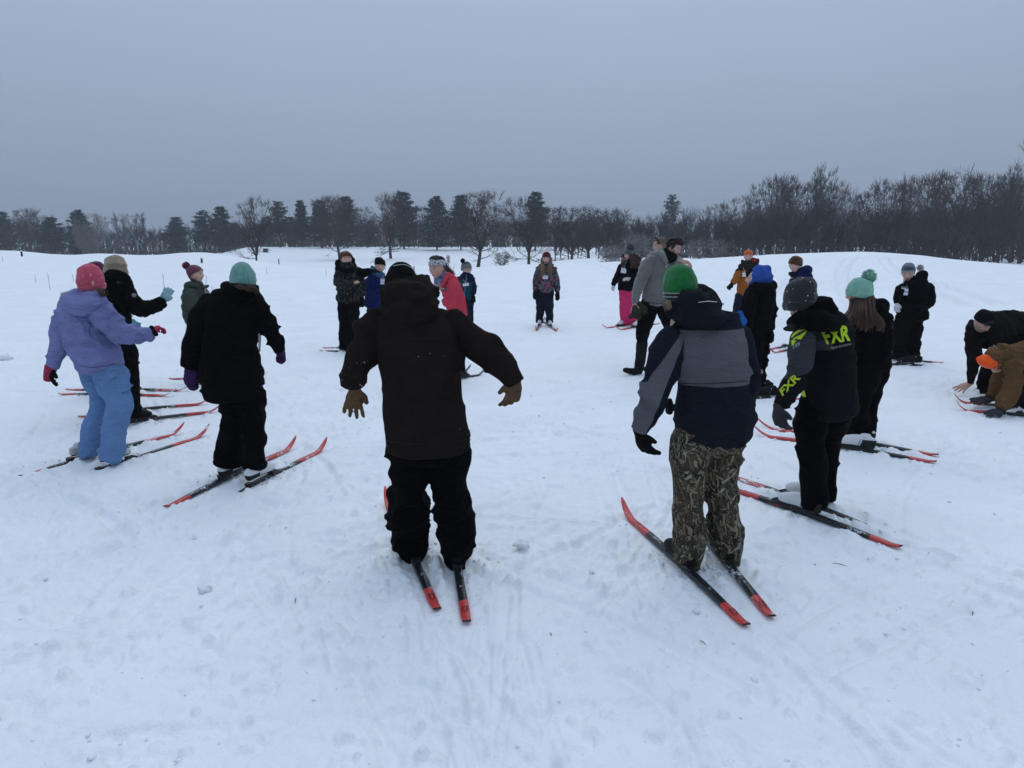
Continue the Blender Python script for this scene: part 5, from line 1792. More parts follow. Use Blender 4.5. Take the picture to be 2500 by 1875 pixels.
p.glove(GLOVEU, (742, 625, .10), (768, 672, .2), (-.5, .3, -.5), -1, .5, mitten=True, size=.15, fat=1.2)
g = Geo(); g.tube([p.pt(628, 530, -.0), p.pt(628, 640, .05)], [.012, .006], 6); obj('badge_strap', g.mesh('badge_strap'), plain('clear_strap', (.35, .36, .38), .3), jk)
p.boot(BOOTV, (352, 1412), (528, 1340), .27, fwd=.03); p.boot(BOOTV, (538, 1442), (716, 1368), .27, fwd=.03)
bo = [o for o in p.e.children if o.name.startswith('boot')]
p.finish()

# 7 dark camouflage jacket, ginger fringe
p = Person('C', (230, 1012), 'person with ginger fringe in dark camouflage jacket reaching out to the royal blue jacket')
jk = p.garment('jacket', CAMOD, [[(232, 300, 60, .02, .9), (236, 335, 95, 0, .7), (244, 430, 104, 0, .75), (248, 520, 104, 0, .78), (240, 595, 100, 0, .78)]], amp=.012)
p.garment('sleeve', BLACK, [[(315, 350, 44, 0), (355, 362, 38, -.03), (395, 352, 32, -.05), (425, 345, 26, -.02)]], parent=jk)
p.garment('sleeve', CAMOD, [[(165, 370, 46, 0), (162, 440, 46, -.12), (215, 460, 40, -.24), (285, 440, 32, -.28)]], parent=jk, amp=.012)
p.garment('hood', BLACK, [[(160, 265, 26, .05), (165, 320, 34, -.02), (215, 345, 28, -.1), (270, 335, 30, -.06), (290, 285, 24, .04)]], [(225, 270, 68, 60, .1, 50)], parent=jk, amp=.01)
p.garment('trousers', BLACKP, [[(195, 590, 56), (198, 700, 48), (202, 850, 42), (208, 985, 42)], [(283, 590, 54), (280, 700, 50), (272, 850, 46), (262, 985, 44)]], amp=.014)
p.set_head(222, 248, 120, 22, 0, -4, 0, mouth=.5, brow=(.16, .08, .04), hairc=(.13, .05, .025))
H_ = p.hp
S_ = p.sp
p.hair(GINGER, [[S_(x * .5, .2, 1, 1.06), S_(x * .9, -.7, .95, 1.12), S_(x, -1, .38, 1.08)] for x in (-.75, -.5, -.25, 0, .25, .5, .75)] + [[S_(s_ * .3, .1, 1, 1.08), S_(s_ * 1, -.1, .6, 1.1), S_(s_ * 1, -.15, -.05, 1.08)] for s_ in (-1, 1)] + [[S_(x * .3, .3, 1, 1.08), S_(x * .8, .9, .5, 1.12), S_(x * .7, 1, -.15, 1.06)] for x in (-1, -.5, 0, .5, 1)], n=460, spread=.011, rad_=.006, clump=.9, tip=.7)
p.glove(None, (285, 440, -.28), (335, 425, -.28), (0, .5, -1), -1, .9, size=.10, bare=True)
p.glove(GLOVEB, (425, 345, -.02), (470, 340, 0), (0, .5, -1), -1, .5, size=.13)
p.glove(GLOVEB, (350, 560, .02), (348, 618, .0), (0, 1, 0), -1, .3, size=.15, mitten=True)
p.garment('sleeve', CAMOD, [[(330, 400, 40, .02), (348, 480, 38, .02), (352, 555, 30, .02)]], parent=jk)
p.boot(BOOTB, (205, 1000), (225, 1016), .26, .02); p.boot(BOOTB, (252, 1000), (285, 1012), .26, .02)
p.finish()

# 8 royal blue jacket, black beanie
p = Person('C', (470, 0), 'person in royal blue jacket and black beanie beside the dark camouflage jacket', D=11.6)
jk = p.garment('jacket', ROYAL, [[(492, 360, 52, 0, .9), (480, 400, 84, 0, .75), (468, 500, 92, 0, .8), (458, 600, 86, 0, .85), (455, 640, 84, 0, .85)]], amp=.007, quilt=(.10, .008))
p.garment('sleeve', ROYAL, [[(412, 420, 38, 0), (408, 500, 38, -.06), (440, 545, 34, -.14), (500, 515, 28, -.2)]], parent=jk, quilt=(.09, .008))
p.garment('hood', fabric('light_blue_lining', (.045, .105, .20)), [[(435, 310, 18, .02), (448, 350, 24, -.06), (490, 378, 22, -.1), (540, 372, 18, -.08)]], [(470, 350, 44, 36, .06, 40)], parent=jk, amp=.004)
p.garment('trousers', CAMOP, [[(432, 630, 46), (432, 750, 38), (432, 930, 34)], [(490, 630, 46), (490, 750, 38), (490, 935, 34)]], amp=.01)
p.set_head(500, 308, 118, 18, 0, 8, 0)
p.hat(fabric('black_knit', (.007, .007, .008), flecks=.1), 8, zb=.10, top=.66, cuff=0, rx=.39, ry=.46, slouch=(-.12, .08), lump=.02)
p.glove(GLOVEB, (500, 512, -.2), (538, 470, -.22), (0, 1, 0), 1, .6, size=.13)
p.badge(523, 430, 40, 54, 'name badge on the royal blue jacket', 4, jk)
p.finish()

# 9 coral jacket, nordic headband
p = Person('L', (540, 1560), 'person in coral padded jacket, snowflake headband and blue neck warmer, turned towards the ring')
jk = p.garment('jacket', CORAL, [[(330, 340, 76, -.28, .9), (372, 400, 118, -.24, .8), (410, 500, 124, -.18, .85), (448, 620, 126, -.08, .9), (490, 760, 106, .02, .95), (500, 800, 96, .02, .95)]], amp=.008, quilt=(.052, .006))
p.garment('sleeve', CORAL, [[(415, 400, 74, -.34), (418, 500, 72, -.42), (385, 590, 62, -.46), (300, 640, 50, -.48)]], parent=jk, amp=.008, quilt=(.05, .006))
p.garment('collar', CORAL, [[(345, 275, 26, -.22), (330, 350, 36, -.36), (285, 440, 26, -.40)]], parent=jk, amp=.003)
def gaiter():
    g = NG('blue_patterned_gaiter')
    w = g.noise(g.scale(g.oc, (1, 1, 2.6), rot=(0, .7, 0)), 16, 3, .6, 1.2)
    c = g.mix(g.step(w, .42, .5), (.030, .055, .13), (.19, .25, .36)); c = g.mix(g.step(w, .56, .6), c, (.02, .03, .07))
    return g.done(c, .8, .2)
p.garment('neck_gaiter', gaiter(), [[(300, 270, 52, -.24), (275, 330, 68, -.28), (240, 385, 58, -.34)]], amp=.008, vox=.009)
p.garment('trousers', BLACKP, [[(470, 780, 96, 0, .9), (500, 950, 80), (520, 1200, 60), (536, 1440, 42)], [(420, 780, 90, .15, .9), (430, 1000, 70, .2), (430, 1250, 55, .2), (440, 1450, 40, .2)]], amp=.008)
p.set_head(226, 218, 258, -32, 8, 0, -.30, mouth=.7, look=-.6, skin=(.50, .29, .22), brow=(.07, .045, .035), hairc=(.03, .02, .017))
def nordic():
    g = NG('snowflake_headband')
    e = g.voro(g.scale(g.oc, (1, 1, 1)), 34, 'DISTANCE_TO_EDGE'); d = g.voro(g.oc, 34)
    k = g.math('MAXIMUM', g.math('LESS_THAN', e, .07), g.math('LESS_THAN', d, .20))
    k = g.math('MULTIPLY', k, g.step(g.noise(g.oc, 12, 1), .35, .38))
    return g.done(g.mix(k, (.52, .54, .56), (.012, .012, .016)), .9, .1)
c_, h_, R_ = p.head
hb = hat_mesh(h_, zb=.12, top=.50, rx=.365, ry=.44, cuff=0, nu=72, lump=.004)
bm = bmesh.new(); bm.from_mesh(hb); bmesh.ops.delete(bm, geom=[v for v in bm.verts if v.co.z > .40 * h_], context='VERTS'); bm.to_mesh(hb); bm.free()
o = obj('headband', hb, nordic(), p.e); M = (R_ @ Matrix.Rotation(rad(-10), 3, 'X')).to_4x4(); M.translation = c_; o.matrix_local = M
H_ = p.hp
S_ = p.sp
p.hair(DARKH, [[S_(x, -.55, 1), S_(x * .8, 0, 1.02, 1.08), S_(x, .7, .7, 1.08), S_(x * .5, 1, .25, 1.06)] for x in (-.6, -.4, -.2, 0, .2, .4, .6)], n=300, spread=.010, rad_=.006, clump=.9, tip=.8)
p.hair(hair_mat('greying_brown_hair', (.07, .05, .045)), [[H_(0, .42, .15), p.pt(345, 225, -.1), p.pt(385, 262, -.08), p.pt(435, 302, -.1)]], 'ponytail', n=120, spread=.02, rad_=.004)
for x, y, w, hh, cc in ((322, 462, 52, 26, (.06, .10, .17)),):
    p.decal('label_patch', jk, plain('blue_patch', cc, .5), [[(x - w / 2, y - hh / 2), (x + w / 2, y - hh / 2), (x + w / 2, y + hh / 2), (x - w / 2, y + hh / 2)]], jk, .012)
p.decal('label_mark', jk, plain('white_print', (.7, .7, .7), .5), [[(316, 402), (330, 424), (302, 424)], [(302, 456), (312, 456), (312, 468), (302, 468)]] + text_polys('USA', ((316, 455), (344, 455), (344, 469), (316, 469)))[:0], jk, .016)
p.boot(BOOTR, (520, 1545), (600, 1520), .26, .02); p.boot(BOOTR, (420, 1500), (500, 1480), .26, .02)
p.finish()

# 10 teal and navy jacket, grey pompom hat
p = Person('L', (600, 1055), 'person in teal and navy jacket and grey striped pompom hat behind the coral jacket')
tm_ = blocks('teal_navy_jacket', p, (.010, .055, .085), [((.010, .014, .035), [((690, 385), (440, 365))][::-1] and [((440, 350), (690, 385))])])
jk = p.garment('jacket', tm_, [[(572, 275, 46, 0, .9), (578, 320, 86, 0, .72), (585, 420, 84, 0, .76), (584, 520, 74, 0, .8), (582, 598, 68, 0, .8)]], amp=.01)
p.garment('sleeve', NAVY, [[(642, 345, 44, 0), (662, 430, 42, 0), (658, 530, 34, -.03)]], parent=jk)
p.garment('sleeve', NAVY, [[(500, 340, 42, 0), (490, 440, 40, 0), (500, 540, 34, 0)]], parent=jk)
p.garment('trousers', NAVY, [[(560, 585, 62), (570, 720, 52), (590, 880, 44), (600, 1045, 40)], [(610, 585, 58, .05), (612, 720, 48, .05), (622, 880, 40, .05), (630, 1045, 36, .05)]], amp=.012)
p.set_head(583, 226, 150, 68, 0, 0, 0)
p.hat(knit('grey_striped_knit', [(0, (.02, .02, .022)), (-.02, (.5, .5, .5)), (.03, (.02, .02, .022)), (.07, (.16, .155, .14)), (.42, (.02, .02, .024)), (.50, (.16, .155, .14)), (.56, (.02, .02, .024))], 30, h=.19, band_noise=.05), 10, pom=(534, 130, 30), pommat=GLOVEB, zb=-.06, top=.58, cuff=.0, ribs=20)
p.glove(GLOVEB, (658, 540, -.03), (674, 622, -.03), (-.6, .5, 0), 1, .5, size=.15)
p.decal('zip', jk, plain('pale_zip', (.12, .2, .25), .5), [[(548, 590), (554, 590), (582, 300), (576, 300)]], jk, .006)
p.badge(572, 412, 74, 38, 'slanted name badge on the teal and navy jacket', -8, jk)
p.finish()

# 11 floral jacket, red beanie, facing the camera
p = Person('E', (335, 1010), 'person in floral jacket, dark red beanie and navy snow trousers facing the ring alone')
jk = p.garment('jacket', FLORAL, [[(356, 372, 46, 0, .9), (352, 410, 82, 0, .72), (350, 500, 90, 0, .76), (352, 590, 88, 0, .78), (354, 640, 82, 0, .78)]], amp=.01)
p.garment('sleeve', FLORAL, [[(280, 425, 38, 0), (250, 520, 36, 0), (240, 635, 30, -.03)]], parent=jk)
p.garment('sleeve', FLORAL, [[(426, 425, 38, 0), (460, 530, 36, 0), (474, 645, 30, -.03)]], parent=jk)
p.garment('fur_hood', fabric('brown_fake_fur', (.09, .07, .06), var=.5), [[(262, 395, 20, .0), (295, 420, 26, -.08), (355, 440, 20, -.13), (415, 425, 26, -.08), (452, 400, 20, .0)]], [(355, 380, 85, 36, .08, 40)], parent=jk, amp=.02, fz=40, fx=40)
p.garment('trousers', NAVY, [[(304, 625, 54), (298, 760, 48), (290, 880, 44), (286, 968, 44)], [(394, 625, 50), (386, 760, 46), (386, 880, 44), (388, 968, 42)]], amp=.012)
p.set_head(357, 308, 116, -8, 0, 0, 0, mouth=.4)
p.hat(knit('dark_red_knit', [(0, (.085, .010, .016))], 30), 10, zb=.12, top=.64, cuff=.22, ribs=20)
H_ = p.hp
p.hair(BLOND, [[H_(s_ * .33, .02, .1), H_(s_ * .38, -.05, -.3), p.pt(357 + s_ * 40, 415, -.16), p.pt(357 + s_ * 46, 512, -.2)] for s_ in (-1, 1)] + [[H_(s_ * .31, -.08, .12), H_(s_ * .34, -.14, -.3), p.pt(357 + s_ * 30, 410, -.18), p.pt(357 + s_ * 33, 490, -.2)] for s_ in (-1, 1)], n=260, spread=.013, rad_=.007)
p.glove(GLOVEB, (240, 640, -.03), (240, 740, -.03), (.5, .5, 0), 1, .2, mitten=True, size=.17)
p.glove(GLOVEB, (474, 648, -.03), (476, 748, -.03), (-.5, .5, 0), -1, .2, mitten=True, size=.17)
p.boot(BOOTW, (276, 985), (262, 1010), .26, .02); p.boot(BOOTW, (386, 980), (410, 1008), .26, .02)
p.badge(345, 495, 58, 42, 'name badge on the floral jacket', 2, jk)
p.finish()

# 12 black jacket, pink trousers
p = Person('E', (1205, 1005), 'person in black jacket, hot pink snow trousers and fluffy grey pompom hat, long brown hair')
jk = p.garment('jacket', BLACK, [[(1212, 320, 46, 0, .9), (1222, 360, 92, 0, .72), (1210, 470, 92, 0, .76), (1185, 580, 84, 0, .78), (1178, 632, 80, 0, .78)]], amp=.01)
p.garment('sleeve', BLACK, [[(1145, 380, 40, 0), (1098, 480, 36, -.03), (1050, 580, 27, -.06)]], parent=jk)
p.garment('sleeve', BLACK, [[(1300, 385, 44, 0), (1312, 460, 42, -.1), (1265, 510, 34, -.22), (1225, 508, 26, -.26)]], parent=jk)
p.garment('trousers', PINK, [[(1156, 615, 48), (1156, 740, 42), (1162, 860, 42), (1166, 975, 44)], [(1218, 615, 46), (1218, 740, 42), (1230, 860, 44), (1255, 975, 46)]], amp=.014)
p.set_head(1203, 272, 108, -25, 4, 4, 0)
p.hat(knit('slate_knit', [(0, (.075, .08, .095))], 26), 10, pom=(1234, 192, 38), pommat=plain('grey_fluff', (.09, .085, .085), .95, .05, .4, 50), zb=.1, top=.60, cuff=.2, ribs=20)
H_ = p.hp
p.hair(AUBURN, [[H_(-.34, .02, .1), H_(-.40, -.05, -.3), p.pt(1152, 345, -.14), p.pt(1146, 400, -.16)], [H_(.3, .0, .1), p.pt(1258, 285, -.05), p.pt(1290, 340, -.12), p.pt(1285, 420, -.18)], [H_(.28, -.1, .1), p.pt(1245, 310, -.12), p.pt(1255, 370, -.2), p.pt(1240, 410, -.2)], [H_(.3, .1, .1), p.pt(1280, 275, .0), p.pt(1325, 310, -.05), p.pt(1320, 380, -.1)]], n=340, spread=.018, rad_=.007)
p.glove(GLOVEW, (1222, 508, -.26), (1160, 515, -.3), (0, .4, -1), 1, .45, size=.16)
p.glove(GLOVEW, (1048, 578, -.06), (1044, 628, -.06), (.6, .5, 0), 1, .5, size=.14)
p.boot(BOOTW, (1180, 1000), (1115, 1010), .26, .02); p.boot(BOOTW, (1270, 995), (1205, 1005), .26, .02)
p.badge(1160, 425, 58, 60, 'name badge on the black jacket worn with pink trousers', 8, jk)
p.finish()
# 13 bearded man in grey fleece, walking
p = Person('E', (1330, 1500), 'bearded person with dark quiff in grey fleece pullover, walking, gloves in hand')
p.use('I')
jk = p.garment('pullover', FLEECE, [[(880, 500, 150, .05, .9), (830, 575, 285, .03, .66), (790, 720, 305, .0, .66), (745, 950, 268, 0, .70), (705, 1200, 285, 0, .72), (690, 1400, 302, 0, .72), (690, 1490, 296, 0, .72)]], amp=.010, fz=12)
p.garment('sleeve', FLEECE, [[(600, 600, 140, 0), (490, 790, 150, -.02), (390, 1000, 126, -.05), (312, 1200, 108, -.08), (264, 1400, 84, -.12), (250, 1500, 78, -.14)]], parent=jk, amp=.011, fz=11)
p.garment('sleeve', FLEECE, [[(1020, 640, 130, .05), (1110, 625, 100, -.05), (1160, 640, 78, -.16), (1180, 650, 66, -.2)]], parent=jk, amp=.010)
p.garment('collar', FLEECE, [[(800, 430, 40, .02), (810, 520, 60, -.12), (880, 640, 40, -.18), (900, 720, 22, -.18)]], parent=jk, amp=.003, vox=.010)
p.decal('hem_band', jk, plain('dark_hem', (.06, .06, .055), .9), [[(385, 1432), (560, 1480), (840, 1506), (840, 1520), (560, 1496), (385, 1448)]], jk, .006)
p.garment('neck_gaiter', fabric('black_gaiter', (.006, .006, .006)), [[(880, 440, 100, .0), (930, 540, 140, -.05), (985, 620, 135, -.10), (1000, 650, 110, -.11)]], amp=.008, vox=.009)
p.decal('undershirt', jk, fabric('white_undershirt', (.5, .5, .52)), [[(860, 640), (940, 690), (905, 740), (885, 800)]], jk, .010)
p.set_head(1035, 385, 375, 48, 16, 6, -.05, beard=(.035, .022, .017), brow=(.03, .02, .016), look=.4, skin=(.50, .32, .27), hairc=(.016, .011, .009))
H_ = p.hp
DH = DARKH
gd = []
S_ = p.sp
for a in (-.6, -.4, -.2, 0, .2, .4, .6):
    gd.append([S_(a, -.95, .72, 1.0), S_(a * .9, -.78, 1.0, 1.13), S_(a * .8, -.35, 1.1, 1.22), S_(a * .8, .2, 1.0, 1.18)])
    gd.append([S_(a, -.2, 1, 1.1), S_(a, .35, 1, 1.14), S_(a, .85, .6, 1.08), S_(a, 1, .1, 1.03)])
for s_ in (-1, 1):
    gd.append([S_(s_ * .85, -.45, .7, 1.04), S_(s_, -.1, .62, 1.12), S_(s_, .35, .5, 1.1), S_(s_ * .8, .8, .2, 1.06)])
    gd.append([S_(s_ * .9, -.42, .45, 1.03), S_(s_, -.1, .36, 1.06), S_(s_, .35, .2, 1.05), S_(s_ * .8, .8, -.1, 1.03)])
    gd.append([S_(s_ * .95, -.4, .35, 1.02), S_(s_, -.32, .1, 1.03), S_(s_, -.3, -.08, 1.03)])
p.hair(DH, gd, n=1200, spread=.008, rad_=.0055, clump=.8, tip=.35)
p.glove(None, (250, 1500, -.14), (215, 1690, -.16), (.6, .5, 0), 1, .7, fat=1.0, size=.18, bare=True)
p.glove(None, (1165, 640, -.2), (1400, 690, -.22), (0, -.35, -1), 1, .55, fat=1.1, size=.175, bare=True)
p.use('E')
p.garment('trousers', BLACKP, [[(1440, 740, 88, 0, .9), (1408, 860, 90), (1372, 1000, 78, -.04), (1352, 1120, 62, -.05), (1345, 1220, 55, -.05)], [(1545, 740, 90, .1, .9), (1600, 880, 82, .18), (1650, 1050, 66, .26), (1680, 1220, 54, .32)]], [(1490, 760, 140, 60, .05, 90)], amp=.010)
rb = fabric('black_rubber', (.005, .0055, .006), .6, .1, .12, weave=20, bump=.1)
p.garment('rubber_boot', rb, [[(1350, 1170, 58, -.05), (1340, 1300, 56, -.05), (1322, 1400, 52, -.05), (1318, 1470, 46, -.05)], [(1330, 1472, 36, -.04), (1260, 1475, 36, -.10), (1195, 1465, 30, -.14), (1160, 1455, 20, -.16)]], amp=.004, vox=.011)
p.garment('rubber_boot', rb, [[(1675, 1190, 56, .32), (1690, 1330, 54, .34), (1698, 1420, 48, .34)], [(1700, 1425, 34, .34), (1630, 1432, 34, .30), (1575, 1430, 24, .26)]], amp=.004, vox=.011)
p.finish()
# the gloves he carries
q = Person('E', (1330, 1500), 'pair of olive gloves carried in the bare hand of the grey fleece wearer')
q.e.name = 'carried_gloves'; q.e['category'] = 'gloves'; del q.e['group']
for T, B in (([[(1275, 800, 28, -.16), (1290, 870, 52, -.18), (1310, 915, 40, -.18), (1312, 935, 24, -.18)], [(1270, 880, 24, -.2), (1235, 905, 28, -.22), (1215, 915, 22, -.22)]], ()), ([[(1300, 760, 26, -.12), (1345, 820, 46, -.13), (1375, 880, 40, -.13)], [(1375, 800, 20, -.12), (1400, 840, 18, -.12)]], ())):
    q.garment('glove', GLOVEO, T, B, amp=.006, vox=.009, body=False)

# 14 blond head behind the bearded man
p = Person('I', (0, 0), 'person with blond hair pulled back, mostly hidden behind the grey fleece pullover', D=10.4) if False else None
p = Person('I', (800, 600), 'person with blond hair pulled back, mostly hidden behind the grey fleece pullover', D=10.4)
jk = p.garment('jacket', NAVY, [[(800, 490, 110, 0, .9), (800, 570, 190, 0, .7), (790, 800, 200, 0, .72), (780, 1300, 190, 0, .75), (790, 1480, 190, 0, .75)]], amp=.006)
p.garment('trousers', BLACKP, [[(830, 1450, 110), (900, 1800, 90), (930, 2500, 75)], [(960, 1450, 100, .05), (1030, 1800, 85, .05), (1050, 2480, 70, .05)]], amp=.006)
p.set_head(748, 330, 315, -82, 6, 0, 0, skin=(.48, .29, .22), hairc=(.17, .115, .07))
H_ = p.hp
S_ = p.sp
gd = [[S_(a, -.75, .85), S_(a, 0, 1.05, 1.08), S_(a, .7, .7, 1.08), S_(a * .4, 1, .15, 1.08)] for a in (-.7, -.45, -.2, 0, .2, .45, .7)] + [[S_(s_ * .9, -.6, q), S_(s_, -.05, q * .9, 1.07), S_(s_ * .8, .7, .25, 1.06), S_(s_ * .2, 1, .1, 1.08)] for s_ in (-1, 1) for q in (.35, .55, .75)]
p.hair(BLOND, gd, n=600, spread=.006, rad_=.006, clump=.9, tip=.8)
g = Geo(); _P = [H_(a, y, z) for a, y, z in ((-.36, -.12, .12), (-.31, -.17, .32), (0, -.22, .5), (.31, -.17, .32), (.36, -.12, .12))]
g.tube(catmull([tuple(x) for x in _P], 4), [.012] * 17, 6); obj('hair_band', g.mesh('hair_band'), fabric('dark_green_band', (.012, .022, .018)), p.e)
p.finish()

# 15 green hat, grey panel jacket, reed camouflage trousers
p = Person('F', (480, 1378), 'person seen from behind in green knit hat, navy-grey jacket and reed camouflage trousers')
NV = (.0105, .0125, .021); GR = (.106, .105, .117)
jm = blocks('navy_grey_panel_jacket', p, NV, [(GR, [((300, 557), (615, 549)), ((600, 318), (290, 326))])])
sm_ = blocks('navy_grey_sleeve', p, NV, [(GR, [((140, 775), (322, 372)), ((300, 352), (160, 540))]), (GR, [((140, 775), (322, 372)), ((300, 545), (60, 545))])])
jk = p.garment('jacket', jm, [[(395, 280, 110, .08, .75), (405, 315, 165, .06, .65), (432, 380, 168, .03, .68), (455, 460, 157, .0, .72), (457, 560, 157, 0, .74), (460, 640, 164, 0, .75), (462, 720, 169, 0, .76), (462, 782, 168, 0, .75)]], [(272, 655, 16, 40, .12, 30)], amp=.012)
p.garment('sleeve', sm_, [[(302, 362, 74, .02), (252, 465, 70, 0), (220, 560, 66, -.03), (185, 660, 62, -.06), (150, 745, 48, -.08), (142, 762, 45, -.08)]], parent=jk, amp=.014, fz=11)
p.garment('sleeve', blocks('navy_sleeve', p, NV, []), [[(565, 350, 64, .04), (602, 440, 52, .05), (618, 540, 42, .10), (618, 620, 38, .2), (600, 690, 34, .32)]], parent=jk, amp=.012)
hd = p.garment('hood', blocks('navy_hood', p, (.0095, .0105, .015), []), [[(274, 258, 28, .06), (305, 285, 26, -.02), (390, 298, 28, -.08), (470, 285, 28, -.08), (504, 255, 22, -.02)], [(296, 232, 28, .08), (345, 168, 24, .1), (405, 146, 24, .1), (458, 165, 26, .08), (498, 225, 26, .0)]], [(398, 222, 108, 74, .0, 76, -8), (400, 262, 92, 36, -.05, 48)], parent=jk, amp=.018, fz=9, fx=6)
SEAMN = plain('navy_seam', (.004, .005, .008), .8)
p.seam(jk, [(296, 762), (380, 772), (470, 772), (560, 768), (628, 758)], SEAMN, 4); p.seam(jk, [(302, 556), (400, 560), (500, 556), (612, 549)], SEAMN, 3); p.seam(jk, [(300, 326), (400, 322), (500, 320), (590, 320)], SEAMN, 3)
p.decal('hood_piping', hd, plain('white_piping', (.5, .5, .5), .7), [[(398, 207), (438, 202), (478, 205), (478, 208), (438, 205), (398, 210)]], hd, .004)
p.garment('trousers', REED, [[(378, 770, 88, 0, .9), (366, 880, 86), (354, 1000, 78), (352, 1110, 74), (358, 1210, 76), (356, 1300, 70), (368, 1350, 46), (388, 1378, 22)], [(520, 770, 84, .04, .9), (508, 880, 80, .04), (497, 1000, 74, .04), (506, 1110, 72, .04), (518, 1210, 77, .03), (530, 1280, 64, .02), (545, 1335, 36, .02), (556, 1362, 18, .02)]], [(455, 800, 140, 60, 0, 100)], amp=.010, fz=10, fx=5)
p.set_head(314, 152, 178, -158, 10, 0, .12)
p.hat(knit('green_knit', [(0, (.008, .03, .018)), (-.185, (.35, .37, .34)), (-.155, (.008, .018, .012)), (-.10, (.35, .37, .34)), (-.07, (.012, .145, .035))], 46, h=.2, band_noise=.03), 8, zb=-.28, top=.585, cuff=0, rx=.405, ry=.475, ribs=44, lump=.012, square=.68)
p.hair(BLOND, [[p.pt(252, 200, .05), p.pt(256, 222, .04), p.pt(262, 248, .04)], [p.pt(268, 205, .0), p.pt(272, 225, -.02), p.pt(274, 240, -.02)]], n=80, spread=.008, rad_=.002)
p.glove(GLOVEB, (140, 768, -.08), (166, 830, -.08), (.7, .5, 0), 1, .6, size=.155)
p.boot(BOOTB, (402, 1392), (268, 1292), .26, fwd=.07); p.boot(BOOTB, (560, 1368), (470, 1270), .26, fwd=.08)
p.finish()

# 16 orange hat, rust jacket
p = Person('J', (300, 838), 'person in rust orange and black jacket and bright orange beanie holding one arm out')
jm = blocks('rust_black_jacket', p, (.34, .105, .02), [((.016, .017, .013), [((240, 335), (480, 325))])])
jk = p.garment('jacket', jm, [[(368, 248, 56, 0, .9), (365, 290, 98, 0, .72), (350, 400, 92, 0, .76), (335, 500, 86, 0, .8), (322, 600, 80, 0, .8)]], amp=.006, quilt=(.12, .010))
p.garment('sleeve', jm, [[(275, 340, 42, 0), (240, 410, 40, -.04), (200, 460, 30, -.1)]], parent=jk, quilt=(.1, .008))
p.garment('sleeve', jm, [[(430, 340, 42, 0), (440, 450, 40, 0), (420, 560, 32, 0)]], parent=jk)
p.garment('hood', blocks('olive_hood', p, (.016, .017, .013), []), [[(300, 235, 20, 0), (320, 280, 24, -.1), (375, 290, 20, -.13), (435, 265, 24, -.08), (455, 225, 20, 0)]], [(400, 235, 60, 34, .05, 40)], parent=jk, amp=.006)
p.garment('scarf', fabric('red_scarf', (.30, .02, .02)), [[(395, 225, 14, -.1), (425, 235, 20, -.08), (435, 215, 14, -.04)]], parent=jk, amp=.002, vox=.012)
p.garment('trousers', NAVY, [[(290, 585, 58), (262, 690, 52), (240, 790, 46), (236, 832, 44)], [(360, 585, 56, .05), (370, 700, 50, .05), (375, 835, 44, .05)]], amp=.01)
p.set_head(360, 195, 116, -18, 0, 0, 0)
p.hat(knit('orange_knit', [(0, (.62, .115, .018))], 28), 14, zb=.12, top=.60, cuff=.18, ribs=20)
p.glove(GLOVEB, (200, 462, -.1), (150, 530, -.14), (.3, .5, .4), 1, .4, size=.17)
p.badge(318, 372, 38, 50, 'name badge on the rust orange jacket', 0, jk)
p.finish()

# 17 blue hood, black jacket
p = Person('J', (470, 1560), 'person in black jacket with bright blue fleece hood up, turned away')
jk = p.garment('jacket', BLACK, [[(485, 480, 100, 0, .9), (478, 550, 146, 0, .76), (462, 680, 150, 0, .8), (466, 820, 138, 0, .82), (474, 925, 126, 0, .82)]], amp=.014)
p.garment('sleeve', BLACK, [[(590, 610, 46, .05), (610, 740, 46, .05), (598, 850, 38, .03), (594, 935, 30, .0)]], parent=jk, amp=.01)
p.garment('sleeve', BLACK, [[(385, 600, 74, -.12), (352, 740, 72, -.18), (342, 860, 62, -.2), (332, 970, 52, -.2)]], parent=jk, amp=.014)
p.garment('hood', BLACK, [[(395, 490, 40, 0), (450, 520, 60, -.1), (540, 520, 66, -.1), (600, 480, 46, 0)]], [(510, 500, 112, 74, .0, 90)], parent=jk, amp=.014)
fh = fabric('bright_blue_fleece', (.035, .085, .33))
p.garment('blue_hood', fh, [[(420, 470, 62, 0), (440, 400, 66, 0), (470, 330, 52, 0)], [(500, 470, 80, 0), (520, 390, 78, 0), (515, 330, 50, 0)]], [(478, 385, 100, 104, 0, 105), (548, 350, 48, 68, 0, 60)], parent=jk, amp=.010)
p.garment('trousers', BLACKP, [[(420, 890, 82, 0, .9), (432, 1050, 74), (442, 1250, 62), (452, 1450, 56), (470, 1545, 52)], [(520, 890, 76, .1, .9), (516, 1050, 64, .1), (508, 1250, 54, .1), (505, 1450, 46, .1), (505, 1540, 44, .1)]], amp=.012)
p.set_head(420, 415, 195, -98, 0, 0, 0)
p.garment('cap_front', fabric('black_red_cap', (.012, .010, .012)), [[(350, 395, 18, 0), (362, 355, 30, 0), (395, 325, 34, 0)]], amp=.003, body=False)
p.glove(GLOVEB, (594, 945, 0), (606, 1078, 0), (-.5, .5, 0), 1, .4, size=.15)
p.glove(fabric('bright_blue_mitten', (.02, .11, .36)), (290, 780, -.22), (225, 915, -.3), (.3, .8, 0), 1, .3, mitten=True, size=.19, fat=1.3)
p.boot(BOOTB, (545, 1570), (430, 1562), .27, .03); p.boot(BOOTB, (560, 1590), (445, 1588), .27, .03)
p.finish()

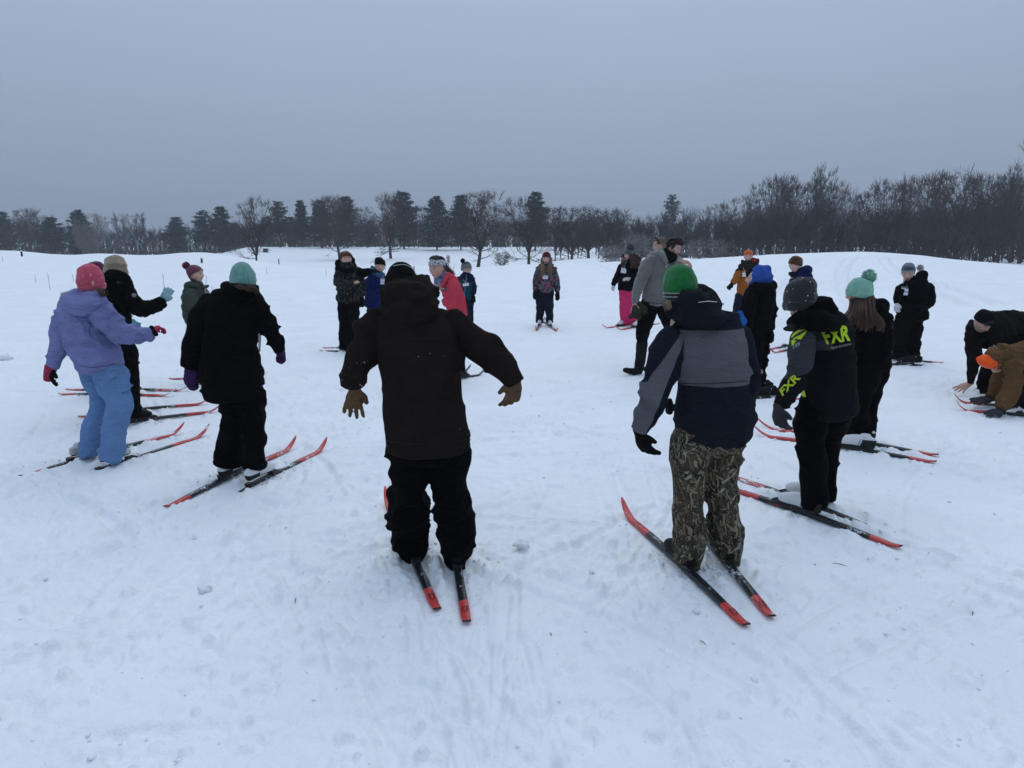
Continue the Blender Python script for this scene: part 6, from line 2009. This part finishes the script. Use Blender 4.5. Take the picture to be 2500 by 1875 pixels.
# 18 brown hat, navy jacket
p = Person('J', (900, 1120), 'person in navy blue jacket and rust brown beanie, seen from the side')
NB = fabric('deep_blue_puffer', (.010, .014, .060))
jk = p.garment('jacket', NB, [[(862, 345, 55, 0, .9), (890, 395, 108, 0, .78), (902, 500, 118, 0, .8), (902, 650, 112, 0, .82), (900, 760, 104, 0, .82)]], amp=.008, quilt=(.1, .006))
p.garment('sleeve', NB, [[(960, 430, 52, -.08), (985, 540, 50, -.1), (960, 660, 42, -.12)]], parent=jk)
p.garment('hood', NB, [[(880, 330, 26, .0), (920, 330, 40, -.08), (965, 350, 40, -.05)]], [(948, 330, 58, 50, .02, 60)], parent=jk, amp=.008)
p.garment('collar', NAVY, [[(775, 360, 16, 0), (810, 375, 30, -.04), (850, 380, 26, -.06)]], parent=jk, amp=.003, vox=.012)
p.garment('trousers', BLACKP, [[(860, 745, 66), (865, 900, 56), (870, 1105, 48)], [(930, 745, 66, .06), (930, 900, 56, .06), (930, 1105, 48, .06)]], amp=.01)
p.set_head(832, 272, 148, -82, 0, 0, 0)
p.hat(knit('rust_brown_knit', [(0, (.085, .032, .014))], 30), 12, zb=-.04, top=.58, cuff=.22, ribs=22)
p.boot(BOOTB, (890, 1110), (800, 1125), .26, .03); p.boot(BOOTB, (930, 1100), (840, 1115), .26, .03)
p.finish()

# 19 black and grey jacket with lime lettering
p = Person('G', (540, 1440), 'person in black and grey jacket with lime lettering and dark grey beanie, facing away')
BK = (.0075, .0080, .0098); DG = (.047, .047, .056)
jm = blocks('black_grey_lime_jacket', p, BK, [(DG, [((500, 445), (700, 438)), ((555, 572), (700, 556)), ((590, 560), (500, 455))][1:2] + [((575, 572), (497, 440)), ((560, 418), (720, 430))][0:1] + [((700, 410), (480, 430))])])
sm_ = blocks('grey_black_sleeve', p, BK, [(DG, [((370, 690), (430, 668)), ((430, 668), (475, 705))][:1] + [((470, 720), (520, 470))][:0])])
jk = p.garment('jacket', jm, [[(545, 440, 100, .05, .8), (562, 500, 134, .03, .7), (582, 590, 122, 0, .74), (588, 690, 128, 0, .76), (588, 790, 136, 0, .78), (580, 890, 147, 0, .8), (580, 912, 145, 0, .8)]], amp=.010)
sl = p.garment('sleeve', sm_, [[(452, 520, 66, -.05), (438, 610, 68, -.10), (420, 695, 58, -.12), (388, 770, 54, -.12), (348, 838, 46, -.13), (322, 875, 40, -.14)]], parent=jk, amp=.010, fz=11)
hd = p.garment('hood', BLACK, [[(400, 440, 34, .02), (455, 430, 44, -.10), (540, 440, 52, -.14), (620, 452, 36, -.08)], [(430, 420, 36, .0), (490, 370, 44, -.04), (550, 345, 40, -.04), (595, 395, 40, -.06)]], [(528, 405, 98, 66, -.02, 80, -18)], parent=jk, amp=.010)
p.garment('collar_flap', fabric('charcoal_collar', (.022, .022, .026)), [[(405, 462, 26, -.06), (375, 470, 22, -.02), (340, 476, 9, 0)]], parent=jk, amp=.003, vox=.009)
p.garment('sleeve', blocks('black_sleeve', p, BK, []), [[(650, 520, 60, .08), (660, 620, 50, .16), (640, 720, 42, .26)]], parent=jk)
p.garment('trousers', BLACKP, [[(505, 880, 88, 0, .9), (484, 990, 80), (490, 1110, 78), (503, 1250, 72), (508, 1392, 68)], [(610, 880, 84, .05, .9), (598, 990, 72, .06), (588, 1110, 58, .06), (586, 1250, 42, .06), (590, 1362, 28, .06)]], [(560, 890, 130, 50, 0, 90)], amp=.009, fz=9)
p.set_head(424, 322, 172, -128, 8, 0, .0)
p.hat(knit('charcoal_knit', [(0, (.030, .031, .033))], 40, flecks=.18), 6, zb=-.30, top=.66, cuff=.24, rx=.42, ry=.50, slouch=(.06, .14), lump=.022, square=.66)
LIME = plain('lime_print', (.44, .58, .02), .6, .2, .05)
p.use('N')
p.decal('lettering', jk, LIME, text_polys('FXR', ((695, 712), (1050, 640), (1055, 838), (775, 882)), .035), jk, .005, 4)
p.decal('lettering', jk, plain('pale_print', (.35, .36, .33), .6), text_polys('RIDE DIVISION', ((828, 915), (1062, 865), (1062, 888), (834, 940)), .01, 1.15), jk, .005, 3)
p.decal('lettering', sl, LIME, text_polys('FXR', ((205, 1425), (395, 1215), (468, 1285), (245, 1500)), .03), sl, .005, 4)
p.decal('logo', sl, LIME, [[(345, 800), (372, 752), (430, 712), (520, 695), (508, 712), (440, 735), (388, 775), (362, 800)], [(350, 832), (412, 838), (356, 902)], [(532, 712), (538, 728), (462, 825), (400, 812), (392, 800), (452, 770), (444, 800), (505, 735)], [(362, 830), (392, 800), (402, 812), (385, 832)]], sl, .005, 3)
p.decal('lettering', sl, plain('pale_print', (.35, .36, .33), .6), text_polys('FXR', ((370, 880), (460, 852), (452, 892), (372, 938)), .01), sl, .005, 3)
p.decal('logo', jk, LIME, [[(450, 1470), (492, 1478), (482, 1428), (505, 1430), (526, 1506), (498, 1508)], [(455, 1565), (505, 1560), (508, 1590), (460, 1595)]], jk, .005, 3)
p.use('G')
p.glove(GLOVEG, (318, 882, -.14), (330, 968, -.14), (.7, .5, 0), 1, .6, size=.16)
p.boot(BOOTW, (562, 1452), (358, 1372), .27, fwd=.03); p.boot(BOOTW, (602, 1400), (412, 1322), .27, fwd=.05)
p.finish(); P_lime = p

# 20 mint pompom hat, long brown hair
p = Person('G', (740, 1085), 'person in black coat and mint pompom hat with long brown hair down the back')
jk = p.garment('coat', BLACK, [[(772, 350, 58, 0, .9), (786, 395, 96, 0, .76), (796, 500, 98, 0, .8), (800, 600, 98, 0, .82), (802, 672, 92, 0, .82)]], amp=.012)
p.garment('hood', BLACK, [[(800, 345, 28, .04), (850, 350, 40, .0), (870, 385, 30, .02)]], [(848, 362, 40, 40, .02, 45)], parent=jk, amp=.01)
p.garment('sleeve', BLACK, [[(720, 420, 46, -.05), (700, 520, 46, -.05), (700, 620, 38, -.02)]], parent=jk, amp=.01)
p.garment('sleeve', BLACK, [[(860, 420, 46, -.05), (868, 530, 46, -.07), (850, 640, 38, -.08)]], parent=jk, amp=.012)
p.garment('trousers', BLACKP, [[(772, 660, 86, 0, .9), (752, 770, 74, -.02), (728, 880, 60, -.04), (736, 980, 62), (744, 1052, 70)], [(835, 660, 64, .08, .9), (808, 770, 56, .1), (782, 870, 50, .12), (798, 965, 36, .1), (812, 1018, 24, .1)]], amp=.014)
p.set_head(735, 292, 138, -96, 4, 0, 0, hi=True)
p.hat(knit('mint_knit', [(0, (.235, .47, .36))], 42), 14, pom=(790, 202, 38), pommat=plain('mint_wool', (.21, .44, .33), .95, .05, .3, 60), zb=-.12, top=.60, cuff=.22, rx=.41, ry=.48, ribs=30)
gd = []
for k in range(11):
    t = k / 10
    x = 660 + 190 * t
    gd.append([p.hp(.05 + .1 * t, -.15 + .5 * t, -.1), p.pt(705 + 95 * t, 375, -.10 - .03 * math.sin(t * 3)), p.pt(x, 430 + 10 * math.sin(k * 2.1), -.17), p.pt(x - 4 + 10 * math.sin(k * 1.7), 478 + 28 * math.sin(k * 1.3 + .5), -.15)])
p.hair(BROWNH, gd, n=750, spread=.016, rad_=.0045, clump=.6)
p.boot(BOOTW, (815, 1092), (642, 1085), .27, fwd=.02); p.boot(BOOTW, (822, 1072), (655, 1052), .27, fwd=.05)
p.finish()

# 21 grey-blue hat, black jacket, badge
p = Person('H', (230, 1025), 'person in black snowsuit and grey-blue hat with white pompom looking down')
jk = p.garment('jacket', BLACK, [[(300, 245, 70, 0, .9), (308, 290, 128, 0, .74), (304, 400, 132, 0, .78), (300, 510, 132, 0, .8), (302, 615, 128, 0, .8)]], amp=.012)
p.garment('sleeve', BLACK, [[(430, 315, 56, 0), (468, 390, 50, -.05), (430, 475, 46, -.14), (345, 525, 38, -.24)]], parent=jk, amp=.012)
p.garment('sleeve', BLACK, [[(190, 315, 50, -.02), (168, 395, 44, -.06), (156, 462, 36, -.12)]], parent=jk, amp=.012)
p.garment('hood', BLACK, [[(235, 265, 24, -.1), (290, 285, 30, -.14), (360, 260, 40, -.05), (410, 215, 36, .02)]], [(385, 215, 52, 58, .03, 60)], parent=jk, amp=.01)
p.garment('trousers', BLACKP, [[(220, 600, 78, 0, .9), (180, 740, 68, -.04), (170, 860, 60, -.04), (168, 960, 58, -.04)], [(330, 600, 80, 0, .9), (318, 740, 66), (304, 870, 62), (312, 1015, 56)]], amp=.014)
p.set_head(258, 178, 158, -32, 22, 0, -.02)
hm_ = knit('grey_blue_knit', [(0, (.30, .31, .30)), (.17, (.055, .085, .10)), (.40, (.20, .22, .24)), (.44, (.08, .10, .12)), (.48, (.22, .24, .26)), (.52, (.08, .10, .12)), (.56, (.25, .27, .28))], 30, h=.23, band_noise=.05)
p.hat(hm_, 18, pom=(372, 130, 32), pommat=plain('white_wool', (.42, .42, .40), .95, .05, .2, 60), zb=.06, top=.60, cuff=0, ribs=24, slouch=(0, .1))
p.glove(GLOVEW, (156, 466, -.12), (150, 548, -.16), (.5, .6, 0), 1, .8, size=.14)
p.boot(BOOTB, (215, 1010), (95, 990), .28, .03); p.boot(BOOTB, (330, 1035), (200, 1015), .28, .03)
p.badge(238, 350, 92, 80, 'large name badge on the black snowsuit', 4, jk)
p.finish()

# 22 crouching man
p = Person('M', (560, 1310), 'person in dark brown hoodie and black cap kneeling with one bare hand on the snow')
jk = p.garment('hoodie', DKBROWN, [[(560, 560, 120, -.15, .9), (680, 520, 200, -.08, .8), (830, 490, 195, .05, .85), (1000, 460, 160, .18, 1.0), (1130, 520, 175, .25, 1.0)]], [(640, 640, 140, 120, -.05, 120), (880, 340, 100, 50, .05, 80)], amp=.012)
p.garment('sleeve', DKBROWN, [[(505, 570, 95, -.1), (500, 700, 90, -.12), (500, 850, 82, -.12), (482, 980, 72, -.12), (462, 1090, 60, -.12), (450, 1185, 44, -.12)]], parent=jk, amp=.014, fz=11)
p.garment('sleeve', DKBROWN, [[(950, 380, 90, .05), (1080, 420, 85, .1), (1180, 480, 70, .1)]], parent=jk, amp=.012)
p.garment('hood', DKBROWN, [[(455, 420, 36, .0), (440, 500, 46, -.05), (490, 590, 50, -.14), (560, 640, 44, -.2), (660, 620, 44, -.14), (740, 520, 60, -.05), (760, 400, 60, .02), (700, 320, 40, .0)]], blobs=[(470, 520, 78, 80, -.08, 80), (560, 600, 90, 70, -.1, 70)], parent=jk, amp=.01)
p.garment('trousers', BLACKP, [[(1080, 640, 190, .2), (900, 860, 180, .05), (720, 1060, 150, -.02), (640, 1220, 105, -.04), (625, 1270, 70, -.04)], [(1100, 660, 180, .35), (1000, 900, 160, .3), (960, 1150, 120, .25), (960, 1280, 90, .25)], [(620, 1270, 60, -.02), (800, 1290, 56, .35), (960, 1290, 50, .6)]], amp=.012)
p.set_head(604, 440, 262, 14, 34, 0, -.25, beard=(.05, .045, .04), skin=(.45, .28, .22)); p.neck = False
ct = p.hat(fabric('black_knit_cap', (.006, .006, .0065)), 8, zb=.08, top=.60, cuff=.22, name='knit_cap')
p.glove(None, (448, 1190, -.12), (262, 1278, -.16), (0, .25, -1), -1, .12, fat=1.0, size=.19, bare=True, spread=.16)
bpy.context.view_layer.update()
_ct = ct.data.copy(); _ct.transform(ct.matrix_local)
class _T: pass
tt = _T(); tt.data = _ct
p.decal('lettering', tt, plain('grey_stitching', (.035, .035, .035), .8), text_polys('carhartt', ((480, 455), (728, 408), (730, 448), (500, 505)), .02), ct, .003, 2).matrix_parent_inverse = ct.matrix_local.inverted()
p.finish()

# 23 kid in tan canvas jacket bending over skis
p = Person('M', (900, 1540), 'person in tan canvas jacket and neon orange beanie bent down over the skis')
jk = p.garment('jacket', TANC, [[(850, 930, 120, 0, .9), (930, 880, 168, 0, .85), (1060, 850, 165, .05, .9), (1180, 840, 190, .1, .95), (1320, 900, 190, .15, .95)]], amp=.014)
p.garment('sleeve', TANC, [[(985, 960, 118, -.12), (990, 1100, 108, -.16), (960, 1240, 112, -.18), (905, 1370, 102, -.2), (840, 1490, 74, -.22)]], parent=jk, amp=.018, fz=11)
p.garment('sleeve', TANC, [[(870, 1000, 92, .12), (810, 1110, 88, .14), (765, 1230, 88, .14), (715, 1345, 64, .14)]], parent=jk, amp=.016, fz=11)
p.garment('hood', TANC, [[(720, 900, 108, -.0), (780, 880, 140, 0), (860, 850, 140, -.0), (930, 830, 110, 0)]], [(860, 780, 90, 95, -.02, 90)], parent=jk, amp=.016)
p.garment('trousers', NAVY, [[(1280, 940, 160, .1), (1180, 1150, 130, .0), (1140, 1350, 90, .05), (1130, 1500, 70, .08)], [(1320, 940, 150, .3), (1260, 1150, 120, .3), (1200, 1380, 85, .3)]], amp=.012)
p.set_head(735, 925, 235, R=Matrix(((0, .25, -.97), (-.97, .25, 0), (.25, .94, .22))).normalized() if False else (Matrix.Rotation(rad(-62), 3, 'Z') @ Matrix.Rotation(rad(82), 3, 'X')))
OR = knit('neon_orange', [(0, (.95, .11, .015))], 0)
p.garment('beanie', OR, [[(518, 874, 9, 0), (545, 886, 38, 0), (600, 902, 76, 0), (665, 912, 100, 0), (722, 908, 110, 0), (738, 906, 106, 0)]], amp=.005, vox=.009, body=False, fz=10, fx=10)
p.glove(GLOVEG, (835, 1515, -.22), (598, 1572, -.24), (0, .2, -1), 1, .1, size=.175)
p.glove(GLOVEG, (715, 1375, .14), (418, 1412, .12), (0, .2, -1), -1, .1, size=.21)
p.boot(BOOTB, (1180, 1500), (1040, 1480), .24, .02); p.boot(BOOTB, (1160, 1425), (1010, 1415), .24, .02)
p.finish()
# ------------------------------------------------------------------ skis
OWN = {'brown': 'dark brown jacket', 'green': 'reed camouflage trousers', 'lime': 'lime-lettered jacket', 'mintpom': 'mint pompom hat', 'lilac': 'lilac jacket', 'mint': 'mint knit beanie',
       'tan': 'tan fleece hat', 'maroon': 'maroon hat', 'olive': 'olive puffer jacket', 'camo': 'ginger fringe', 'coral': 'coral jacket', 'floral': 'floral jacket', 'pink': 'pink trousers',
       'blue': 'blue fleece hood', 'navy': 'rust brown beanie', 'grey': 'grey-blue hat', 'kid': 'tan canvas jacket'}
seen = {}
for i, (k_, ta, ti, sk) in enumerate(SKIS):
    A, B = _SEG[i]
    d = B - A
    L = math.hypot(d.x, d.y)
    e = empty('ski', (A.x, A.y, gmac(A.x, A.y) - sk))
    slope = math.atan2(gmac(B.x, B.y) - (gmac(A.x, A.y) - sk), L)
    e.rotation_euler = (0, -slope, math.atan2(d.y, d.x))
    e.scale = (max(.55, L / SKL) , 1, 1)
    n = seen.get(k_, 0); seen[k_] = n + 1
    b = bpy.data.objects.new('board', SKIM); col.objects.link(b); b.parent = e
    if not SKIM.materials: SKIM.materials.append(SKIMAT)
    b.material_slots[0].link = 'OBJECT'
    b.material_slots[0].material = SKIDARK if k_ == 'coral' else SKISNOW if k_ in ('lilac', 'mint', 'grey', 'blue', 'camo', 'maroon', 'olive', 'tan', 'floral', 'navy') or (n == 1 and k_ in ('green', 'lime')) else SKIMAT
    q = bpy.data.objects.new('binding', BINDM); col.objects.link(q); q.parent = e
    if not BINDM.materials: BINDM.materials.append(BINDMAT)
    q.location = ((BOOT_ON[i] if i in BOOT_ON else L * .56) / e.scale[0] - (SKL * .44 + .175), 0, 0)
    colr = 'black' if k_ == 'coral' else 'red and black'
    first_left = k_ in ('brown', 'green', 'lime', 'mintpom', 'lilac', 'mint', 'olive')
    foot = 'left' if (n == 0) == first_left else 'right'
    lab = f'{colr} cross-country ski on the {foot} foot of the {OWN[k_]} wearer'
    tag(e, lab, 'ski', 'cross-country skis')
    if k_ in ('brown', 'green'):
        for txt, x0, x1, mt, h_ in (('C2', .10, .16, plain('dark_print', (.03, .008, .01), .5), .026),):
            cu = bpy.data.curves.new('t', 'FONT'); cu.body = txt; cu.size = .05; cu.offset = .0006; cu.align_x = 'CENTER'
            o_ = bpy.data.objects.new('t', cu); col.objects.link(o_)
            me = bpy.data.meshes.new_from_object(o_.evaluated_get(bpy.context.evaluated_depsgraph_get()))
            bpy.data.objects.remove(o_); bpy.data.curves.remove(cu)
            t_ = obj('tail_mark', me, mt, b, (.13, -.014, .0135 + .006))
            t_.rotation_euler = (0, -.045, 0); t_.scale = (1, .8, 1)
    if k_ == 'lime' and n == 0:
        cu = bpy.data.curves.new('t', 'FONT'); cu.body = 'ATOMIC'; cu.size = .022; cu.offset = .0004; cu.align_x = 'CENTER'
        o_ = bpy.data.objects.new('t', cu); col.objects.link(o_)
        me = bpy.data.meshes.new_from_object(o_.evaluated_get(bpy.context.evaluated_depsgraph_get()))
        bpy.data.objects.remove(o_); bpy.data.curves.remove(cu)
        t_ = obj('side_lettering', me, plain('red_print', (.5, .04, .03), .5), b, (SKL * .60, .0236, .0065))
        t_.rotation_euler = (math.pi / 2, 0, math.pi); t_.scale = (1, .75, 1)

# ------------------------------------------------------------------ loose snow
def clump_mesh(r, seed):
    g = Geo(); ellipsoid(g, (0, 0, 0), (r, r * .9, r * .65), None, 18, 12)
    me = g.mesh('snow_chunk'); co = np.array(g.v)
    n = co / np.linalg.norm(co, axis=1)[:, None]
    co = co + n * (r * (.30 * vn3(n * 2.2 + seed, seed) + .16 * vn3(n * 5 + seed, seed + 1)))[:, None]
    me.vertices.foreach_set('co', co.astype(np.float32).ravel()); me.update()
    return me
for px, py, r, lb in [(500, 1448, .036, 'rounded snow chunk alone on the bare foreground snow'), (15, 878, .085, 'snow lump at the left border beside the mint mitten'), (1275, 1340, .04, 'snow lump right of the brown jacket wearer'), (1700, 1495, .018, 'small snow crumb between the two ski tails of the camouflage trousers')]:
    b = hit(px, py); o_ = obj('snow_chunk', clump_mesh(r, int(px)), SNOW, None, (b.x, b.y, float(ground(b.x, b.y)[0]) + r * .35)); tag(o_, lb, 'snow chunk')
def crumbs():
    R = random.Random(12)
    v = []; f = []
    ico = bmesh.new(); bmesh.ops.create_icosphere(ico, subdivisions=1, radius=1)
    iv = [q.co.copy() for q in ico.verts]; ico.verts.ensure_lookup_table()
    fi = [tuple(q.index for q in p_.verts) for p_ in ico.faces]; ico.free()
    pts = []
    for (A, B) in _SEG:
        for _ in range(40 if A.y < 8 else 6):
            t = R.random(); s_ = R.choice((-1, 1)) * R.uniform(.03, .13)
            d = (B - A).normalized(); pts.append((A.x + (B.x - A.x) * t - d.y * s_, A.y + (B.y - A.y) * t + d.x * s_, R.uniform(.002, .009)))
        if A.y < 8:      # heaps round the bindings
            for _ in range(46):
                t = R.gauss(.46, .08); s_ = R.gauss(0, .07); d = (B - A).normalized()
                pts.append((A.x + (B.x - A.x) * t - d.y * s_, A.y + (B.y - A.y) * t + d.x * s_, R.uniform(.003, .013)))
    for _ in range(700):
        r0 = 2 + 12 * R.random() ** 1.2; a = R.uniform(-.68, .68)
        pts.append((r0 * math.sin(a), r0 * math.cos(a), R.choice([.003, .004, .006, .010]) * R.uniform(.6, 1.5)))
    z = ground([q[0] for q in pts], [q[1] for q in pts])
    for (x, y, r), zz in zip(pts, z):
        b = len(v)
        s3 = (R.uniform(.7, 1.4), R.uniform(.7, 1.4), R.uniform(.5, .9))
        for q in iv:
            k = R.uniform(.75, 1.2)
            v.append((x + q.x * r * s3[0] * k, y + q.y * r * s3[1] * k, zz + r * .25 + q.z * r * s3[2] * k))
        f.extend([(i + b, j + b, k + b) for i, j, k in fi])
    me = mesh_np('snow_crumbs', np.array(v), np.array(f)); smooth(me)
    return me
tag(obj('snow_crumbs', crumbs(), SNOW), 'loose crumbs of snow scattered over the field', 'snow', kind='stuff')
TW = plain('wet_twig', (.02, .016, .012), .8)
for px, py, l, lb in [(2050, 1379, .035, 'small dark bark scrap on the snow behind the lime-lettered jacket'), (2376, 1488, .03, 'short dark twig on the empty snow to the right'), (1716, 1558, .018, 'tiny dark speck of bark below the ski tails'), (722, 1471, .025, 'dark crumb of soil on the bare snow'), (1345, 1545, .012, 'tiny dark seed on the middle foreground'), (1990, 1370, .02, 'thin grass blade near the bark scrap')]:
    b = hit(px, py); g = Geo(); a = rnd.uniform(0, 3)
    g.tube([(-l * math.cos(a), -l * math.sin(a), .004), (0, 0, .008), (l * math.cos(a), l * math.sin(a), .005)], [.001, .002, .001], 5)
    tag(obj('twig_scrap', g.mesh('twig_scrap'), TW, None, (b.x, b.y, float(ground(b.x, b.y)[0]))), lb, 'twig')
